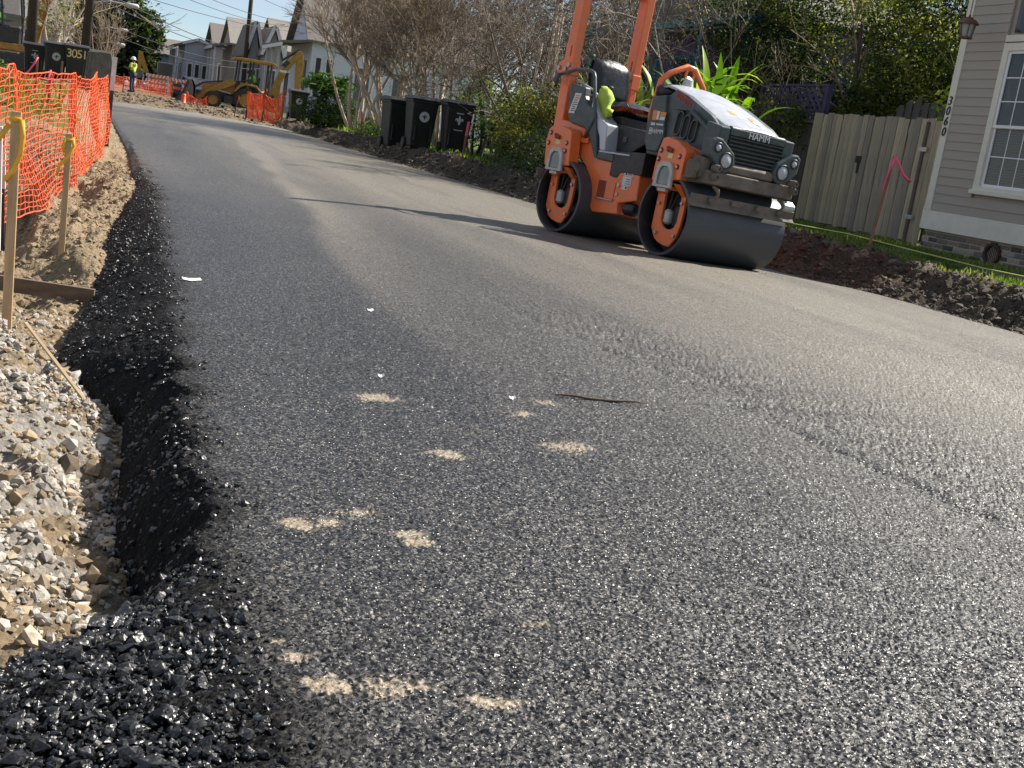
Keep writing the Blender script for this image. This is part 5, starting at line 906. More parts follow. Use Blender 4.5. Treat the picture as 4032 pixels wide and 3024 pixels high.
def cart(label, x, y, rz, style, group='black wheeled carts', num=None, z=None, lidopen=False, Ht=1.06):
    C = thing('wheeled_cart', label, 'cart', (x, y, gz(x, y) if z is None else z), rz, group); k = MB(); zb, zt = .06, Ht - .1
    k.add([(-.24, -.25, zb), (.24, -.25, zb), (.24, .22, zb), (-.24, .22, zb), (-.30, -.35, zt), (.30, -.35, zt), (.30, .33, zt), (-.30, .33, zt)], [(3, 2, 1, 0), (4, 5, 6, 7), (0, 1, 5, 4), (1, 2, 6, 5), (2, 3, 7, 6), (3, 0, 4, 7)]); bd = k.build('body', CARTB, C, bevel=.03, seg=3)
    k = MB(); k.ring([(-.325, -.375), (.325, -.375), (.325, .355), (-.325, .355)], [(-.29, -.34), (.29, -.34), (.29, .32), (-.29, .32)], zt - .05, zt, 'z'); k.build('rim', CARTB, C, bevel=.008)
    k = MB(); k.prism([(-.40, zt + .004), (.34, zt + .004), (.38, zt + .03), (.35, zt + .07), (.05, zt + .10), (-.30, zt + .07), (-.41, zt + .03)], -.335, .335, 'x'); k.build('lid', CARTL, C, bevel=.02, seg=2)
    k = MB(); k.tube([(-.25, .34, zt - .06), (-.25, .45, zt - .02), (.25, .45, zt - .02), (.25, .34, zt - .06)], .016, 8); k.build('handle', CARTB, C)
    for s in (-1, 1):
        k = MB(); k.cyl((s * .25, .22, .13), (s * .30, .22, .13), .13, 18); wh = k.build('wheel', CARTB, C, bevel=.01); k = MB(); k.cyl((s * .301, .22, .13), (s * .306, .22, .13), .06, 12); k.build('hub', CARTL, wh)
    for s in (-1, 1): k = MB(); k.bx(s * .18 - .02, s * .18 + .02, -.335, -.262, .2, .55); k.build('rib', CARTB, C, bevel=.01)
    tl = math.atan2(.10, zt - zb); FM = Matrix.Translation((0, -.25 - .1 * .66 - .006, zb + (zt - zb) * .66)) @ Matrix.Rotation(R(90) + tl, 4, 'X')
    if style == 'disc':
        k = MB(); k.cyl((0, 0, 0), (0, 0, .004), .115, 24, M=FM); e = k.build('emblem_disc', EMB, C); k = MB(); fleur(k, FM @ Matrix.Translation((0, -.012, .0045)), .075); f_ = k.build('emblem', CARTB, e); f_['kind'] = 'stuff'
    elif style == 'fleur':
        k = MB(); fleur(k, FM, .13); f_ = k.build('emblem', EMB, C); f_['kind'] = 'stuff'
        for z_, w in ((.17, .16), (-.19, .2)): k = MB(); k.box((0, z_, .002), (w, .018, .004), FM); k.build('emblem_line', EMB, C)
    if num:
        NM = Matrix.Translation((0, -.25 - .1 * .80 - .007, zb + (zt - zb) * .80)) @ Matrix.Rotation(R(90) + tl, 4, 'X'); text_mb(num, .34, .004, NM, k2 := MB(), spacing=.82); k2.build('painted_number', pm('cream_paint', (.72, .58, .26), .7), C)
    return C
cart('black wheeled cart with round white emblem beside the hedge', 7.05, 26.1, R(1), 'disc', Ht=1.2); cart('black wheeled cart with white lily emblem, right of its pair', 7.62, 25.2, R(-4), 'fleur', Ht=1.2); cart('black wheeled cart tucked behind the left of the pair', 6.80, 27.3, R(6), 'none', Ht=1.2); cart('black wheeled cart standing before the far orange fence', 6.85, 41.8, R(0), 'disc')
CH = plant('folding_chair_frame', 'grey folding frame leaning behind the right cart', 'chair', 8.35, 25.3); k = MB(); k.tube([(0, 0, 0), (.12, 0, .75)], .012, 6); k.build('leg', STEEL, CH); k = MB(); k.tube([(.25, 0, 0), (.02, 0, .8)], .012, 6); k.build('leg', STEEL, CH); k = MB(); k.bx(-.02, .24, -.01, .01, .28, .48); k.build('seat_panel', STEEL, CH)
# ================================================================== BACKHOE LOADER
YELM = pm('machine_yellow', (.38, .19, .02), .5, var=.25, scale=4, dirt=(.09, .07, .05), dirtamt=.7); MBLK = pm('machine_black', (.02, .02, .022), .5, var=.3, dirt=(.12, .1, .08), dirtamt=.4); TYRE = pm('tyre_rubber', (.022, .021, .02), .85, var=.3, dirt=(.14, .11, .08), dirtamt=.55); RIMY = pm('rim_yellow', (.42, .22, .03), .6, var=.2, dirt=(.18, .14, .1), dirtamt=.5); BUCK = pm('bucket_steel', (.13, .12, .105), .6, metal=.3, var=.35, dirt=(.25, .2, .14), dirtamt=.5)
def wheel(par, c, r, w, M=None):
    k = MB(); k.lathe([(r * .55, -w / 2), (r * .93, -w / 2), (r, -w * .36), (r, w * .36), (r * .93, w / 2), (r * .55, w / 2), (r * .55, -w / 2)], 32, Matrix.Translation(c), 'y'); wh = k.build('wheel', TYRE, par, auto=35)
    k = MB(); k.lathe([(0, -w * .30), (r * .2, -w * .30), (r * .25, -w * .22), (r * .48, -w * .20), (r * .56, -w * .42), (r * .56, w * .42), (r * .4, w * .2), (0, w * .2)], 28, Matrix.Translation(c), 'y'); k.build('rim', RIMY, wh, auto=35)
    k = MB()
    for q in range(22): a = 2 * math.pi * q / 22; k.box((0, w * .2 * (1 if q % 2 else -1), r * .99), (r * .09, w * .55, r * .07), Matrix.Translation(c) @ Matrix.Rotation(a, 4, 'Y') @ Matrix.Identity(4))
    lug = k.build('tread_lugs', TYRE, wh); lug['kind'] = 'stuff'; return wh
BH = thing('backhoe_loader', 'yellow backhoe loader with canopy standing across the far street', 'backhoe', (7.9, 64.2, .12), R(180))   # local +x = towards the loader bucket (left in the picture)
for yy in (-.72, .72): wheel(BH, (.2, yy, .63), .63, .42); wheel(BH, (1.85, yy * .95, .44), .44, .30)
def BP(name, fn, mat, parent=None, **kw): k = MB(); fn(k); kw.setdefault('bevel', .02); return k.build(name, mat, parent or BH, **kw)
BP('chassis', lambda k: k.prism([(-1.4, .45), (2.3, .45), (2.4, .75), (1.2, .85), (-1.4, .85)], -.42, .42), MBLK); BP('engine_hood', lambda k: k.prism([(.75, .85), (.75, 1.42), (1.3, 1.40), (2.25, 1.22), (2.38, 1.10), (2.35, .75)], -.40, .40), YELM)
BP('step', lambda k: k.bx(.75, 1.3, -.78, -.45, .35, .75), MBLK); BP('step', lambda k: k.bx(.75, 1.3, .45, .78, .35, .75), MBLK)
for s in (-1, 1):
    BP('rear_fender', lambda k: k.prism([(.85, 1.0), (.62, 1.36), (.30, 1.52), (-.25, 1.46), (-.55, 1.18), (-.55, 1.10), (-.22, 1.36), (.28, 1.40), (.55, 1.26), (.78, .98)], s * .95, s * .50), YELM)
    for nm, pts in (('cab_post', [(.72, s * .62, 1.0), (.62, s * .60, 2.62)]), ('cab_post', [(-.02, s * .66, 1.4), (-.05, s * .62, 2.62)]), ('cab_post', [(-.95, s * .62, 1.0), (-.98, s * .60, 2.62)])): BP(nm, lambda k: k.tube(pts, .055, 8), MBLK, bevel=0)
    BP('loader_arm', lambda k: k.prism([(.72, 1.45), (.95, 1.62), (1.9, 1.12), (2.6, .55), (2.75, .35), (2.6, .30), (1.75, .86), (.85, 1.30)], s * .58, s * .48), YELM); BP('lift_cylinder', lambda k: k.tube([(.95, s * .53, .85), (2.0, s * .53, 1.0)], .05, 8), STEEL, bevel=0); BP('tilt_link', lambda k: k.tube([(1.4, s * .44, 1.45), (2.3, s * .44, 1.25), (2.75, s * .44, .95)], .04, 8), MBLK, bevel=0)
BP('canopy_roof', lambda k: k.prism([(.95, 2.62), (.98, 2.70), (.6, 2.76), (-1.0, 2.74), (-1.22, 2.66), (-1.22, 2.60)], -.78, .78), YELM); BP('cab_floor', lambda k: k.bx(-1.0, .75, -.6, .6, .92, 1.0), MBLK); BP('dash', lambda k: k.prism([(.45, 1.0), (.72, 1.0), (.70, 1.55), (.5, 1.6)], -.3, .3), MBLK); BP('seat', lambda k: k.prism([(-.45, 1.0), (.0, 1.0), (.0, 1.38), (-.32, 1.42), (-.42, 1.9), (-.52, 1.9)], -.25, .25), MBLK); BP('rear_tank', lambda k: k.bx(-1.3, -.6, -.5, .5, .6, 1.1), MBLK)
def bk_(k):
    pr_ = [(2.75, .30), (3.05, .06), (3.75, .05), (3.10, .12), (2.88, .42), (2.90, .95), (3.02, 1.30), (2.92, 1.30), (2.76, 1.0)]; k.prism(pr_, -1.05, 1.05)
    for s in (-1.05, 1.02): k.prism([(3.72, .05), (3.05, .08), (2.78, .35), (2.78, 1.0), (2.95, 1.30), (3.05, 1.28), (3.3, .6)], s, s + .03)
BP('loader_bucket', bk_, BUCK, bevel=.01)
bo = BP('boom', lambda k: k.prism([(-1.25, .75), (-1.02, .95), (-1.25, 1.7), (-1.55, 2.55), (-2.32, 3.55), (-2.55, 3.58), (-2.52, 3.36), (-1.85, 2.35), (-1.62, 1.75), (-1.50, .8)], -.16, .16), YELM); BP('boom_plate', lambda k: k.bx(-1.85, -1.5, -.168, .168, 2.35, 2.48), WLET, bo, bevel=0); BP('boom_badge', lambda k: k.prism([(-1.75, 2.62), (-1.55, 2.72), (-1.8, 3.02), (-2.0, 2.9)], -.167, .167), MBLK, bo, bevel=0)
BP('dipper_stick', lambda k: k.prism([(-2.35, 3.52), (-2.62, 3.50), (-2.70, 2.9), (-2.62, 1.2), (-2.40, 1.2), (-2.32, 2.6)], -.13, .13), YELM); BP('boom_cylinder', lambda k: k.tube([(-1.55, 0, 2.95), (-2.4, 0, 3.62)], .06, 8), MBLK, bevel=0); BP('stick_cylinder', lambda k: k.tube([(-2.72, 0, 3.2), (-2.72, 0, 1.7)], .05, 8), MBLK, bevel=0); BP('rear_bucket', lambda k: k.prism([(-2.62, 1.22), (-2.35, 1.22), (-2.15, .85), (-2.3, .45), (-2.65, .35), (-2.95, .55), (-2.62, .62), (-2.5, .9)], -.3, .3), BUCK)
BP('swing_tower', lambda k: k.bx(-1.55, -1.2, -.3, .3, .45, 1.0), YELM)
for s in (-1, 1): BP('stabiliser', lambda k: k.prism([(-1.35, .95), (-1.2, .95), (-1.25, .2), (-1.45, .2)], s * .95, s * .80), YELM); BP('stabiliser_foot', lambda k: k.bx(-1.6, -1.1, s * .72, s * 1.05, .04, .10), BUCK)
for s in (-1, 1): BP('work_lamp', lambda k: k.bx(-1.30, -1.22, s * .6 - .08, s * .6 + .08, 2.48, 2.58), pm('red_lamp', (.5, .03, .02), .3), bevel=.01)
BP('slow_sign', lambda k: k.cyl((-1.05, -.95, 1.28), (-1.05, -.97, 1.28), .17, 12), pm('hazard_orange', (.85, .16, .02), .5), bevel=0); BP('white_sack', lambda k: k.tube([(-.75, -.75, 1.12), (-1.0, -.75, 1.14), (-1.2, -.72, 1.1)], [.08, .12, .08], 8), WHITE, bevel=0)
# ================================================================== PEOPLE
SKIN = pm('brown_skin', (.10, .055, .035), .6, var=.1); JEAN = pm('dark_denim', (.03, .038, .07), .85, var=.25, bmp=.2); HIV2 = pm('hi_vis_shirt', (.50, .72, .05), .75, var=.12, bmp=.2, bscale=14); GREENV = pm('hi_vis_green', (.22, .75, .09), .75, var=.12, bmp=.2, bscale=14); HELM = pm('helmet_white', (.72, .73, .72), .35, var=.05); BOOT = pm('boot_leather', (.06, .04, .028), .8)
def skin(name, J, E_, mat, parent, root=0, sub=2):
    ks = list(J); m = bpy.data.meshes.new(name); m.from_pydata([J[q][0] for q in ks], [(ks.index(a), ks.index(b)) for a, b in E_], []); o = ob(name, m, mat, parent); md = o.modifiers.new('skin', 'SKIN'); md.use_smooth_shade = True
    if not m.skin_vertices: m.skin_vertices.new()
    for i, q in enumerate(ks): m.skin_vertices[0].data[i].radius = J[q][1] if isinstance(J[q][1], tuple) else (J[q][1],) * 2; m.skin_vertices[0].data[i].use_root = (i == root)
    o.modifiers.new('sub', 'SUBSURF').levels = sub; o.modifiers['sub'].render_levels = sub; return o
def person(label, loc, rz, hip, chest, neck, head, arms, legs, shirt, pants, helmet=True, sc=1.0):
    """arms/legs: lists of three points per side (shoulder, elbow, wrist / hip, knee, ankle); figure faces +x locally"""
    T = thing('person', label, 'person', loc, rz); T.scale = (sc,) * 3; J = {'hip': (hip, (.15, .12)), 'waist': (tuple(Vector(hip).lerp(Vector(chest), .5)), (.13, .11)), 'chest': (chest, (.16, .12)), 'neck': (neck, .055), 'skull': (tuple(Vector(neck).lerp(Vector(head), .55)), .075), 'head': (head, .085)}; E_ = [('hip', 'waist'), ('waist', 'chest'), ('chest', 'neck'), ('neck', 'skull'), ('skull', 'head')]
    sh, tr = dict((q, (J[q][0], tuple(v + .018 for v in J[q][1]))) for q in ('hip', 'waist', 'chest')), {'hip': (J['hip'][0], (.165, .135))}; she, tre = [('hip', 'waist'), ('waist', 'chest')], []; up_ = Vector(neck) - Vector(chest)
    sh['top'] = (tuple(Vector(chest).lerp(Vector(neck), .6)), (.08, .07)); she.append(('chest', 'top'))
    for i, (a, e, w) in enumerate(arms):
        n = 'AB'[i]; J[n + 's'] = (a, .065); J[n + 'e'] = (e, .045); J[n + 'w'] = (w, .032); hd_ = Vector(w) + (Vector(w) - Vector(e)).normalized() * .09; J[n + 'h'] = (tuple(hd_), (.042, .022)); E_ += [('chest', n + 's'), (n + 's', n + 'e'), (n + 'e', n + 'w'), (n + 'w', n + 'h')]
        dr = (Vector(w) - Vector(e)).normalized(); sd_ = dr.cross(Vector((0, 0, 1))); sd_ = sd_.normalized() if sd_.length > .1 else Vector((0, 1, 0))
        for f_ in range(4): b_ = hd_ + sd_ * (.03 * (f_ - 1.5) * .7); J[f'{n}f{f_}'] = (tuple(b_ + dr * .03), .010); J[f'{n}g{f_}'] = (tuple(b_ + dr * (.075 + .008 * (1 - abs(f_ - 1.5))) + Vector((0, 0, -.02))), .008); E_ += [(n + 'h', f'{n}f{f_}'), (f'{n}f{f_}', f'{n}g{f_}')]
        J[n + 't'] = (tuple(hd_ + sd_ * .045 + dr * .0), .011); J[n + 'u'] = (tuple(hd_ + sd_ * .065 + dr * .04), .009); E_ += [(n + 'w', n + 't'), (n + 't', n + 'u')]
        mid = Vector(a).lerp(Vector(e), .75); sh[n + 's'] = (a, .085); sh[n + 'm'] = (tuple(mid), .072); she += [('chest', n + 's'), (n + 's', n + 'm')]
    for i, (a, e, w) in enumerate(legs):
        n = 'PQ'[i]; J[n + 'h'] = (a, .09); J[n + 'k'] = (e, .06); J[n + 'a'] = (w, .045); E_ += [('hip', n + 'h'), (n + 'h', n + 'k'), (n + 'k', n + 'a')]; tr[n + 'h'] = (a, .108); tr[n + 'k'] = (e, .078); tr[n + 'a'] = (tuple(Vector(w) + Vector((0, 0, -.02))), .072); tre += [('hip', n + 'h'), (n + 'h', n + 'k'), (n + 'k', n + 'a')]
        k = MB(); w = Vector(w); k.tube([w + Vector((-.06, 0, .06)), w + Vector((-.04, 0, -.02)), w + Vector((.06, 0, -.04)), w + Vector((.17, 0, -.05)), w + Vector((.20, 0, -.055))], [.05, .062, .055, .042, .02], 10); k.build('boot', BOOT, T, True)
    bd = skin('body', J, E_, SKIN, T); skin('shirt', sh, she, shirt, T); skin('trousers', tr, tre, pants, T); hd_ = Vector(head)
    k = MB(); k.tube([hd_ + Vector((.085, 0, -.02)), hd_ + Vector((.115, 0, -.035))], [.02, .014], 6); k.build('nose', SKIN, bd)
    for s in (-1, 1): k = MB(); k.cyl(hd_ + Vector((.08, s * .033, .012)), hd_ + Vector((.092, s * .033, .012)), .011, 8); k.build('eye', INK, bd); k = MB(); k.tube([hd_ + Vector((0, s * .088, -.03)), hd_ + Vector((-.005, s * .1, .0)), hd_ + Vector((0, s * .088, .02))], .014, 6); k.build('ear', SKIN, bd)
    k = MB(); k.bx(hd_.x + .07, hd_.x + .088, hd_.y - .025, hd_.y + .025, hd_.z - .075, hd_.z - .066); k.build('mouth', pm('lip', (.07, .03, .025), .6), bd)
    if helmet: k = MB(); k.lathe([(0, .155), (.07, .14), (.115, .09), (.13, .02), (.13, .01), (.16, .0), (.155, -.008), (.11, .0)], 20, Matrix.Translation(hd_)); k.build('hard_hat', HELM, T, True)
    else: k = MB(); k.lathe([(0, .11), (.06, .10), (.095, .05), (.10, .0), (.085, -.03)], 16, Matrix.Translation(hd_ + Vector((-.015, 0, .01)))); k.build('hair', INK, T, True)
    return T
person('worker in yellow green shirt and white hard hat standing on the dirt', (2.15, 66.3, gz(2.15, 66.3)), R(150), (0, 0, .98), (-.01, 0, 1.38), (0, 0, 1.54), (.03, 0, 1.68), [((0, .21, 1.44), (.06, .30, 1.16), (.30, .24, 1.22)), ((0, -.21, 1.44), (-.03, -.27, 1.14), (.05, -.27, .90))], [((0, .1, .92), (.02, .12, .5), (-.02, .12, .09)), ((0, -.1, .92), (.03, -.12, .5), (-.02, -.13, .09))], HIV2, JEAN)
person('operator in bright green hi vis shirt leaning over in the backhoe cab', (8.05, 64.2, .12), R(180), (-.22, 0, 1.50), (.0, 0, 1.86), (.12, 0, 1.98), (.24, 0, 2.06), [((.0, .22, 1.90), (.22, .28, 1.66), (.48, .2, 1.62)), ((.0, -.22, 1.90), (.2, -.28, 1.66), (.45, -.2, 1.62))], [((-.15, .1, 1.48), (.30, .14, 1.46), (.42, .14, 1.09)), ((-.15, -.1, 1.48), (.30, -.14, 1.46), (.42, -.14, 1.09))], GREENV, JEAN, False)
# ================================================================== ROADWORK FURNITURE
ORM = pm('orange_mesh', (.74, .095, .018), .55, var=.15); ORC = pm('cone_orange', (.85, .10, .025), .5, var=.1)
def meshfence(label, pts, z0, z1, posts, nx, ny, sag=.05, w=.006, group=None, postmat=MBLK, seed=1, zabs=None):
    """plastic mesh between posts; pts = polyline (x,y); thing > mesh_net, post"""
    x, y = pts[0]; T = thing('safety_mesh_fence', label, 'fence', (x, y, gz(x, y)), 0, group); o_ = Vector(T.location); pl = [Vector((a, b, 0)) for a, b in pts]; sl = [0]
    for a, b in zip(pl, pl[1:]): sl.append(sl[-1] + (b - a).length)
    def at(u):
        d = u * sl[-1]; i = max(0, min(len(pl) - 2, next((q for q in range(len(sl) - 1) if d <= sl[q + 1]), len(pl) - 2))); f_ = (d - sl[i]) / (sl[i + 1] - sl[i]); p = pl[i].lerp(pl[i + 1], f_); s = math.sin(f_ * math.pi); return p, s
    r = random.Random(seed); A, B = [], []; ph = r.uniform(0, 6); gc_ = {}
    def gcache(i, p):
        if i not in gc_: gc_[i] = gz(p.x, p.y)
        return gc_[i]
    def pt(i, j):
        u, v = i / nx, j / ny; p, s = at(u); g = 0. if zabs else gcache(i, p); a0 = z0 if not zabs else zabs[0] + (zabs[1] - zabs[0]) * u; a1 = z1 if not zabs else zabs[2] + (zabs[3] - zabs[2]) * u; zt_ = a1 - sag * s; z = g + a0 + (zt_ - a0) * v; off = .10 * s * math.sin(v * 3 + ph) + .035 * math.sin(u * 23 + v * 4 + ph); return Vector((p.x + off, p.y + off * .3, z + .018 * math.sin(u * 31 + ph + v * 3))) + Vector((r.gauss(0, .004), r.gauss(0, .008), r.gauss(0, .006))) - o_
    G_ = [[pt(i, j) for j in range(ny + 1)] for i in range(nx + 1)]; ra = []
    for i in range(nx + 1):
        for j in range(ny + 1):
            if j < ny: A.append(G_[i][j]); B.append(G_[i][j + 1]); ra.append(w * (1.0 if i % 4 else 1.5))
            if i < nx: A.append(G_[i][j]); B.append(G_[i + 1][j]); ra.append(w * (1.0 if j not in (0, ny, ny // 2) else 1.7))
    mn = segtubes('mesh_net', [q[:] for q in A], [q[:] for q in B], np.array(ra), np.array(ra), ORM, T, n=4); mn['kind'] = 'stuff'
    for (px, py, h_, mt, lx) in posts: k = MB(); g = gz(px, py); k.bar(Vector((px, py, g - .1)) - o_, Vector((px + lx, py, g + h_)) - o_, .05, .05, (0, 1, 0)); k.build('post', mt, T)
    return T
GF = 'orange safety mesh along the far verge'
meshfence('bunched orange mesh fence before the far black cart', [(5.55, 45.2), (6.05, 44.6), (6.75, 44.4)], .05, 1.0, [(5.55, 45.2, 1.15, MBLK, .02), (6.05, 44.6, 1.1, STAKE, .1), (6.75, 44.4, 1.15, STAKE, .03)], 44, 24, .08, .0085, GF, seed=3); meshfence('low orange mesh behind the standing worker', [(.3, 68), (1.8, 69.5), (4.5, 71)], .0, .8, [(.3, 68, .95, MBLK, 0), (1.8, 69.5, .95, STAKE, 0), (4.5, 71, .95, STAKE, 0)], 46, 11, .1, .007, GF, seed=4); meshfence('crumpled orange mesh lying below the backhoe bucket', [(4.6, 62.0), (5.6, 61.5)], .0, .55, [(5.6, 61.5, .6, STAKE, .1)], 20, 9, .3, .008, GF, seed=5)
TR = thing('traffic_tube', 'short orange traffic tube beside the backhoe bucket', 'traffic cone', (4.25, 58.6, gz(4.25, 58.6))); k = MB(); k.lathe([(0, .0), (.14, .0), (.15, .04), (.115, .06), (.10, .40), (.085, .46), (0, .47)], 16); k.build('tube', ORC, TR, True)
SF = thing('flag_stake', 'orange flagged lath leaning before the backhoe rear wheel', 'stake', (5.2, 45.9, gz(5.2, 45.9))); k = MB(); k.bar((0, 0, -.05), (.12, 0, .8), .03, .02, (0, 1, 0)); k.build('lath', STAKE, SF); ribbon(SF, [(.10, -.02, .78), (.11, -.03, .66), (.09, -.03, .5)], .09, ORC)
STRW = pm('barricade_white', (.75, .73, .7), .5)
def barricade(label, x, y, rz, n, sgn):
    T = thing('barricade', label, 'barricade', (x, y, gz(x, y) + .02), rz, 'striped barricades beyond the worker')
    for z in (.45, .75, 1.05):
        k = MB(); k.bx(-.75, .75, -.02, .02, z - .09, z + .09); bd = k.build('board', STRW, T)
        for q in range(7): x0 = -.72 + q * .215; k = MB(); k.prism([(x0, z - .09), (x0 + .1, z - .09), (x0 + .1 + .08 * sgn, z + .09), (x0 + .08 * sgn, z + .09)], -.024, .024, 'y'); k.build('stripe', ORC, bd)
    for s in (-.6, .6):
        for d in (-.28, .28): k = MB(); k.bar((s, d, 0), (s, 0.03 if d > 0 else -.03, 1.15), .04, .04, (1, 0, 0)); k.build('leg', STEEL, T)
    return T
barricade('striped orange and white barricade behind the worker', 4.0, 77.3, R(12), 7, 1); barricade('striped barricade beside the dark drums', 5.3, 77.8, R(-15), 7, -1)
for q, (x, y, lab) in enumerate(((4.95, 74.5, 'black drum right of the striped barricade'), (5.9, 76.0, 'black drum farther right near the parked car'))): D_ = thing('drum', lab, 'drum', (x, y, gz(x, y)), 0, 'black drums beyond the worker'); k = MB(); k.lathe([(0, 0), (.28, 0), (.28, .3), (.295, .32), (.28, .34), (.28, .85), (.25, .88), (0, .88)], 18); k.build('barrel', MBLK, D_, True); k = MB(); k.lathe([(.283, .55), (.286, .55), (.286, .7), (.283, .7)], 18); k.build('band', ORC, D_)
# parked car
CARP = pm('car_dark_paint', (.03, .032, .035), .25, var=.05, coat=.6); CARG = pm('car_glass', (.05, .06, .065), .05, var=.05, coat=.5)
CA = thing('parked_car', 'dark parked car behind the loader bucket', 'car', (6.9, 84, gz(6.9, 84)), R(-90)); k = MB(); k.prism([(-2.2, .35), (2.2, .35), (2.25, .75), (1.3, .95), (.7, 1.45), (-1.6, 1.48), (-2.1, 1.0), (-2.25, .8)], -.88, .88); k.build('body', CARP, CA, bevel=.08, seg=3); k = MB(); k.prism([(1.15, 1.0), (.68, 1.40), (-1.5, 1.42), (-1.9, 1.02)], -.895, .895); k.build('side_windows', CARG, CA); k = MB(); k.add([(1.28, -.75, .97), (1.28, .75, .97), (.74, .66, 1.41), (.74, -.66, 1.41)], [(0, 1, 2, 3)]); o = k.build('windscreen', CARG, CA); o.location.x = .012
for sx in (-1.35, 1.4):
    for s in (-.8, .8): wheel(CA, (sx, s, .33), .33, .2)
for s in (-.62, .62): k = MB(); k.bx(2.2, 2.27, s - .18, s + .18, .66, .78); k.build('headlight', LENS, CA, bevel=.02)
# mini excavator arm far behind the worker
ME = thing('mini_excavator', 'small yellow excavator with raised arm behind the worker', 'excavator', (3.7, 82, gz(3.7, 82))); k = MB(); k.bx(-.2, 1.6, -.7, .7, .1, .55); k.build('tracks', MBLK, ME, bevel=.15, seg=3); k = MB(); k.bx(.1, 1.7, -.6, .6, .6, 1.1); k.build('house', YELM, ME, bevel=.08); k = MB(); k.bx(.4, 1.4, -.5, .5, 1.1, 2.0); k.build('cab', CARG, ME, bevel=.06); k = MB(); k.prism([(-.1, .8), (.1, .8), (-.25, 1.7), (-.55, 2.45), (-.8, 2.5), (-.5, 1.6)], -.1, .1); k.build('boom', YELM, ME); k = MB(); k.prism([(-.5, 2.5), (-.8, 2.52), (-.75, 1.3), (-.58, 1.3)], -.08, .08); k.build('stick', YELM, ME); k = MB(); k.prism([(-.8, 1.3), (-.5, 1.3), (-.4, .9), (-.75, .75), (-.95, 1.0)], -.25, .25); k.build('bucket', BUCK, ME)
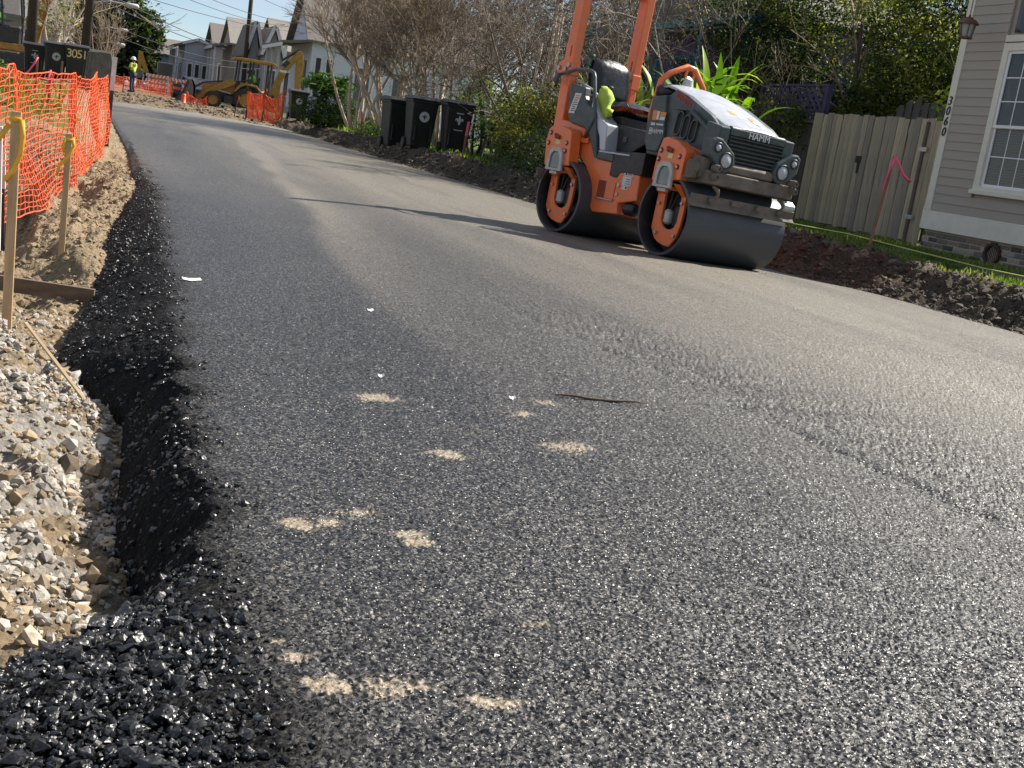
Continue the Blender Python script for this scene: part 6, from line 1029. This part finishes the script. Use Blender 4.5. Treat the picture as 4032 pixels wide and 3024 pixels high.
# ================================================================== HOUSES UP THE STREET
WSID = pm('white_clapboard', (.55, .57, .64), .6, var=.05, scale=2, stretch=(.2, .2, 6), bmp=.2, bscale=12); LSID = pm('lilac_wall', (.38, .39, .46), .65, var=.06); GSID = pm('grey_wall', (.30, .29, .29), .7, var=.08); BSID = pm('blue_wall', (.16, .20, .28), .7, var=.08); TSID = pm('tan_wall', (.32, .28, .22), .7, var=.08); ROOF2 = pm('grey_brown_shingle', (.15, .13, .115), .9, var=.2, scale=5, bmp=.5, bscale=20, stretch=(1, 1, 3)); ROOF3 = pm('pale_shingle', (.22, .20, .175), .9, var=.2, scale=5, bmp=.5, stretch=(1, 1, 3)); SHUT = pm('dark_shutter', (.03, .018, .03), .6); FASC = pm('white_fascia', (.6, .6, .6), .6)
def house(label, x0, x1, y0, y1, wh, pk, ridge, wall, roof, wins=(), winsx=(), porch=None, ov=.25, chim=False):
    z0 = gz(max(x0, 7.5), (y0 + y1) / 2) - .1; T = thing('street_house', label, 'house', ((x0 + x1) / 2, (y0 + y1) / 2, z0), 0, 'houses up the street'); M_ = Matrix.Translation((-(x0 + x1) / 2, -(y0 + y1) / 2, 0))
    K = lambda: MB(M_); k = K(); k.bx(x0, x1, y0, y1, 0, wh); k.build('wall', wall, T)
    if ridge == 'x':   # gable ends face the street and away
        k = K(); k.prism([(y0, wh), (y1, wh), ((y0 + y1) / 2, pk - .12)], x0 + .01, x1 - .01, 'x'); k.build('gable_wall', wall, T); ym = (y0 + y1) / 2; k = K(); k.prism([(y0 - ov, wh - .08), (ym, pk), (y1 + ov, wh - .08), (y1 + ov, wh + .06), (ym, pk + .16), (y0 - ov, wh + .06)], x0 - ov, x1 + ov, 'x'); rf = k.build('roof', roof, T)
    else:
        xm = (x0 + x1) / 2; k = K(); k.prism([(x0, wh), (x1, wh), (xm, pk - .12)], y0 + .01, y1 - .01, 'y'); k.build('gable_wall', wall, T); k = K(); k.prism([(x0 - ov, wh - .08), (xm, pk), (x1 + ov, wh - .08), (x1 + ov, wh + .06), (xm, pk + .16), (x0 - ov, wh + .06)], y0 - ov, y1 + ov, 'y'); rf = k.build('roof', roof, T)
        for s in (-1, 1): k = K(); k.bar((xm + s * .05, y0 - ov - .03, pk + .06), (xm + s * ((x1 - x0) / 2 + ov), y0 - ov - .03, wh - .02), .05, .22, (0, 0, 1)); k.build('bargeboard', FASC, T)
    if chim: k = K(); k.bx((x0 + x1) / 2 + .6, (x0 + x1) / 2 + 1.1, (y0 + y1) / 2 - .2, (y0 + y1) / 2 + .2, wh + .4, pk + .6); k.build('chimney', BR[2], rf)
    for (x, z, w, h_, dark) in wins:
        k = K(); k.bx(x - w / 2 - .1, x + w / 2 + .1, y0 - .06, y0 - .005, z - .1, z + h_ + .12); wi = k.build('window', FASC, T); k = K(); k.bx(x - w / 2, x + w / 2, y0 - .075, y0 - .062, z, z + h_); k.build('pane', SHUT if dark else GLASS, wi)
    for (y, z, w, h_, dark) in winsx:
        k = K(); k.bx(x0 - .06, x0 - .005, y - w / 2 - .1, y + w / 2 + .1, z - .1, z + h_ + .12); wi = k.build('window', FASC, T); k = K(); k.bx(x0 - .075, x0 - .062, y - w / 2, y + w / 2, z, z + h_); k.build('pane', SHUT if dark else GLASS, wi)
    if porch:
        d, n = porch; k = K(); k.prism([(x0 - d, wh - .35), (x0, wh - .05), (x0, wh + .1), (x0 - d - .25, wh - .22), (x0 - d - .25, wh - .35)], y0 - .2, y1 + .2, 'y'); k.build('porch_roof', roof, T); k = K(); k.bx(x0 - d, x0 - .02, y0, y1, .0, .5); k.build('porch_floor', GSID, T); k = K(); k.bx(x0 - d - .3, x0 - d - .2, y0 - .22, y1 + .22, wh - .55, wh - .34); k.build('porch_fascia', FASC, T)
        for q in range(n): y = y0 + .15 + q * (y1 - y0 - .3) / (n - 1); k = K(); k.bx(x0 - d - .02, x0 - d + .14, y - .08, y + .08, .5, wh - .45); k.build('porch_column', FASC, T)
    return T
house('white clapboard house with dark shutters behind the crepe myrtles', 12.4, 24, 72.5, 80.5, 4.5, 7.9, 'x', WSID, ROOF2, [(12.85, 1.3, .3, 2.3, True), (13.5, 1.3, .3, 2.3, True), (15.6, 1.4, .9, 2.0, False), (18, 1.4, .9, 2.0, False)], [(74, 1.0, .9, 2.4, True), (76.5, 1.0, .9, 2.4, True)], (1.6, 4), .4)
house('grey house with tall narrow white edged gable, nearer of the pair', 11.25, 12.35, 84.5, 93, 3.7, 5.6, 'y', GSID, ROOF3, [(11.8, 1.2, .5, 1.5, False)]); house('grey house with tall narrow gable, left of the pair', 10.45, 11.2, 87, 95, 3.6, 5.85, 'y', GSID, ROOF2, [(10.8, 1.2, .4, 1.4, False)]); house('broad grey roofed house towering behind the twin gables', 12.5, 24, 87, 96, 4.2, 6.5, 'x', TSID, ROOF3, [(13.4, 1.2, .8, 1.6, False)], (), None, .4, True)
house('tan house with plain hip shaped roof left of the twin gables', 10.5, 18, 98, 106, 4.6, 6.7, 'x', TSID, ROOF3, [(11.3, 1.3, .8, 1.6, False)], (), (1.4, 4)); house('brown roofed house peeping over the lilac house', 10.3, 18, 109, 117, 4.6, 6.6, 'x', GSID, ROOF2, [(11, 1.5, .8, 1.6, False)], (), None, .4); house('pale lilac house with white pilasters above the loader bucket', 7.3, 9.5, 104, 112, 4.3, 4.7, 'y', LSID, ROOF2, [(7.8, .8, .3, 1.9, False), (8.4, .8, .3, 1.9, False), (9.0, .8, .3, 1.9, False)], [(106, .8, .8, 1.9, False), (108.5, .8, .8, 1.9, False)], (.7, 4)); house('small blue fronted house at the end of the street', 5.7, 8.5, 118, 126, 3.4, 4.9, 'x', BSID, ROOF2, [(6.4, .8, .7, 1.8, False), (7.4, .8, .7, 1.8, False)], (), (1.0, 3)); house('distant white shed closing the street', -2, 3.5, 128, 134, 3.2, 4.0, 'x', WSID, ROOF3, [(-.5, .8, .8, 1.8, False), (1.5, .8, .8, 1.8, False)])
house('tan cottage with orange fascia behind the left utility poles', -9, -1.6, 68, 78, 3.0, 4.6, 'x', TSID, ROOF2, [(-3, 1.0, .9, 1.4, True), (-5.5, 1.0, .9, 1.4, True)], (), None, .5)
SG = thing('blue_banner', 'small blue banner beneath the cottage eave on the left', 'banner', (-2.3, 67.2, 3.0)); k = MB(); k.bx(-.35, .35, -.02, .02, 0, .32); k.build('cloth', pm('banner_blue', (.08, .17, .42), .7, var=.2), SG); k = MB(); k.bx(-.4, .4, -.03, .03, .32, .36); k.build('rail', TSID, SG)
# distant trees
def bigtree(label, x, y, bl, n, seed, pal, size, group='live oaks closing the street'):
    T = plant('live_oak', label, 'tree', x, y, group); P = blobs(n, bl, seed, .13, 150, .5); leaves('crown', P, size, lcol(P, pal, seed, .7), T, LEAF, .7, seed + 1); w = Twig(seed); w.grow((0, 0, 0), (.05, 0, 1), bl[0][2], .3, 3, kids=(4, 6), spread=.9); w.build(T, BARKD, BARKD, ('trunk', 'branches'), 1, .02); return T
OAK = [(.012, .022, .010), (.025, .042, .016), (.05, .072, .025), (.08, .10, .04)]
bigtree('broad dark live oak filling the end of the street', 2.2, 104, [(0, 0, 5.0, 2.8, 3, 3.2, 1), (-2.0, 0, 7.0, 2.2, 2.6, 2.4, .9), (1.6, 0, 4.0, 1.9, 2.4, 2.2, .8), (.6, 0, 2.2, 2.6, 2.5, 1.5, .7), (-2, 0, 3.5, 1.8, 2, 2.5, .6)], 17000, 141, OAK, .36); bigtree('smaller distant tree right of the live oak', 6.8, 132, [(0, 0, 3.2, 2.2, 2.2, 1.8, 1), (-1.8, 0, 2.6, 1.6, 2, 1.6, .8)], 5000, 145, OAK, .4); bigtree('dark tree behind the blue fronted house', 4.6, 122, [(0, 0, 2.4, 2.2, 2.4, 2.0, 1), (-2.4, 0, 2.6, 1.8, 2, 2.0, .8)], 6000, 148, OAK, .36)
# ================================================================== POLES, LAMPS, WIRES
POLEW = pm('creosote_pole', (.045, .035, .028), .9, var=.3, bmp=.4, stretch=(5, 5, .4)); WIRE = pm('wire_black', (.03, .03, .035), .6); LAMPG = pm('lamp_grey', (.45, .46, .47), .5)
def pole(label, x, y, h_, r0, lean=(0, 0), cross=(), lamps=(), mat=POLEW):
    T = thing('utility_pole', label, 'utility pole', (x, y, gz(x, y) - .1), 0, 'utility poles'); k = MB(); k.tube([(0, 0, 0), (lean[0] * .5, lean[1] * .5, h_ * .5), (lean[0], lean[1], h_)], [r0, r0 * .88, r0 * .72], 14); k.build('shaft', mat, T, True)
    for z in cross: k = MB(); f_ = z / h_; k.bx(lean[0] * f_ - 1.1, lean[0] * f_ + 1.1, lean[1] * f_ - .16, lean[1] * f_ - .04, z - .06, z + .06); k.build('crossarm', mat, T)
    for (z, dx_) in lamps: k = MB(); f_ = z / h_; s = 1 if dx_ > 0 else -1; k.tube([(lean[0] * f_, 0, z), (lean[0] * f_ + dx_ * .5, 0, z + .22), (lean[0] * f_ + dx_, 0, z + .2)], .03, 6); la = k.build('lamp_arm', LAMPG, T); k = MB(); k.tube([(lean[0] * f_ + dx_ * .9, 0, z + .2), (lean[0] * f_ + dx_, 0, z + .19), (lean[0] * f_ + dx_ + s * .35, 0, z + .17), (lean[0] * f_ + dx_ + s * .42, 0, z + .17)], [.03, .09, .1, .03], 8); k.build('lamp_head', LAMPG, la, True)
    return T
pole('dark wooden utility pole left of the black carts', -1.76, 40.3, 10, .16, (.12, 0)); pole('dark wooden utility pole right of the black carts', -.27, 53.0, 11, .2, (.38, 0), (9.6,), ((3.4, 1.5),)); pole('slim far utility pole standing above the twin gables', 10.15, 86.0, 11.5, .17, (.02, 0), (10.6,)); pole('thin distant pole with street lamp before the live oak', .35, 80, 7, .12, (.1, 0), (), ((3.6, 1.3), (2.7, 1.2)))
def wire(label, a, b, sag, r=.012):
    a, b = Vector(a), Vector(b); k = MB(); k.tube([a.lerp(b, q / 14) + Vector((0, 0, -4 * sag * (q / 14) * (1 - q / 14))) - a for q in range(15)], r, 4); o = k.build('overhead_wire', WIRE, None); o.location = a; return tag(o, label, 'wire', 'overhead wires')
wire('thick overhead cable swooping down across the sky, upper of two', (-.5, 46, 4.1), (10.1, 98, 4.7), .25, .022); wire('thick overhead cable swooping down across the sky, lower of two', (-.55, 48, 3.85), (10.0, 98, 4.45), .25, .018); wire('thin wire running from the left top edge to the far pole', (-.2, 53, 7.5), (10.15, 86, 9.0), .6, .01)
for q, (a, b, lab) in enumerate((((1.38, 43.9, 3.75), (14.2, 83.4, 5.95), 'overhead wire crossing the sky, lowest of the parallel set'), ((3.2, 48.9, 4.3), (13.6, 83.6, 6.2), 'overhead wire crossing the sky, second of the parallel set'), ((3.94, 48.6, 4.45), (14.15, 83.35, 6.5), 'overhead wire crossing the sky, third of the parallel set'), ((8.0, 63.8, 6.0), (16, 84, 7.2), 'overhead wire crossing the sky, topmost of the parallel set'), ((-.2, 53, 3.3), (9.5, 72, 3.0), 'sagging service wire before the live oak'), ((-.2, 53, 2.9), (9.5, 72, 2.7), 'lower sagging service wire before the live oak'))): wire(lab, a, b, .3 if q < 4 else .5, .012)
# ================================================================== LEFT VERGE
WPOST = pm('white_painted_post', (.68, .68, .65), .6, var=.1, dirt=(.3, .28, .25), dirtamt=.4)
FN = meshfence('large orange safety mesh fence bellying over the dug verge', [(-.56, 8.2), (-.50, 9.1), (-.12, 11.2), (.10, 13.8), (.26, 16.3)], -.05, 1.02, [], 84, 24, .06, .0038, None, seed=9, zabs=(-.36, -.02, .80, .86))
o_ = Vector(FN.location)
for (px, py, h_, lab, lx) in ((-.50, 9.05, 1.1, 'left', -.05), (.27, 16.35, 1.12, 'right', .03)):
    g = gz(px, py); k = MB(); k.bar(Vector((px, py, g - .1)) - o_, Vector((px + lx * .6, py, g + h_ * .62)) - o_, .05, .05, (0, 1, 0)); k.build('post', MBLK, FN); k = MB(); k.bar(Vector((px + lx * .6, py, g + h_ * .62)) - o_, Vector((px + lx, py, g + h_)) - o_, .058, .058, (0, 1, 0)); k.build('post_top', WPOST, FN)
WP = thing('white_stake', 'white painted square stake at the left picture edge', 'stake', (-.49, 8.3, gz(-.49, 8.3))); k = MB(); k.bar((0, 0, -.1), (-.03, 0, .85), .05, .04, (0, 1, 0)); k.build('shaft', WPOST, WP, bevel=.004)
GS = 'wooden grade stakes with yellow ribbon'
stake('nearest wooden grade stake with yellow ribbon at the left edge', -.235, 4.83, .84, (-.01, .02), .036, LATH, GS, [[(.02, -.015, -.03), (.028, -.02, -.09), (.022, -.022, -.16), (.0, -.024, -.22), (-.03, -.024, -.26)], [(-.02, -.012, -.05), (-.05, -.015, -.10), (-.08, -.015, -.15)], [(-.022, -.013, -.028), (.0, -.016, -.032), (.022, -.015, -.03)]], YEL, None, 'grade_stake', .02)
stake('second wooden grade stake with yellow ribbon, by the dirt mound', -.085, 7.35, .72, (-.0, .02), .036, LATH, GS, [[(.02, -.015, -.02), (.03, -.02, -.07), (.0, -.024, -.14), (-.04, -.024, -.18), (-.055, -.024, -.25)], [(-.022, -.013, -.03), (.0, -.016, -.04), (.022, -.015, -.035)], [(-.015, -.013, -.03), (-.03, -.016, -.08), (-.02, -.015, -.11)]], YEL, None, 'grade_stake', .02)
FB = thing('form_board', 'dark wooden form board lying in the gravel by the first stake', 'board', (-.1, 5.78, -.2)); k = MB(); k.bar((-.42, .10, .015), (.19, -.02, -.005), .028, .07, (0, 0, 1)); k.build('plank', pm('wet_plank', (.15, .105, .07), .85, var=.3, bmp=.4, stretch=(.5, 6, 6)), FB)
k = MB(); k.bar((-.16, 4.62, -.13), (.06, 3.72, -.185), .011, .008); tag(k.build('wood_strip', pm('dull_lath', (.34, .25, .15), .85), None), 'thin wooden strip lying across the pale gravel', 'wood strip')
GPL = 'pink flagged laths left of the road'
stake('pink flagged lath before the dark pole, ribbon blown left', -.86, 22.3, .72, (.02, 0), .035, STAKE, GPL, [[(0, -.02, 0), (-.05, -.02, -.12), (-.12, -.02, -.24), (-.2, -.02, -.34), (-.26, -.02, -.4)]], PINK); stake('pink flagged lath with two hanging tails beside the mesh', -.53, 18.8, .62, (0, 0), .03, STAKE, GPL, [[(0, -.02, 0), (-.02, -.02, -.16), (-.035, -.02, -.34)], [(0, -.02, 0), (.04, -.02, -.14), (.07, -.02, -.26)]], PINK); stake('bare reddish lath right of the pink flagged ones', -.42, 20.5, .7, (.01, 0), .03, STAKE, GPL)
grasspatch('verge_grass', 'rough green grass behind the orange mesh on the left', gpts(5000, -3.2, .0, 18.5, 30, lambda x, y: smooth(.42, .58, fbm(x * 1.2, y * .9, 3, 401)) * (x < toe_(y) - .9), 402), .13, [(.05, .09, .015), (.12, .18, .025), (.22, .26, .05), (.25, .23, .1)], 403, .012)
T = plant('roadside_weed', 'bushy green weed at the left edge behind the mesh', 'plant', -1.45, 22.6); P = blobs(1800, [(0, 0, .28, .35, .5, .3, 1), (.35, -.3, .2, .25, .4, .2, .6)], 405, .16, 40); P[:, 2] = np.maximum(P[:, 2], .01); leaves('foliage', P, .06, lcol(P, [(.04, .08, .015), (.1, .16, .03), (.2, .25, .05)], 406), T, LEAF, .4, 407)
# carts with house number
cart('black wheeled cart with cream number 3051 painted on it', -.38, 37.4, R(4), 'none', 'black wheeled carts', '3051', .55, False, 1.1); cart('black wheeled cart with round white emblem left of number 3051', -.95, 37.8, R(6), 'disc', 'black wheeled carts', None, .52, False, 1.12); cart('black wheeled cart with white lily emblem, leftmost by the pole', -1.55, 38.6, R(4), 'fleur', 'black wheeled carts', None, .48)
# dark skip bucket beside the carts
SK_ = thing('loader_bucket', 'dark steel bucket resting on the verge right of the numbered cart', 'bucket', (.12, 41.6, gz(-.2, 41.6))); SK_.scale = (1.05, 1, 1.2); k = MB(); k.prism([(-.55, 0), (.5, 0), (.62, .5), (.5, 1.05), (.4, 1.08), (-.5, 1.0), (-.62, .5)], -.5, .5, 'y'); k.build('shell', BUCK, SK_, bevel=.03); k = MB(); k.tube([(-.2, -.53, .1), (-.1, -.55, 1.0)], .025, 6); k.build('brace', BUCK, SK_); k = MB(); k.bx(-.5, .55, -.56, -.5, 1.05, 1.1); k.build('lip', STEEL, SK_)
# excavator at the top left corner
EX = thing('excavator', 'yellow and black excavator with glazed cab at the top left corner', 'excavator', (-3.0, 47.2, gz(-3, 47.2))); E_ = lambda name, fn, mat, par=None, **kw: (lambda k: (fn(k), k.build(name, mat, par or EX, **kw))[1])(MB())
for s in (-1.1, .8): E_('track', lambda k: k.prism([(-1.5 + 0, .15), (-1.2, 0), (1.0, 0), (1.3, .15), (1.3, .5), (1.0, .68), (-1.2, .68), (-1.5, .5)], s, s + .4, 'y'), MBLK, bevel=.05)
E_('counterweight', lambda k: k.prism([(-2.2, .75), (-.6, .75), (-.6, 1.7), (-2.2, 1.6)], -1.0, 1.0, 'y'), YELM, bevel=.06); E_('deck', lambda k: k.bx(-.6, 1.0, -1.0, 1.0, .75, 1.0), YELM, bevel=.03); E_('cab_base', lambda k: k.bx(-.75, .62, -.95, .2, 1.0, 1.55), MBLK, bevel=.03); E_('cab_rear', lambda k: k.bx(-.75, -.55, -.95, .2, 1.55, 2.75), MBLK, bevel=.02)
for (x, y) in ((.60, -.92), (.60, .17), (-.05, -.92)): E_('cab_pillar', lambda k: k.tube([(x + .12, y, 1.5), (x, y, 2.75)], .045, 8), MBLK)
E_('cab_roof', lambda k: k.prism([(-.8, 2.75), (.72, 2.75), (.68, 2.86), (-.8, 2.9)], -1.0, .25, 'y'), YELM, bevel=.03); E_('windscreen', lambda k: k.add([(.70, -.9, 1.55), (.70, .15, 1.55), (.60, .15, 2.72), (.60, -.9, 2.72)], [(0, 1, 2, 3)]), GLASS); E_('side_window', lambda k: k.add([(-.5, -.955, 1.6), (.62, -.955, 1.6), (.55, -.955, 2.7), (-.5, -.955, 2.7)], [(0, 1, 2, 3)]), GLASS); E_('boom', lambda k: k.prism([(.9, 1.0), (1.15, .95), (1.5, 2.6), (2.2, 3.6), (1.9, 3.75), (1.15, 2.7)], .35, .65, 'y'), YELM); E_('hand_rail', lambda k: k.tube([(.75, -1.0, 1.0), (.78, -1.02, 2.0), (.75, -1.0, 2.6)], .025, 6), LAMPG)
E_('warning_diamond', lambda k: k.prism([(-.3, 1.12), (-.15, 1.27), (-.3, 1.42), (-.45, 1.27)], -.956, -.951, 'y'), pm('faded_orange', (.42, .16, .08), .7)); E_('cab_seat', lambda k: k.prism([(-.4, 1.5), (.05, 1.5), (.05, 1.62), (-.3, 1.65), (-.38, 2.2), (-.48, 2.2)], -.62, -.14, 'y'), MBLK)
person('excavator operator in pale green hi vis shirt behind the cab glass', (-3.1, 46.8, gz(-3, 47.2) + .1), R(-20), (-.1, 0, 1.62), (-.02, 0, 1.98), (.02, 0, 2.12), (.05, 0, 2.26), [((0, .2, 2.02), (.18, .24, 1.78), (.4, .18, 1.82)), ((0, -.2, 2.02), (.18, -.24, 1.78), (.4, -.18, 1.82))], [((-.05, .1, 1.6), (.35, .12, 1.58), (.42, .12, 1.22)), ((-.05, -.1, 1.6), (.35, -.12, 1.58), (.42, -.12, 1.22))], GREENV, JEAN, True, .92)
# scrubby trees around the poles
GT = 'scrubby trees around the left poles'
def scrub(label, x, y, seed, Ht, nl, pal, mat=TWIGG, nst=3, size=.16):
    T = plant('scrub_tree', label, 'tree', x, y, GT); w = Twig(seed)
    for q in range(nst): w.grow((.15 * q - .15, 0, 0), (random.gauss(0, .15), 0, 1), Ht * .75, .05, 3, wob=.25, up=.06, kids=(3, 5), spread=.7, shrink=.55, seg=5, start=.3)
    w.build(T, mat, mat, ('trunk', 'crown'), 1, .008)
    if nl: P = np.array(w.tips); P = P[np.random.default_rng(seed).integers(0, len(P), nl)] + np.random.default_rng(seed).normal(size=(nl, 3)) * .14; leaves('leaves', P, size, lcol(P, pal, seed, 1.), T, LEAF, .5, seed)
    return T
YG = [(.05, .07, .02), (.14, .16, .03), (.30, .28, .06)]
scrub('spindly tree with yellow green leaves above the carts', -.85, 46.5, 421, 3.0, 260, YG); scrub('thick trunked bare tree between the two poles', -1.35, 55, 422, 6.5, 120, YG, BARK1, 2); scrub('brown bare thicket behind the right pole', -.1, 62, 423, 4.6, 0, YG, TWIGB, 6); scrub('brown bare thicket left of the live oak', .6, 74, 424, 4.2, 0, YG, TWIGB, 7)
